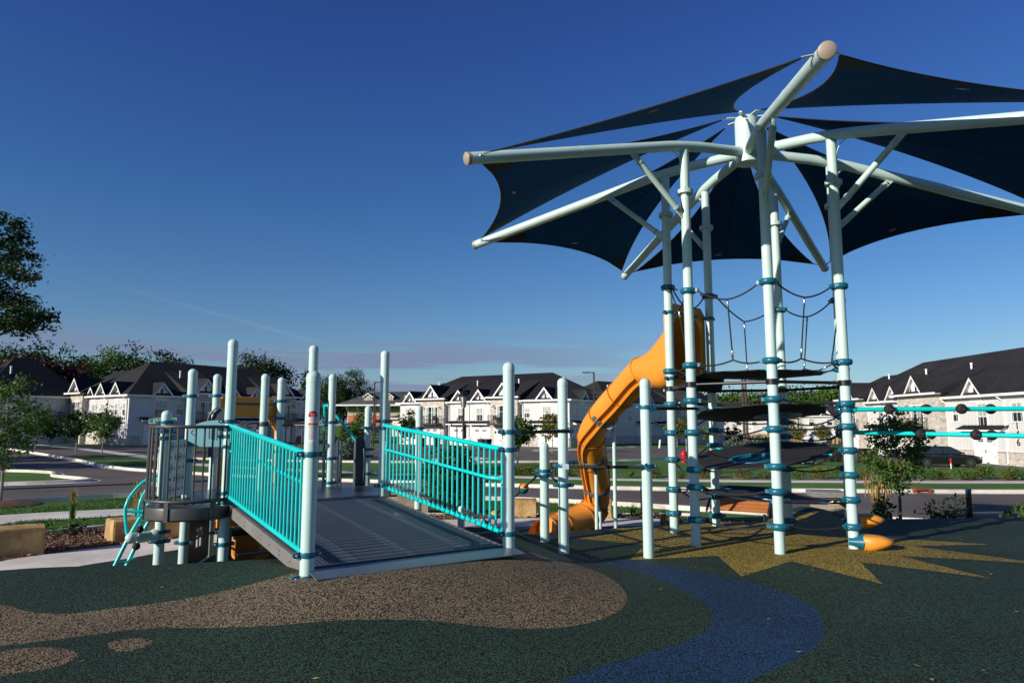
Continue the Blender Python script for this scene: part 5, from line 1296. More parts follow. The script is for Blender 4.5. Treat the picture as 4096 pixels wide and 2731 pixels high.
def row_house(name, label, o, u, L, Wd, z0, rise=3.7):
    """shell of one terrace block: x along the front, y into the block, front facing -y"""
    root = thing(name, label, 'house', (o[0], o[1], z0), math.atan2(u[1], u[0]), 'white terraced houses round the park')
    root['slope'] = rise / (min(L, Wd) / 2 + .45)
    m = MB(); m.box(0, L, 0, Wd, -.4, EV); f1, f2, f0 = Fr((0, 0), (1, 0), (0, -1)), Fr((L, 0), (0, 1), (1, 0)), Fr((0, Wd), (0, -1), (-1, 0))
    battens(m, f1, L); battens(m, f2, Wd); battens(m, f0, Wd)
    fbox(m, f1, 0, L, 0, .03, 2.55, 2.7); fbox(m, f2, 0, Wd, 0, .03, 2.55, 2.7)
    m.build('wall', M['siding'], root, local=True)
    m = MB(); hip(m, 0, L, 0, Wd, EV + .12, rise); rf = m.build('roof', M['roof'], root, local=True)
    m = MB(); ov = .45
    for f, l_ in ((f1, L), (f2, Wd), (f0, Wd)): fbox(m, f, -ov - .02, l_ + ov + .02, ov - .04, ov + .06, EV - .06, EV + .14)
    m.box(-ov, L + ov, -ov, Wd + ov, EV + .0, EV + .06); m.build('fascia', M['white'], root, local=True)
    for i in range(max(2, int(L / 6))):
        m = MB(); x = (i + .6) * L / max(2, int(L / 6)); y = Wd * .28; z = EV + rise * (y + .45) / (Wd / 2 + .45); m.lathe((x, y, z - .1), [(.09, 0), (.09, .75), (.12, .75), (.12, .85), (.02, .9)], 10)
        m.build('roof_vent', M['white'], rf, local=True)
    return root, f1, f2, f0
# middle block: front faces the park from behind the ramp
U = Vector((.846, -.534)); ML, MR = Vector((-15.0, 93.6)), Vector((6.6, 79.95))
mid, f1, f2, f0 = row_house('terraced_house', 'white terraced house with two stone bays and four garage doors, behind the ramp railing', ML, U, 25.5, 12.5, .5)
siding_bay(mid, f1, 0, 3.9, [(1.9, 3.05, .95, 1.55)], 1.9, 2.3, (.2, 3.6)); stone_bay(mid, f1, 4.0, 7.9)
siding_bay(mid, f1, 8.0, 11.3, [(10.1, 3.05, .95, 1.55)], 9.9, 9.9, (8.2, 11.2)); siding_bay(mid, f1, 11.3, 14.9, [(13.0, 3.05, .95, 1.55)], 13.0, 13.2, (11.5, 14.7)); stone_bay(mid, f1, 15.0, 18.9)
siding_bay(mid, f1, 19, 25.5, [(19.9, 3.4, .75, 1.1), (22.6, 3.05, 1.1, 1.6)], 22.4, 22.7, (20.6, 24.6))
for s_ in (8.3, 11.4, 14.6, 19.3): downspout(mid, f1, s_, 0, EV - .05)
for s_, w_ in ((1.6, .8), (4.2, .8), (7.2, .8), (10.2, .9)): window(mid, f2, s_, 3.2, w_, 1.35)
window(mid, f2, 1.8, .9, .8, 1.3); siding_bay(mid, f2, 0, 12.5); gable(mid, f2, 3.4, 2.1, EV + .08, 1.25, .02); gable(mid, f2, 8.6, 2.1, EV + .08, 1.25, .02); awning(mid, f2, .3, 2.6); downspout(mid, f2, 11.5, 0, EV - .05)
# block stretching back to the right of it
E0 = Vector((.534, .846))
side_, f1, f2, f0 = row_house('terraced_house', 'shaded white terraced house with a balcony, partly hidden by the orange tube slide', Vector((12.6, 92.8)), Vector((.72, .694)), 21, 11, .5, 3.4)
for s_ in (2.0, 5.0, 8.2, 12.2, 15.5): window(side_, f1, s_, 3.1, .85, 1.5)
stone_bay(side_, f1, 16.2, 19.6); gable(side_, f1, 3.4, 2.1, EV + .08, 1.25, .02); gable(side_, f1, 9.5, 2.1, EV + .08, 1.25, .02); siding_bay(side_, f1, 0, 16); awning(side_, f1, 6.5, 9.8); garage(side_, f1, 8.1); awning(side_, f1, 11, 14)
# block beyond with the lit end wall
nb, f1, f2, f0 = row_house('terraced_house', 'white house with tall hipped dark roof and lit blank side, seen between tower posts', at(2500, 1765, 112).xy, Vector((.80, -.60)), 11.5, 13, .45, 4.4)
window(nb, f1, 1.2, 3.1, .7, 1.4); window(nb, f1, 9.7, 3.0, .9, 1.4); balcony(nb, f1, .5, 3.6, .02); patio_door(nb, f1, 1.9, .02); awning(nb, f1, 1.5, 4.2); 
m = MB(); fbox(m, f1, 7.2, 8.2, -.02, .05, .1, 2.15); m.build('door', M['white'], nb, local=True)
window(nb, f2, 2.2, 3.1, .8, 1.4); window(nb, f2, 7, 3.1, .8, 1.4); siding_bay(nb, f2, 0, 13)
# left block: lit front and long shaded side
CL = Vector((-41.8, 76.0)); E1 = Vector((-.83, .56)); e0 = Vector((.56, .83))
lb, f1, f2, f0 = row_house('terraced_house', 'white terraced house with shaded garage front and tree shadows on its sunny end, far left', CL + E1 * 12.5, -E1, 12.5, 25.5, .85, 4.4)
# f1 is the sunny front, f2 the long shaded side that starts at the near corner
for s_ in (.9, 2.6, 4.6): window(lb, f1, 12.5 - s_, 3.3, .6, 1.2)
siding_bay(lb, f1, 8, 12.5, (), 10.2, None, (8.2, 11.0)); stone_bay(lb, f1, .4, 3.4, .65, False); siding_bay(lb, f1, 3.5, 8, [(7.0, 2.9, .8, 1.6), (4.9, 2.9, .8, 1.6), (7.4, .9, .8, 1.3)], 6.9, None, (4.0, 7.8)); gable(lb, f1, 4.6, 1.8, EV + .08, 1.1, .02)
for s_ in (3.5, 8.0, 12.2): downspout(lb, f1, s_, 0, EV - .05)
siding_bay(lb, f2, 0, 6.4, [(3.6, 3.05, 1.45, 1.85), (5.8, 3.4, .8, 1.2)], 3.6, 3.1, (1.2, 5.2))
stone_bay(lb, f2, 6.6, 10.6); siding_bay(lb, f2, 10.7, 14.3, [(12.6, 3.05, .95, 1.55)], 12.5, 12.5, (11, 14.2)); siding_bay(lb, f2, 14.3, 17.8, [(15.8, 3.05, .95, 1.55)], 15.8, 15.8, (14.4, 17.4)); stone_bay(lb, f2, 18, 21.8); siding_bay(lb, f2, 22, 25.5, [(23.8, 3.05, .95, 1.55)], 23.8, 23.8, (22.2, 25.4))
# projecting wing left of it
wg, f1, f2, f0 = row_house('house_wing', 'blue-grey shaded house wing with big dark roof behind the leftmost young trees', CL + E1 * 12.5 - e0 * 9 + E1 * 9.5 , -E1, 9.4, 10.5, .85, 4.6)
del wg['group']
window(wg, f2, 4.2, 3.0, .9, 1.5); window(wg, f2, 3.2, .9, .8, .7); balcony(wg, f2, 5.4, 8.6, .02)
# right block: front runs away from the viewer
rb, f1, f2, f0 = row_house('terraced_house', 'white and stone terraced house numbered 146 with dark sedan in front, far right', (37.9, 80.5), (0, -1), 34.5, 13, -.05, 4.3)
stone_bay(rb, f1, 1.4, 6.2); siding_bay(rb, f1, 6.3, 9.6, [(8.9, 3.05, .9, 1.55)], 8.2, 7.9, (6.5, 9.5)); siding_bay(rb, f1, 9.6, 13.0, [(11.3, 3.05, .9, 1.55)], 11.6, 11.4, (9.8, 12.9)); stone_bay(rb, f1, 13.2, 19.6)
siding_bay(rb, f1, 19.8, 34.5, [(20.9, 3.4, .7, 1.15), (24.3, 2.75, 1.05, 2.0), (28.2, 3.35, 1.1, 1.35)], 23.6, 24.4, (21.9, 27.2))
for s_ in (6.4, 13.0, 19.9, 26.9): downspout(rb, f1, s_, 0, EV - .05)
def txt_local(s, size, par, mtx, mat=M['ink']):
    cu = bpy.data.curves.new('t', 'FONT'); cu.body = s; cu.size = size; cu.align_x = 'CENTER'; cu.align_y = 'CENTER'; cu.extrude = .012
    to = bpy.data.objects.new('t', cu); COL.objects.link(to); me = bpy.data.meshes.new_from_object(to.evaluated_get(bpy.context.evaluated_depsgraph_get())); bpy.data.objects.remove(to)
    me.name = 'house_number'; me.transform(mtx); me.materials.clear(); me.materials.append(mat); o = bpy.data.objects.new('house_number', me); COL.objects.link(o); o.parent = par; return o
def wall_text(s, size, par, f, s_, d, z): return txt_local(s, size, par, Matrix.Translation(f(s_, d, z)) @ Matrix(((f.u.x, 0, f.n.x), (f.u.y, 0, f.n.y), (0, 1, 0))).to_4x4())
for k, ch in enumerate('146'): wall_text(ch, .75, rb, f1, 28.1, .05, 3.0 - k * .62)
_, lf1, lf2, _ = None, Fr((0, 0), (1, 0), (0, -1)), None, None
for k, ch in enumerate('14622'): wall_text(ch, .5, lb, lf1, 11.9, .05, 3.3 - k * .45)
# flower pots and chairs on balconies
def pots(par, f, s0, d, n, label):
    for k in range(n):
        c = f(s0 + k * .55, d + .85, 2.72); m = MB(); m.lathe(c, [(.11, 0), (.15, .25)], 10); o = m.build('flower_pot', M['rust'], par, local=True)
        l_ = MB(); rr = random.Random(k)
        for _ in range(60):
            q = c + Vector((rr.gauss(0, .13), rr.gauss(0, .13), .4 + rr.gauss(0, .12))); a = Vector((rr.uniform(-1, 1), rr.uniform(-1, 1), rr.uniform(-1, 1))).normalized() * .07; b = a.orthogonal(); l_.add([q - a, q + b, q + a, q - b], [(0, 1, 2, 3)])
        l_.build('pot_plant', M['leaf'] if k % 2 else M['leafyellow'], o, local=True, ang=180)
pots(rb, f1, 15.2, .65, 5, '')
def chair(par, f, s_, d):
    m = MB(); fbox(m, f, s_ - .25, s_ + .25, d, d + .5, 3.12, 3.16); fbox(m, f, s_ - .25, s_ + .25, d, d + .04, 3.16, 3.65)
    for a in (-.23, .23):
        for b in (.02, .46): m.tube([f(s_ + a, d + b, 2.72), f(s_ + a, d + b, 3.13)], .015, 6)
    m.build('balcony_chair', M['blackmetal'], par, local=True)
mf = Fr((0, 0), (1, 0), (0, -1)); chair(mid, mf, 6.6, 1.1); chair(mid, mf, 16.0, 1.1); chair(mid, mf, 17.6, 1.1)
# olive and orange apartment building far behind the ramp
ab = thing('apartment_building', 'three storey olive and orange apartment building with grey dormered roof, far behind ramp', 'apartment building', (*at(1390, 1735, 205).xy, .5), R(-4))
L, Wd, fh = 16.5, 15, 2.72
fa = Fr((0, 0), (1, 0), (0, -1))
for nm, z0, z1, mt in (('ground_floor', -.5, fh, 'brickorange'), ('middle_floor', fh, 2 * fh, 'brickorange'), ('upper_floor', 2 * fh + .25, 3 * fh + .1, 'green')):
    m = MB(); m.box(0, L, 0, Wd, z0, z1)
    if nm == 'upper_floor':
        for i in range(40): fbox(m, fa, i * .42, i * .42 + .05, 0, .03, z0, z1)
    m.build(nm, M[mt], ab, local=True)
m = MB(); m.box(-.06, L + .06, -.06, Wd, 2 * fh, 2 * fh + .25); m.build('band', M['cream'], ab, local=True)
m = MB(); m.box(-.08, .12, -.08, .1, -.5, 3 * fh)
for x in (6.2, 12.4): m.box(x, x + .14, -.08, .05, -.5, 3 * fh)
m.build('corner_trim', M['white'], ab, local=True)
m = MB(); hip(m, 0, L + 14, 0, Wd, 3 * fh + .3, 4.2, 3.0); rf = m.build('roof', M['roofgrey'], ab, local=True)
m = MB(); m.box(-3.05, L + 17, -3.1, -2.9, 3 * fh - .1, 3 * fh + .32); m.box(-3.05, -2.9, -3.1, Wd + 3, 3 * fh - .1, 3 * fh + .32); m.build('fascia', M['white'], ab, local=True)
m = MB()
for x in (-.3, 3.0, 6.2, 9.6, 12.4): m.prism([(x, -.05, 3 * fh), (x, -2.3, 3 * fh), (x, -2.0, 3 * fh - .25), (x, -.25, 3 * fh - 1.7), (x, -.05, 3 * fh - 1.7)], (.15, 0, 0))
m.build('eave_bracket', M['white'], ab, local=True)
for x in (4.4, 10.7):
    for z in (fh + .55, 2 * fh + .7): window(ab, fa, x, z, 1.5, 1.55, .02, False)
for x in (4.6, 10.8, 17.0):
    m = MB(); y = .3; z = 3 * fh + 1.2; m.prism([(x, y, z - .3), (x + 2.4, y, z - .3), (x + 2.4, y, z + 1.5), (x + 1.2, y, z + 2.3), (x, y, z + 1.5)], (0, 5.0, 0)); dm = m.build('dormer', M['green'], rf, local=True)
    m = MB()
    for s_ in (-1, 1): m.prism([(x + 1.2, y - .4, z + 2.55), (x + 1.2 + s_ * 1.6, y - .4, z + 1.45), (x + 1.2 + s_ * 1.6, y - .4, z + 1.2), (x + 1.2, y - .4, z + 2.25)], (0, .1, 0))
    m.box(x + .75, x + 1.65, y - .06, y, z + .0, z + 1.6); m.box(x - .02, x + .12, y - .04, y, z - .3, z + 1.5); m.box(x + 2.28, x + 2.42, y - .04, y, z - .3, z + 1.5); m.build('dormer_trim', M['white'], rf, local=True)
    m = MB(); m.box(x + .92, x + 1.48, y - .075, y - .06, z + .15, z + 1.45); m.build('dormer_louvre', M['puttycap'], rf, local=True)
    m = MB()
    for s_ in (-1, 1): m.prism([(x + 1.2, y - .4, z + 2.66), (x + 1.2 + s_ * 1.65, y - .4, z + 1.53), (x + 1.2 + s_ * 1.65, y - .4, z + 1.46), (x + 1.2, y - .4, z + 2.56)], (0, 6.5, 0))
    m.build('dormer_roof', M['roof'], rf, local=True)
m = MB(); m.box(L, L + 6, 1.5, Wd, -.5, 3 * fh); m.build('recess_wall', M['cream'], ab, local=True)
m = MB(); m.prism([(.3, -.1, fh + .55), (5.9, -.1, fh + .55), (5.9, -3.6, fh - .35), (.3, -3.6, fh - .35)], (0, 0, .15)); m.prism([(5.9, -.1, fh + .5), (5.9, -3.5, fh - .35), (5.9, -3.5, fh - 1), (5.9, -.1, fh - 1)], (.1, 0, 0)); m.build('porch_roof', M['roofgrey'], ab, local=True)
m = MB()
for x in (.6, 3, 5.6): m.box(x, x + .25, -3.4, -3.15, -.5, fh - .3)
m.build('porch_post', M['white'], ab, local=True)
# cream house between it and the middle block
ch = thing('cream_house', 'low cream house with grey roof between the orange building and white terrace', 'house', (*at(1568, 1730, 150).xy, .5), R(-8))
m = MB(); m.box(0, 7.5, 0, 8, -.4, 3.9); m.build('wall', M['cream'], ch, local=True)
m = MB(); hip(m, 0, 7.5, 0, 8, 4.0, 2.2, .6, 1, 0); m.build('roof', M['roofgrey'], ch, local=True)
m = MB(); m.box(-.6, 8.2, -.68, -.58, 3.8, 4.05); m.build('fascia', M['white'], ch, local=True)
fc = Fr((0, 0), (1, 0), (0, -1)); window(ch, fc, 2.6, .6, 1.6, 1.5, .02, False)
# far rows of white houses across the meadow
def far_house(x, y, L, Wd, rz, label, h=4.6, rise=3.4, gables=2):
    r_ = thing('far_house', label, 'house', (x, y, .3), rz, 'white houses beyond the meadow')
    m = MB(); m.box(0, L, 0, Wd, -1, h); m.build('wall', M['siding'], r_, local=True)
    m = MB(); hip(m, 0, L, 0, Wd, h + .05, rise, .5); m.build('roof', M['roof'], r_, local=True)
    m = MB(); m.box(-.5, L + .5, -.56, -.48, h - .12, h + .1); m.build('fascia', M['white'], r_, local=True)
    f = Fr((0, 0), (1, 0), (0, -1))
    for k in range(int(L / 3.5)): window(r_, f, 1.7 + k * 3.5, 2.7, 1.0, 1.4, .02, True, False)
    for k in range(gables): gable(r_, f, (k + .6) * L / gables, 2.4, h + .1, 1.4, .02)
    for k in range(int(L / 5)): garage(r_, f, 2.6 + k * 5)
for (X, D, L, rz, lab) in ((2690, 172, 22, -.25, 'long white house with dark roof beyond the meadow, left of the utility poles'), (3010, 178, 24, -.1, 'long white house with dark roof beyond the meadow, right of the utility poles'), (3215, 150, 15, -.35, 'white house with dark roof beyond the meadow, behind the white car')):
    p = at(X, 1750, D); far_house(p.x, p.y, L, 11, rz, lab)
# ------------------------------------------------------------------ trees and plants
def leaves(m, pts, n, spread, size, rnd, flat=.0, droop=0):
    for c in pts:
        for _ in range(n):
            q = c + Vector((rnd.gauss(0, spread), rnd.gauss(0, spread), rnd.gauss(0, spread * .75)))
            a = Vector((rnd.gauss(0, 1), rnd.gauss(0, 1), rnd.gauss(0, 1 - flat))).normalized(); b = a.cross(Vector((rnd.gauss(0, 1), rnd.gauss(0, 1), rnd.gauss(0, 1)))).normalized(); l_ = size * rnd.uniform(.6, 1.35)
            a, b = a * l_, b * l_ * .55; m.add([q - a, q + b, q + a, q - b], [(0, 1, 2, 3)])
def crown_points(rnd, n, c, rx, rz, kind='round'):
    out = []
    while len(out) < n:
        u = Vector((rnd.uniform(-1, 1), rnd.uniform(-1, 1), rnd.uniform(-1, 1)))
        if u.length > 1: continue
        if kind == 'cone':
            if math.hypot(u.x, u.y) > (1 - (u.z + 1) / 2) * .95 + .05: continue
        elif u.length < .45 and rnd.random() < .6: continue
        wob = 1 + .28 * mnoise.noise(u.normalized() * 2.2 + Vector((c.x, c.y, 0)))
        out.append(c + Vector((u.x * rx * wob, u.y * rx * wob, u.z * rz * wob)))
    return out
TREES = {}
def tree_at(root, rnd, h, rx, cb, n, per, spread, leaf, mat, bark='bark', tr=.09, kind='round', trunk_top=.75, lean=0, limbs=10, name='crown'):
    """trunk and crown in the tree's own axes"""
    rz = (h - cb) / 2; c = Vector((lean, 0, cb + rz)); pts = crown_points(rnd, n, c, rx, rz, kind)
    t = MB(); zt = cb + (h - cb) * trunk_top
    t.tube([(0, 0, -.2), (0, 0, .05), (lean * .2 + .02, .01, cb * .6), (lean * .6, -.02, cb + .2 * (h - cb)), (lean, 0, zt)], [tr * 1.5, tr * 1.1, tr * .9, tr * .6, tr * .15], 8)
    for p in pts[:limbs]:
        z0 = min(zt * .95, max(cb * .85, p.z - (p.xy - c.xy).length * .9)); k = z0 / zt; b0 = Vector((lean * k, 0, z0)); mid = b0.lerp(p, .5) + Vector((0, 0, .08 * rx))
        t.tube([b0, mid, p], [tr * .4, tr * .22, tr * .06], 5)
    t.build('trunk', M[bark], root, local=True)
    m = MB(); leaves(m, pts, per, spread, leaf, rnd); m.build(name, M[mat], root, local=True, ang=180)
def tree(label, p, h, rx, cb, n, per, spread, leaf, mat, seed, name='deciduous_tree', cat='tree', group=None, z=None, **kw):
    zz = H(p[0], p[1]) if z is None else z
    r_ = thing(name, label, cat, (p[0], p[1], zz), 0, group); tree_at(r_, random.Random(seed), h, rx, cb, n, per, spread, leaf, mat, **kw); return r_
def gy(X, D): v = at(X, 1900, D); return (v.x, D)
def hgt(Y, D, p): return zat(Y, D) - H(*p)
G1 = 'big trees behind the houses'
for i, (X, Ytop, D, rx, mat, lab, kw) in enumerate((
    (20, 1385, 118, 6.5, 'leafdark', 'big dark green tree at the left edge behind the dark house roof', {}),
    (150, 1392, 122, 6.0, 'leafdark', 'big dark green tree behind the house wing, right of the one at the left edge', {}),
    (215, 1445, 108, 3.8, 'leafred', 'dark red leaved tree in front of the big green trees at far left', {}),
    (60, 1450, 104, 4.2, 'leafred', 'dark red leaved tree at the far left edge below the tall dark green crowns', {}),
    (330, 1440, 135, 4.6, 'leaf', 'smaller mid green tree behind the left block, leftmost of its cluster', {}),
    (420, 1408, 140, 6.2, 'leaf', 'tall mid green tree behind the left block, in the middle of its cluster', {}),
    (540, 1404, 140, 5.8, 'leafdark', 'tall darker green tree rising behind the hipped roof of the left block', {}),
    (675, 1436, 150, 4.5, 'leafdark', 'low dark tree peeping over the ridge of the left block', {}),
    (985, 1440, 150, 5.2, 'leafdark', 'dark tree rising behind the left block ridge, right of the tallest ramp post', {}),
    (1060, 1432, 155, 4.6, 'leafdark', 'spiky topped dark tree behind the ridge near the orange hood', {}),
    (1368, 1468, 228, 9.2, 'leafdark', 'large dark tree standing left of the olive and orange apartment building', {}),
    (1322, 1520, 222, 6.0, 'leafdark', 'lower dark tree between the shaded terrace and the apartment building', {}))):
    p = gy(X, D); h = hgt(Ytop, D, p); tree(lab, p, h, rx, h * .18, 120, 85, .95, .27, mat, 40 + i, group=G1, limbs=12, tr=.35)
p = gy(1208, 120); tree('narrow dark spruce top standing beside the tall ramp post, far behind', p, hgt(1484, 120, p), 2.2, 1, 110, 26, .4, .28, 'leafdark', 77, name='spruce_tree', kind='cone', tr=.2)
# tree line beyond the far houses on the right
G2 = 'far tree line beyond the meadow houses'
for i, (X, Yt, D, rx) in enumerate(((2810, 1574, 235, 8), (2880, 1592, 230, 6), (2975, 1572, 240, 9), (3060, 1568, 245, 8.5), (3140, 1574, 240, 9), (3215, 1568, 238, 9), (3290, 1566, 235, 8.5), (3345, 1556, 210, 6), (3400, 1575, 230, 7))):
    p = gy(X, D); h = zat(Yt, D) - .3
    tree(('rounded', 'spreading', 'broad', 'dense', 'bushy', 'even', 'wide', 'tall', 'low')[i] + ' tree in the far tree line, ' + ('left of the twin poles', 'just left of the twin poles', 'behind the twin poles', 'right of the twin poles', 'between the twin poles and the nearest tower post', 'behind the nearest tower post', 'right of the nearest tower post', 'beside the right house roof', 'behind the right house roof')[i], p, h, rx, 1.5, 70, 60, 1.5, .5, 'leaf' if i % 3 else 'leafdark', 90 + i, group=G2, z=.3, limbs=3, tr=.3)
# young street trees
for i, (X, Yb, Yt, D, rx, mat, lab) in enumerate((
    (131, 1776, 1628, 62, 1.4, 'leaf', 'young thin street tree on the far lawn, leftmost beside the house wing'),
    (196, 1760, 1685, 72, 1.3, 'leafdark', 'small round dark tree against the shaded house wing'),
    (296, 1792, 1640, 58, 1.5, 'leafdark', 'young dark street tree in front of the house wing balcony'),
    (401, 1786, 1632, 57, 1.5, 'leaf', 'young green street tree in front of the sunny end of the left block'),
    (1640, 1800, 1650, 66, 1.3, 'leafdark', 'young dark tree in front of the left end of the middle block'),
    (2070, 1862, 1662, 44, 1.25, 'leaf', 'young thin street tree seen just right of the near ramp post'),
    (2210, 1806, 1655, 63, 1.2, 'leafyellow', 'young yellowing tree in front of the garage at the right end of the middle block'),
    (2712, 1775, 1668, 84, 1.4, 'leafyellow', 'small yellow green tree before the lit blank house side, seen between tower posts'),
    (2850, 1768, 1700, 95, 1.6, 'leafyellow', 'bushy yellow green tree at the edge of the meadow behind the back tower post'),
    (2760, 1770, 1695, 98, 1.3, 'leafyellow', 'small autumn coloured tree behind the left tower posts by the shaded house corner'),
    (3185, 1762, 1685, 92, 1.9, 'leafyellow', 'spreading autumn coloured tree beyond the lawn, left of the white car'),
    (3295, 1764, 1690, 92, 1.2, 'leafyellow', 'slim autumn coloured tree beyond the lawn, right of the white car'),
    (1440, 1770, 1650, 70, 1.5, 'leaf', 'young green tree in the gap left of the apartment porch'),
    (1400, 1790, 1690, 62, 1.3, 'leaf', 'low bushy tree below the slanting teal pole'))):
    p = gy(X, D); h = hgt(Yt, D, p); tree(lab, p, h, rx * .8, h * .33, 46, 26, .2, .13, mat, 140 + i, name='young_tree', group='young street trees', tr=.05, bark='palebark', limbs=9)
# nearer young trees
p = gy(8, 22.3); h = hgt(1490, 22.3, p)
tree('slender young tree with pale trunk standing on the near lawn at the left edge', p, h, .95, 1.15, 120, 34, .13, .055, 'leaf', 201, name='young_tree', tr=.05, bark='palebark', limbs=26)
m = MB(); m.lathe((p[0] + .25, p[1], H(*p) - .05), [(.95, 0), (.9, .08), (.6, .15), (.1, .2)], 18); tag(m.build('mulch_ring', M['mulch']), 'low ring of brown mulch round the slender young tree at the left edge', 'mulch ring')
p = gy(3590, 15.6); h = hgt(1640, 15.6, p)
tree('young fine leaved tree growing in front of the dark sedan, right of the tower', p, h, .62, .72, 110, 36, .085, .04, 'leaf', 202, name='young_tree', tr=.035, bark='bark', limbs=34)
# big oak partly out of frame on the left, with dead twigs
oak = thing('oak_tree', 'large tree whose dark branches reach into the picture at the upper left edge', 'tree', (-23.3, 25.5, .5))
rnd = random.Random(5); t = MB()
t.tube([(0, 0, -.3), (0, 0, 1), (.1, 0, 4), (.2, .1, 8), (.1, 0, 12)], [.6, .42, .36, .28, .12], 12)
pts = []
targets = []
for X, Y, k in ((-60, 870, 2), (20, 890, 3), (60, 945, 4), (30, 985, 4), (75, 1018, 4), (-20, 1040, 4), (40, 1075, 3), (85, 1092, 3), (10, 1140, 3), (30, 1185, 2), (85, 1208, 4), (60, 1250, 4), (130, 1262, 4), (175, 1268, 3), (40, 1290, 5), (110, 1300, 4), (-30, 1290, 4), (-90, 1200, 5), (-120, 1080, 5), (-160, 950, 5), (-200, 1250, 6), (-260, 1050, 7)):
    targets.append((at(X, Y, 25.5 + rnd.uniform(-1.5, 1.5)) - oak.location, k))
for c, k in targets:
    b0 = Vector((.15, 0, max(3.2, c.z - .35 * abs(c.x) - .6))); mid = b0.lerp(c, .55) + Vector((0, 0, .25)); t.tube([b0, mid, c], [.11, .06, .02], 6)
    for j in range(k * 3): pts.append(c + Vector((rnd.gauss(0, .2), rnd.gauss(0, .5), rnd.gauss(0, .11))) + Vector((rnd.uniform(-.35, .25), 0, 0)))
for _ in range(260):
    a = rnd.uniform(0, 6.28); r_ = 4.3 * math.sqrt(rnd.random()); zz = rnd.uniform(5, 14.5); q = Vector((math.cos(a) * r_ * (1 - abs(zz - 9) / 9), math.sin(a) * r_ * (1 - abs(zz - 9) / 9), zz))
    if q.x < 1.6: pts.append(q)
for X0, Y0, X1, Y1, br_ in ((20, 1208, 165, 1100, 9), (60, 1190, 152, 1194, 4), (95, 1280, 150, 1225, 7), (150, 1275, 205, 1262, 6), (170, 1285, 215, 1306, 6), (115, 1320, 170, 1355, 5), (30, 1190, 70, 1120, 6)):
    a, b = at(X0, Y0, 25.3) - oak.location, at(X1, Y1, 25.3) - oak.location; t.tube([a, a.lerp(b, .5) + Vector((0, 0, -.05)), b], [.028, .018, .006], 5)
    for j in range(br_):
        s_ = a.lerp(b, rnd.uniform(.25, .95)); e = s_ + (b - a) * rnd.uniform(.12, .3) + Vector((0, rnd.gauss(0, .1), rnd.gauss(0, .22))); t.tube([s_, e], [.009, .004], 4)
t.build('trunk', M['bark'], oak, local=True)
m = MB(); leaves(m, pts, 30, .17, .085, rnd, flat=.4); m.build('crown', M['leafdark'], oak, local=True, ang=180)
# more trees of the left roadside, just beyond the edge of the picture: their shadows streak the street and the far left house
for i, (x, y, h, rx, lab) in enumerate(((-47, 30, 12, 4.2, 'tall roadside tree beyond the left picture edge, shading the street'), (-57, 35, 13, 4.5, 'tall roadside tree beyond the left edge, farther along the street'), (-66, 62, 13, 4.2, 'tall tree beyond the left edge, dappling the sunny house end'), (-71, 72, 14, 4.6, 'tall tree beyond the left edge, behind the one dappling the house'), (-58, 58, 12, 3.6, 'tall tree beyond the left edge, nearest to the house wing'))):
    tree(lab, (x, y), h, rx, 2.5, 90, 40, .6, .26, 'leafdark', 400 + i, name='roadside_tree', group='roadside trees beyond the left edge', tr=.3)
# spruces
for i, (X, Yb, Yt, D, r_, lab) in enumerate((
    (2937, 1830, 1738, 58, 1.5, 'blue spruce on the lawn, left of three seen under the rope discs'), (2993, 1822, 1748, 60, 1.4, 'blue spruce on the lawn, in the middle of three seen under the rope discs'), (3042, 1815, 1746, 64, 1.3, 'blue spruce on the lawn, right of three, behind the nearest tower post'),
    (3195, 1868, 1812, 47, 1.35, 'low wide blue spruce right of the nearest tower post'), (3060, 1860, 1822, 48, 1.1, 'low blue spruce seen through the hole of the lower tilted disc'),
    (2920, 1758, 1683, 120, 2.0, 'dark green spruce in front of the far white house, left of a pair'), (2952, 1758, 1690, 121, 2.0, 'dark green spruce in front of the far white house, right of a pair'), (1395, 1800, 1735, 52, 1.3, 'blue spruce seen between the dark panels of the play deck'), (1345, 1805, 1745, 54, 1.2, 'dark bushy spruce behind the leftmost dark panel of the play deck'))):
    p = gy(X, D); h = hgt(Yt, D, p); tree(lab, p, h, r_, .05, 90, 30, .13, .10, 'spruce' if i not in (5, 6, 8) else 'leafdark', 240 + i, name='spruce_tree', group='spruces on the lawns', kind='cone', tr=.07, limbs=24, trunk_top=.95)
# shrubs along the pale mulch bed across the street
SH = []
def shrub_mesh(seed, h, r_, n, per, leaf, mat, spread=.08):
    rnd = random.Random(seed); r0 = thing('shrub', '', 'shrub', (0, 0, 0)); m = MB()
    pts = crown_points(rnd, n, Vector((0, 0, h * .55)), r_, h * .5); leaves(m, pts, per, spread, leaf, rnd)
    t = MB()
    for q in pts[:8]: t.tube([(0, 0, -.05), q * .5, q], [.012, .008, .004], 4)
    t.build('stem', M['bark'], r0, local=True); m.build('foliage', M[mat], r0, local=True, ang=180); return r0
shr = [shrub_mesh(s_, .52, .36, 30, 16, .045, 'leafyellow' if s_ % 2 else 'leaf') for s_ in (1, 2, 3, 4)]
bed = offset(FAR, 6.7)
bx = [1790, 1860, 2015, 2065, 2110, 2158, 2220, 2268, 2330, 2520, 2610, 2718, 2805, 2880, 2955, 3038, 3110, 3190, 3275, 3360, 3440, 3700, 3775, 3825, 3885, 3940, 4005, 4060, 4110]
first = {}
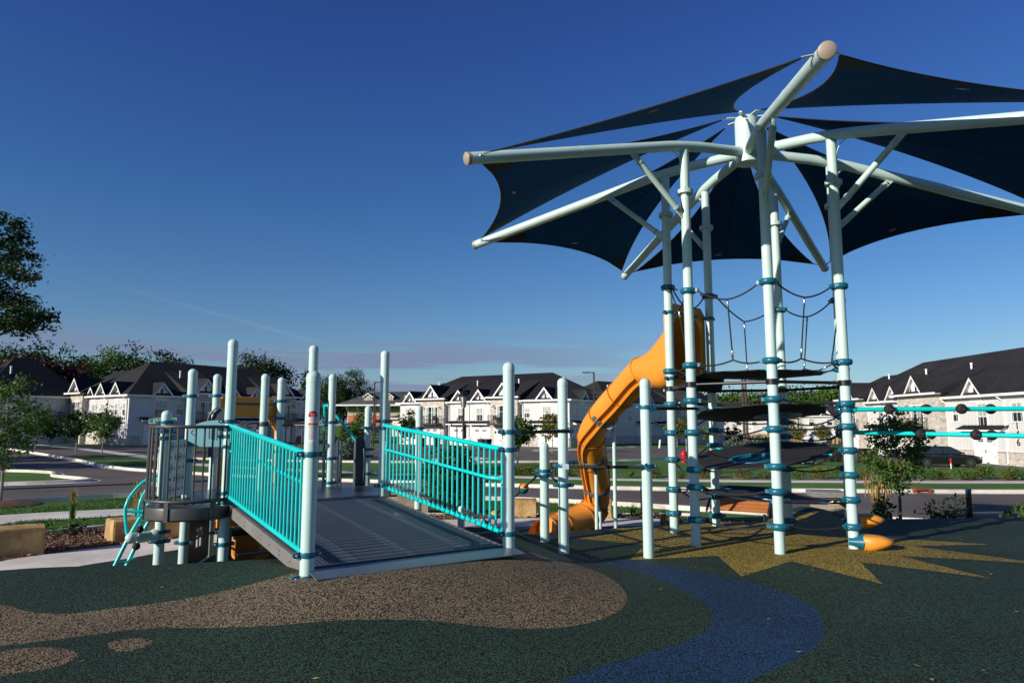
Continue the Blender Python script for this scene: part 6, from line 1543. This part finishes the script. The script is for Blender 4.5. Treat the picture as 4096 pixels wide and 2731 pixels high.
lab_s = ['across the street, %s' % w for w in ('seen through the right ramp railing', 'left of the near right ramp post', 'just left of the near right ramp post', 'just right of the near right ramp post', 'behind the short mint post', 'left of the bar link post', 'right of the bar link post', 'left of the orange slide', 'just left of the slide tube', 'right of the slide supports', 'behind the right bar link post', 'behind the left tower post', 'between the left tower posts', 'behind the back tower post', 'left of the nearest tower post gap', 'left of the nearest tower post', 'just left of the nearest tower post', 'right of the nearest tower post', 'left of the right tower posts', 'just left of the right tower posts', 'behind the right tower posts', 'right of the young tree', 'left of the red marker', 'right of the red marker', 'near the black bollard', 'right of the black bollard', 'by the right end', 'at the right edge', 'cut by the right edge')]
for i, X in enumerate(bx):
    best = min(bed, key=lambda q: abs((q[0] / (q[1] * .99)) - (X - 2048) / F) if q[1] > 0 else 9)
    k = bed.index(best); q2 = bed[min(k + 1, len(bed) - 1)]; lo = [Vector(best).lerp(Vector(q2), t) for t in (0, .25, .5, .75)] + [Vector(bed[k - 1]).lerp(Vector(best), t) for t in (.25, .5, .75)]
    b_ = min(lo, key=lambda q: abs(q[0] / (q[1] * .99) - (X - 2048) / F)); src = shr[i % 4]; o = src if i < 4 else copy_tree(src)
    o.location = (b_[0], b_[1] + .25 * math.sin(i * 2.1), H(b_[0], b_[1])); o.rotation_euler = (0, 0, i * 1.7); s_ = .95 + .25 * math.sin(i * 3.3); o.scale = (s_, s_, s_ * (1 + .15 * math.cos(i)))
    tag(o, ('olive', 'small green', 'yellowish', 'dark green')[i % 4] + ' shrub ' + lab_s[i], 'shrub', 'shrubs in the bed across the street')
def bush(lab, X, D, h, r_, n, per, leaf, mat, seed, name='shrub', cat='shrub', spread=.07, group=None):
    p = gy(X, D); o = shrub_mesh(seed, h, r_, n, per, leaf, mat, spread); o.name = name; o.location = (p[0], p[1], H(*p)); return tag(o, lab, cat, group)
bush('dense rounded cedar seen through the right ramp railing', 1795, 16.6, 1.55, .55, 110, 40, .05, 'cedar', 301, 'cedar_bush', 'cedar', .1)
bush('dark leafy shrub by the rubber edge, left of the right bollard', 3790, 14.6, .5, .3, 16, 14, .045, 'leafdark', 302, spread=.1)
bush('sparse dark shrub at the rubber edge behind the bollard', 3735, 14.7, .4, .22, 11, 12, .045, 'leafdark', 303, spread=.09)
bush('small leafy shrub beside the rear orange step pod', 3535, 13.9, .45, .2, 12, 14, .05, 'leafdark', 304, spread=.09)
bush('pale green weed at the right edge of the rubber', 4080, 14.8, .38, .18, 8, 10, .05, 'leaf', 305, 'weed', 'weed', .09)
bush('pale green weed in the mulch at the right edge, left of the taller one', 4035, 14.8, .28, .2, 7, 10, .045, 'leaf', 306, 'weed', 'weed', .08)
for i, (X, D, lab) in enumerate(((185, 13.6, 'small dark plant growing in the mulch between the two left stone blocks'), (255, 13.5, 'small leafy plant in the mulch, left of the second stone block'), (320, 13.7, 'green strappy plant in the mulch just left of the second stone block'), (705, 14.6, 'leafy plant behind the round grey balcony posts'), (750, 14.9, 'bushy plant behind the house panel posts'))):
    bush(lab, X, D, .2 if i < 3 else .5, .15, 8, 10, .035, 'leafdark' if i % 2 == 0 else 'leaf', 310 + i, 'bed_plant', 'plant', .07)
def grass_clump(lab, X, D, h, n, mat, seed, plume=False):
    p = gy(X, D); o = thing('ornamental_grass', lab, 'grass clump', (p[0], p[1], H(*p)), 0, 'ornamental grasses'); rnd = random.Random(seed); m = MB(); pl = MB()
    for _ in range(n):
        a = rnd.uniform(0, 6.28); sp = rnd.uniform(.02, .32) * h; b = Vector((math.cos(a) * .06, math.sin(a) * .06, -.02)); e = Vector((math.cos(a) * sp, math.sin(a) * sp, h * rnd.uniform(.6, 1))); md = b.lerp(e, .5) + Vector((0, 0, .1 * h)); w_ = Vector((-math.sin(a), math.cos(a), 0)) * .007
        m.add([b - w_, b + w_, md + w_ * .8, md - w_ * .8, e], [(0, 1, 2, 3), (3, 2, 4)])
        if plume and rnd.random() < .5: pl.tube([e.lerp(md, .25), e, e + Vector((0, 0, .18 * h))], [.006, .014, .004], 5)
    m.build('blades', M[mat], o, local=True, ang=180)
    if pl.v: pl.build('plume', M['drygrass'], o, local=True)
for i, a in enumerate(((3510, 16.2, .95, 160, 'drygrass', 'pale dry feather grass clump between brick pillar and young tree', True), (3080, 15.2, .75, 60, 'drygrass', 'thin dry grass clump behind the nearest tower post', False), (300, 19.0, .75, 50, 'leaf', 'tall weedy grass clump by the walk near the left stone block', True), (560, 17.5, 1.0, 60, 'drygrass', 'tall dry grass stems behind the teal arch ladder', True), (735, 14.2, .6, 70, 'leaf', 'green grass clump behind the round balcony posts', False), (2400 - 225, 16.2, .6, 60, 'leaf', 'grass clump beside the golden stone block near the slide', False), (2530, 16.3, .35, 40, 'leaf', 'low green grass tuft right of the slide supports', False), (2650, 14.9, .4, 40, 'drygrass', 'low dry grass tuft behind the left tower post', False))):
    grass_clump(a[5], a[0], a[1], a[2], a[3], a[4], 330 + i, a[6])
# meadow of tall dry grass beyond the lawn
m = MB(); rnd = random.Random(9)
for _ in range(9000):
    x, y = rnd.uniform(24, 92), rnd.uniform(116, 165)
    if not 24 + (y - 118) * .1 < x: continue
    h = rnd.uniform(.7, 1.5); z = H(x, y) if y < 120 and x < 70 else .0; a = rnd.uniform(0, 6.28); w_ = Vector((math.cos(a), math.sin(a), 0)) * .12; b = Vector((x, y, z)); m.add([b - w_, b + w_, b + Vector((rnd.gauss(0, .2), rnd.gauss(0, .2), h))], [(0, 1, 2)])
tag(m.build('tall_meadow_grass', M['drygrass'], ang=180), 'field of tall dry grass in front of the far white houses', 'meadow grass', kind='stuff')
# ------------------------------------------------------------------ stone blocks, pillars, bench
def stone(lab, pts, z0, h, seed):
    """rough sawn block from a plan outline"""
    o = bpy.data.objects; bm = bmesh.new(); c = sum((Vector((*q, 0)) for q in pts), Vector()) / len(pts)
    vb = [bm.verts.new((q[0] - c.x, q[1] - c.y, -.1)) for q in pts]; vt = [bm.verts.new((q[0] - c.x, q[1] - c.y, h)) for q in pts]
    bm.faces.new(vb[::-1]); bm.faces.new(vt); n = len(pts)
    for i in range(n): bm.faces.new((vb[i], vb[(i + 1) % n], vt[(i + 1) % n], vt[i]))
    bmesh.ops.bevel(bm, geom=list(bm.edges), offset=.018, segments=2, affect='EDGES')
    bmesh.ops.triangulate(bm, faces=bm.faces); bmesh.ops.subdivide_edges(bm, edges=bm.edges, cuts=3, use_grid_fill=True)
    bm.normal_update()
    for v in bm.verts:
        p = v.co * 5 + Vector((seed, 0, 0)); v.co += v.normal * (.018 * mnoise.noise(p) + .01 * mnoise.noise(p * 3.1))
    me = bpy.data.meshes.new('stone_block'); bm.to_mesh(me); bm.free(); me.shade_smooth(); me.set_sharp_from_angle(angle=R(50)); me.materials.append(M['limestone'])
    ob = bpy.data.objects.new('stone_block', me); COL.objects.link(ob); ob.location = (c.x, c.y, z0); return tag(ob, lab, 'stone block', 'golden limestone seat blocks')
zg = .93
A_, B_ = flat([(0, 2232)], zg)[0], flat([(178, 2216)], zg)[0]
d_ = (Vector(B_) - Vector(A_)).normalized(); nrm = Vector((-d_.y, d_.x))
stone('long golden limestone seat block cut by the left edge of the picture', [tuple(Vector(B_) - d_ * 1.9), B_, tuple(Vector(B_) + nrm * .62), tuple(Vector(B_) - d_ * 1.9 + nrm * .62)], zg, .43, 1)
A_, B_ = flat([(452, 2172)], zg)[0], flat([(640, 2156)], zg)[0]
d_ = (Vector(B_) - Vector(A_)).normalized(); nrm = Vector((-d_.y, d_.x)); A_ = Vector(A_)
stone('golden limestone seat block behind the teal arch ladder', [tuple(A_), tuple(A_ + d_ * 1.15), tuple(A_ + d_ * 1.15 + nrm * .6), tuple(A_ + nrm * .62 - d_ * .08)], zg, .38, 2)
for X0, X1, Yb, h, lab, sd_ in ((2056, 2147, 2068, .38, 'golden limestone block in the mulch between the ramp post and short mint post', 3), (2402, 2450, 2074, .42, 'golden limestone block half hidden behind the tube slide supports', 4)):
    a, b = Vector(flat([(X0, Yb)], zg)[0]), Vector(flat([(X1, Yb)], zg)[0])
    if sd_ == 4: a = a - (b - a) * 1.0
    n_d = Vector((-(b - a).y, (b - a).x)).normalized(); stone(lab, [tuple(a), tuple(b), tuple(b + n_d * .5), tuple(a + n_d * .5)], zg, h, sd_)
def pillar(lab, c, w, d, h, rz):
    o = thing('brick_pillar', lab, 'brick pillar', (*c, H(*c)), rz, 'brick seat pillars'); MB().box(-w / 2, w / 2, -d / 2, d / 2, -.2, h - .13).build('brick_body', M['brick'], o, local=True)
    MB().box(-w / 2 - .07, w / 2 + .07, -d / 2 - .07, d / 2 + .07, h - .13, h).build('cap', M['cap'], o, local=True, bevel=.012)
    MB().box(-w / 2 - .03, w / 2 + .03, -d / 2 - .03, d / 2 + .03, -.2, .06).build('base', M['cap'], o, local=True)
pillar('square buff brick pillar with dark cap behind the right tower posts', gy(3300, 16.7), .62, .62, .7, -.2)
pillar('buff brick pillar with wide dark cap seen through the right ramp railing', gy(1885, 17.6), .66, .66, 1.0, .1)
pillar('buff brick pillar mostly hidden by the right ramp railing, left of the cedar', gy(1640, 18.2), .6, .6, .9, .1)
sw = thing('brick_seat_wall', 'long low buff brick seat wall with dark cap behind the play deck', 'wall', (*gy(1440, 19.5), H(*gy(1440, 19.5))), .05)
MB().box(-2.4, 1.9, -.25, .25, -.3, .62).build('brick_body', M['brick'], sw, local=True); MB().box(-2.48, 1.98, -.34, .34, .62, .76).build('cap', M['cap'], sw, local=True, bevel=.012)
bn = thing('park_bench', 'reclined bench with orange brown slats and navy back rail behind the tower', 'bench', (*gy(2950, 14.6), H(*gy(2950, 14.6))), R(-32))
m = MB()
for k in range(6): m.obox((0, .35 - .09 * k * .9, .66 - .062 * k), (.58, 0, 0), (0, .034, .024), (0, -.007, .011))
m.build('seat_slats', M['benchslat'], bn, local=True); MB().obox((0, .45, .74), (.62, 0, 0), (0, .045, .034), (0, -.012, .018)).build('back_rail', M['navy'], bn, local=True)
for x in (-.6, .6):
    MB().prism([(x, .52, .80), (x, .5, .86), (x, -.2, .34), (x, -.2, .26)], (.03 if x > 0 else -.03, 0, 0)).build('side_arm', M['navy'], bn, local=True)
    MB().tube([(x * .9, .3, -.1), (x * .9, .3, .6)], .03, 8).build('leg', M['navy'], bn, local=True)
    MB().tube([(x * .9, -.15, -.1), (x * .9, -.15, .3)], .03, 8).build('leg', M['navy'], bn, local=True)
def bollard(lab, X, D, Yt):
    p = gy(X, D); z0 = H(*p); zt = zat(Yt, D); o = thing('bollard', lab, 'bollard', (*p, z0), 0, 'black bollards along the walk'); h = zt - z0
    MB().tube([(0, 0, -.1), (0, 0, h - .06)], .052, 16).build('shaft', M['blackmetal'], o, local=True); MB().lathe((0, 0, h - .06), [(.056, 0), (.056, .05), (.048, .06)], 16).build('blue_cap', M['signblue'], o, local=True)
bollard('slim black bollard with blue cap right of the orange slide', 2568, 16.6, 1945); bollard('slim black bollard with blue cap right of the young fine leaved tree', 3868, 14.5, 1955)
# ------------------------------------------------------------------ street furniture
lp = gy(1852, 36); z0 = H(*lp)
ln = thing('lantern_lamp', 'black post lamp with glass lantern in front of the middle terrace', 'street lamp', (*lp, z0)); hh = zat(1558, 36) - z0
MB().tube([(0, 0, -.1), (0, 0, .5), (0, 0, .55), (0, 0, hh - .95)], [.12, .1, .07, .055], 14).build('lamp_post', M['blackmetal'], ln, local=True)
MB().lathe((0, 0, hh - .95), [(.06, 0), (.1, .05), (.19, .62), (.17, .62)], 8).build('lantern_glass', M['lampglass'], ln, local=True)
m = MB(); m.lathe((0, 0, hh - .33), [(.3, -.01), (.28, .04), (.1, .24), (.05, .28), (.03, .42), (.0, .46)], 8)
for k in range(8):
    a = k * math.pi / 4; m.tube([(math.cos(a) * .1, math.sin(a) * .1, hh - .9), (math.cos(a) * .2, math.sin(a) * .2, hh - .32)], .014, 5)
m.build('lantern_frame', M['blackmetal'], ln, local=True); MB().box(.06, .16, -.06, .06, hh * .42, hh * .42 + .7).build('control_box', M['blackmetal'], ln, local=True)
def arm_lamp(lab, X, D, Yt, dx, pole_r=.09, mat='blackmetal'):
    p = gy(X, D); z0 = H(*p) if D < 110 else .4; h = zat(Yt, D) - z0; o = thing('street_lamp', lab, 'street lamp', (*p, z0), 0, 'tall single arm street lamps')
    MB().tube([(0, 0, -.2), (0, 0, h)], [pole_r * 1.15, pole_r], 8).build('lamp_post', M[mat], o, local=True); MB().tube([(0, 0, h - .08), (dx * .4, 0, h - .06)], .05, 6).build('arm', M[mat], o, local=True); MB().box(*sorted((dx * .35, dx)), -.15, .15, h - .12, h - .02).build('lamp_head', M[mat], o, local=True)
arm_lamp('tall black street lamp with arm to the right, left of the middle terrace', 1490, 82, 1526, 1.6); arm_lamp('shorter black street lamp behind the taller one, left of the middle terrace', 1497, 130, 1588, -1.0)
arm_lamp('street lamp with arm to the left standing behind the orange slide', 2381, 74, 1487, -1.2); arm_lamp('distant street lamp with pale arm seen right of the nearest tower post', 3204, 150, 1573, -2.6, .12)
for X, D, Yt, lab in ((2984, 95, 1490, 'dark wooden utility pole, left of a close pair behind the tower'), (2996, 99, 1500, 'dark wooden utility pole, right of a close pair behind the tower')):
    p = gy(X, D); m = MB(); h = zat(Yt, D) - .3; m.tube([(0, 0, -.3), (0, 0, h)], [.2, .15], 8); o = m.build('utility_pole', M['wood']); o.location = (*p, .3); tag(o, lab, 'utility pole', 'wooden utility poles')
sg = thing('stop_sign', 'red stop sign on a white post seen through the grey balcony bars', 'stop sign', (*gy(632, 29), H(*gy(632, 29))), R(58))
zs = zat(1752, 29) - H(*gy(632, 29)); MB().box(-.03, .03, .0, .04, -.1, zs + .55).build('sign_post', M['white'], sg, local=True)
m = MB(); m.prism([(math.cos(R(22.5 + 45 * k)) * .4, -.02, zs + math.sin(R(22.5 + 45 * k)) * .4) for k in range(8)], (0, .008, 0)); m.build('sign_border', M['white'], sg, local=True)
m = MB(); m.prism([(math.cos(R(22.5 + 45 * k)) * .375, -.026, zs + math.sin(R(22.5 + 45 * k)) * .375) for k in range(8)], (0, .005, 0)); m.build('sign_face', M['red'], sg, local=True)
def flat_text(s, size, par, loc, mat, rz=0):
    cu = bpy.data.curves.new('t', 'FONT'); cu.body = s; cu.size = size; cu.align_x = 'CENTER'; cu.align_y = 'CENTER'; cu.extrude = .002
    to = bpy.data.objects.new('t', cu); COL.objects.link(to); me = bpy.data.meshes.new_from_object(to.evaluated_get(bpy.context.evaluated_depsgraph_get())); bpy.data.objects.remove(to)
    me.name = 'lettering'; me.transform(Matrix.Translation(loc) @ Matrix.Rotation(rz, 4, 'Z') @ Matrix.Rotation(math.pi / 2, 4, 'X')); me.materials.clear(); me.materials.append(mat); o = bpy.data.objects.new('lettering', me); COL.objects.link(o); o.parent = par; return o
flat_text('STOP', .27, sg, (0, -.032, zs), M['label'])
ss = thing('street_sign', 'green street name sign reading Upper beside the round mint post cap', 'street sign', (*gy(640, 28.5), H(*gy(640, 28.5)))); zs = zat(1682, 28.5) - H(*gy(640, 28.5))
MB().tube([(0, 0, -.1), (0, 0, zs + .2)], .03, 8).build('sign_post', M['steel'], ss, local=True)
MB().box(-.56, .56, -.05, -.04, zs - .115, zs + .115).build('sign_plate', M['signgreen'], ss, local=True)
m = MB()
for a, b, c, e in ((-.56, .56, .105, .115), (-.56, .56, -.115, -.105), (-.56, -.55, -.105, .105), (.55, .56, -.105, .105)): m.box(a, b, -.054, -.05, zs + c, zs + e)
m.build('sign_border', M['label'], ss, local=True); flat_text('Upper', .2, ss, (-.12, -.054, zs), M['label']); MB().ball((-.44, -.052, zs), .07, 12, (1, .03, 1)).build('sign_emblem', M['clamp'], ss, local=True)
MB().obox((0.0, .06, zs - .27), (.05, .4, 0), (.004, 0, 0), (0, 0, .11)).build('cross_plate', M['signgreen'], ss, local=True)
ns_ = thing('number_sign', 'blue sign with white house numbers behind the ramp railing', 'number sign', (*gy(1036, 60), H(*gy(1036, 60)))); zs = zat(1722, 60) - H(*gy(1036, 60))
MB().box(-.03, .03, 0, .05, -.1, zs).build('sign_post', M['wood'], ns_, local=True); MB().box(-.55, .55, -.04, 0, zs - .14, zs + .14).build('sign_plate', M['signblue'], ns_, local=True); flat_text('14622-1', .24, ns_, (0, -.046, zs), M['label'])
hy = thing('fire_hydrant', 'red fire hydrant on the lawn seen between the left tower posts', 'fire hydrant', (*gy(2737, 47.5), H(*gy(2737, 47.5))))
MB().lathe((0, 0, -.1), [(.2, 0), (.2, .14), (.14, .16), (.14, .62), (.19, .64), (.19, .7), (.16, .78), (.08, .86), (.05, .93), (.0, .95)], 14).build('barrel', M['red'], hy, local=True)
m = MB()
for x in (-1, 1): m.lathe((.12 * x, 0, .45), [(.08, 0), (.08, .12), (.06, .14)], 10, (x, 0, 0))
m.build('hose_outlet', M['red'], hy, local=True); MB().lathe((0, -.12, .42), [(.1, 0), (.1, .1)], 10, (0, -1, 0)).build('pump_outlet', M['red'], hy, local=True); MB().tube([(.22, .1, 0), (.22, .1, 1.6)], .012, 5).build('flag_rod', M['white'], hy, local=True)
mk = thing('marker_post', 'red topped white marker post on the lawn in front of the dark sedan', 'marker post', (*gy(3807, 46), H(*gy(3807, 46)))); MB().tube([(0, 0, -.1), (0, 0, .38)], .035, 8).build('post', M['white'], mk, local=True); MB().tube([(0, 0, .38), (0, 0, .7)], .06, 8).build('red_top', M['red'], mk, local=True)
ut = MB().tube([(0, 0, -.1), (.12, 0, .9)], .11, 10).build('utility_marker', M['white']); p = gy(2640, 78); ut.location = (*p, H(*p)); tag(ut, 'leaning white utility tube on the lawn left of the red hydrant', 'utility marker')
for X0, X1, D, lab in ((3660, 3726, 26.0, 'rusty storm drain inlet in the far kerb behind the young tree'), (1706, 1752, 29.6, 'rusty storm drain inlet in the far kerb seen through the ramp railing')):
    a, b = gy(X0, D), gy(X1, D); o = thing('storm_drain', lab, 'storm drain', ((a[0] + b[0]) / 2, D, H((a[0] + b[0]) / 2, D)), 0, 'storm drain inlets'); w_ = (b[0] - a[0]) / 2
    MB().box(-w_, w_, -.12, .3, .0, .03).build('grate', M['rust'], o, local=True); MB().box(-w_, w_, .06, .4, .13, .2).build('hood', M['rust'], o, local=True); m = MB(); m.box(-w_, -w_ + .08, .06, .3, .03, .13); m.build('side', M['rust'], o, local=True); m = MB(); m.box(w_ - .08, w_, .06, .3, .03, .13); m.build('side', M['rust'], o, local=True)
# ------------------------------------------------------------------ wheelie bins
def bin_proto():
    o = thing('wheelie_bin', '', 'bin', (0, 0, 0)); m = MB(); m.prism([(-.24, -.28, .12), (.24, -.28, .12), (.24, .26, .12), (-.24, .26, .12)], (0, 0, .02))
    a = [(-.23, -.27, .1), (.23, -.27, .1), (.23, .25, .1), (-.23, .25, .1)]; b = [(-.29, -.35, 1.0), (.29, -.35, 1.0), (.29, .36, 1.0), (-.29, .36, 1.0)]; m.add(a + b, [(0, 3, 2, 1), (4, 5, 6, 7)] + [(i, (i + 1) % 4, 4 + (i + 1) % 4, 4 + i) for i in range(4)]); m.build('bin_body', M['black'], o, local=True, bevel=.02)
    m = MB(); m.prism([(-.31, -.4, 1.0), (-.31, -.38, 1.06), (-.31, 0, 1.11), (-.31, .38, 1.08), (-.31, .4, 1.0)], (.62, 0, 0)); m.build('lid', M['black'], o, local=True)
    for x in (-.27, .27): MB().lathe((x, .3, .12), [(.12, -.03), (.12, .03)], 14, (1, 0, 0)).build('wheel', M['tyre'], o, local=True)
    MB().box(-.07, .09, -.33, -.30, .78, .88).build('sticker', M['label'], o, local=True); return o
bins = [(3300, 52.5, .2, 'black wheelie bin left of the right tower posts, leftmost of its row'), (3328, 52.3, .1, 'black wheelie bin just left of the right tower posts, second in its row'), (3352, 52.2, .15, 'black wheelie bin touching the right tower posts, third in its row'), (3458, 50.5, .2, 'black wheelie bin just right of the right tower posts'), (3492, 50.3, .1, 'black wheelie bin right of the tower posts with white sticker toward the tree'), (3580, 50.2, .2, 'black wheelie bin half hidden by the young fine leaved tree'),
        (1926, 73, .9, 'black wheelie bin with open lid before the middle terrace garages'), (1950, 72.5, .6, 'black wheelie bin right of the one with open lid at the middle terrace'), (1745, 78, .6, 'black wheelie bin seen through the railing below the left balcony'), (1690, 78, .4, 'black wheelie bin seen through the railing at the left end of the middle terrace'), (1190, 84, .4, 'black wheelie bin behind the grey barrier of the play deck')]
b0 = bin_proto()
for i, (X, D, rz, lab) in enumerate(bins):
    p = gy(X, D); o = b0 if i == 0 else copy_tree(b0); o.location = (*p, H(*p)); o.rotation_euler = (0, 0, rz); tag(o, lab, 'bin', 'black wheelie bins')
# ------------------------------------------------------------------ cars
def car(name, lab, p, rz, L, paint, suv=False, z=None):
    o = thing(name, lab, 'car', (*p, H(*p) if z is None else z), rz); h2 = .0 if not suv else .22
    xs = [-.5, -.49, -.46, -.40, -.30, -.18, -.02, .12, .24, .36, .44, .485, .5]
    belt = [.62, .78, .95, .98, .96, .95, .94, .93, .91, .84, .76, .66, .52]; bot = [.42, .36, .3, .24, .22, .2, .2, .2, .2, .22, .25, .32, .4]; hw_ = [.66, .76, .84, .88, .9, .9, .9, .9, .9, .88, .84, .74, .6]
    rows = []
    for x, b, t, w_ in zip(xs, belt, bot, hw_):
        b += h2 * .8; rows.append([(x * L, -w_ * .92, t), (x * L, -w_, (b + t) / 2), (x * L, -w_ * .97, b - .08), (x * L, -w_ * .88, b), (x * L, 0, b + .03), (x * L, w_ * .88, b), (x * L, w_ * .97, b - .08), (x * L, w_, (b + t) / 2), (x * L, w_ * .92, t), (x * L, 0, t - .02)])
    m = MB(); n = 10; m.add([q for r2 in rows for q in r2], [(i * n + j, i * n + (j + 1) % n, (i + 1) * n + (j + 1) % n, (i + 1) * n + j) for i in range(len(rows) - 1) for j in range(n)] + [tuple(range(n))[::-1], tuple((len(rows) - 1) * n + j for j in range(n))]); m.build('body', paint, o, local=True, ang=35)
    rf = 1.45 + h2 * 1.3
    gx = [-.42 if not suv else -.47, -.27 if not suv else -.42, -.12, .06, .24]; gz = [.97 + h2 * .8, rf - .05, rf, rf - .02, .93 + h2 * .8]; gw = [.78, .64, .62, .63, .8]
    m = MB(); rows = [[(x * L, -w_, z_), (x * L, w_, z_)] for x, z_, w_ in zip(gx, gz, gw)]
    bw = .8; v = []; 
    for r2 in rows: v += r2
    lo = [(gx[i] * L, s_ * bw * (1 if 0 < i < 4 else .98), .95 + h2 * .8) for i in range(5) for s_ in (-1, 1)]
    m.add(v + lo, [(2 * i, 2 * i + 1, 2 * i + 3, 2 * i + 2) for i in range(4)] + [(2 * i, 2 * i + 2, 10 + 2 * i + 2, 10 + 2 * i) for i in range(4)] + [(2 * i + 1, 11 + 2 * i, 13 + 2 * i, 2 * i + 3) for i in range(4)]); m.build('window_glass', M['glass'], o, local=True, ang=25)
    m = MB(); m.slab([[(x * L, -w_ * .98, z_ + .012), (x * L, 0, z_ + .04), (x * L, w_ * .98, z_ + .012)] for x, z_, w_ in list(zip(gx, gz, gw))[1:4]], .03)
    for s_ in (-1, 1):
        m.tube([(gx[0] * L, s_ * .78, gz[0]), (gx[1] * L, s_ * .645, gz[1]), (gx[2] * L, s_ * .63, gz[2]), (gx[3] * L, s_ * .64, gz[3]), (gx[4] * L, s_ * .8, gz[4])], .03, 6); m.tube([(-.06 * L, s_ * .81, .95 + h2), (-.07 * L, s_ * .63, rf)], .035, 6)
    m.build('roof', paint, o, local=True)
    for x in (-.31, .30):
        for s_ in (-1, 1):
            w_ = MB().lathe((x * L, s_ * .83, .33), [(.2, -.1), (.33, -.1), (.335, 0), (.33, .1), (.2, .1)], 22, (0, s_, 0)).build('wheel', M['tyre'], o, local=True); m = MB(); m.lathe((x * L, s_ * .83, .33), [(.225, .08), (.215, .09), (.19, .085)], 22, (0, s_, 0))
            for k in range(10): a = k * math.pi / 5; m.obox((x * L + math.cos(a) * .11, s_ * .925, .33 + math.sin(a) * .11), (math.cos(a) * .1, 0, math.sin(a) * .1), (-math.sin(a) * .018, 0, math.cos(a) * .018), (0, .01, 0))
            m.lathe((x * L, s_ * .83, .33), [(.05, .09), (.04, .11)], 10, (0, s_, 0)); m.build('rim', M['rim'], w_, local=True)
            m = MB(); m.lathe((x * L, s_ * .83, .345), [(.33, .01), (.385, .01), (.385, .078), (.33, .078)], 22, (0, s_, 0)); m.build('wheel_arch', M['blackmetal'], o, local=True)
    for s_ in (-1, 1):
        MB().obox((.47 * L, s_ * .62, .68 + h2 * .6), (.1, -.06 * s_, 0), (.02, .14 * s_, 0), (0, 0, .06)).build('headlight', M['lampglass'], o, local=True); MB().obox((-.485 * L, s_ * .62, .82 + h2 * .6), (.06, .04 * s_, 0), (0, .14, 0), (0, 0, .06)).build('tail_light', M['red'], o, local=True); MB().ball((.2 * L, s_ * .98, 1.0 + h2), .09, 8, (1, .8, .7)).build('mirror', paint, o, local=True)
        m = MB()
        for x in (-.2, .03): m.obox((x * L, s_ * .9, .84 + h2 * .7), (.09, 0, 0), (0, .015, 0), (0, 0, .015))
        m.build('door_handle', M['rim'], o, local=True)
    return o
car('parked_car', 'dark grey sedan parked in front of the garages of the right terrace', gy(3772, 50.5), R(-4), 4.9, M['carpaint'])
car('parked_car', 'white car parked beyond the lawn, seen left of the right tower posts', gy(3276, 105), R(180), 4.5, M['carwhite'], True, z=.35)
car('parked_car', 'white sport utility car parked below the apartment porch', gy(1410, 150), R(110), 4.6, M['carwhite'], True, z=.5)
# short mint post with rounded top near the railing
po = thing('short_post', 'short mint post with rounded top seen through the right ramp railing', 'post', at(1845, 2130, 12.6)); a = at(1845, 2022, 12.6)
MB().tube([(a.x, a.y, H(a.x, a.y) - .1), (a.x, a.y, a.z - .06)], .0635, 18).build('shaft', M['mint'], po); MB().lathe((a.x, a.y, a.z - .065), [(.065, -.02), (.065, .0)] + [(.065 * math.cos(R(q)), .065 * math.sin(R(q))) for q in (20, 40, 60, 80, 89)], 18).build('post_cap', M['mint'], po)
# dry leaves and litter on the rubber
m = MB(); rnd = random.Random(21)
for _ in range(70):
    x, y = rnd.uniform(-4, 8), rnd.uniform(4.2, 11); z = H(x, y) + .008; a = rnd.uniform(0, 6.28); l_ = rnd.uniform(.012, .035); u = Vector((math.cos(a), math.sin(a), .1)) * l_; v = Vector((-math.sin(a), math.cos(a), .15)) * l_ * .35
    c = Vector((x, y, z)); m.add([c - u, c + v, c + u, c - v], [(0, 1, 2, 3)])
tag(m.build('fallen_leaves', M['drygrass'], ang=180), 'tiny dry leaf scraps scattered over the rubber surface', 'leaf litter', kind='stuff')
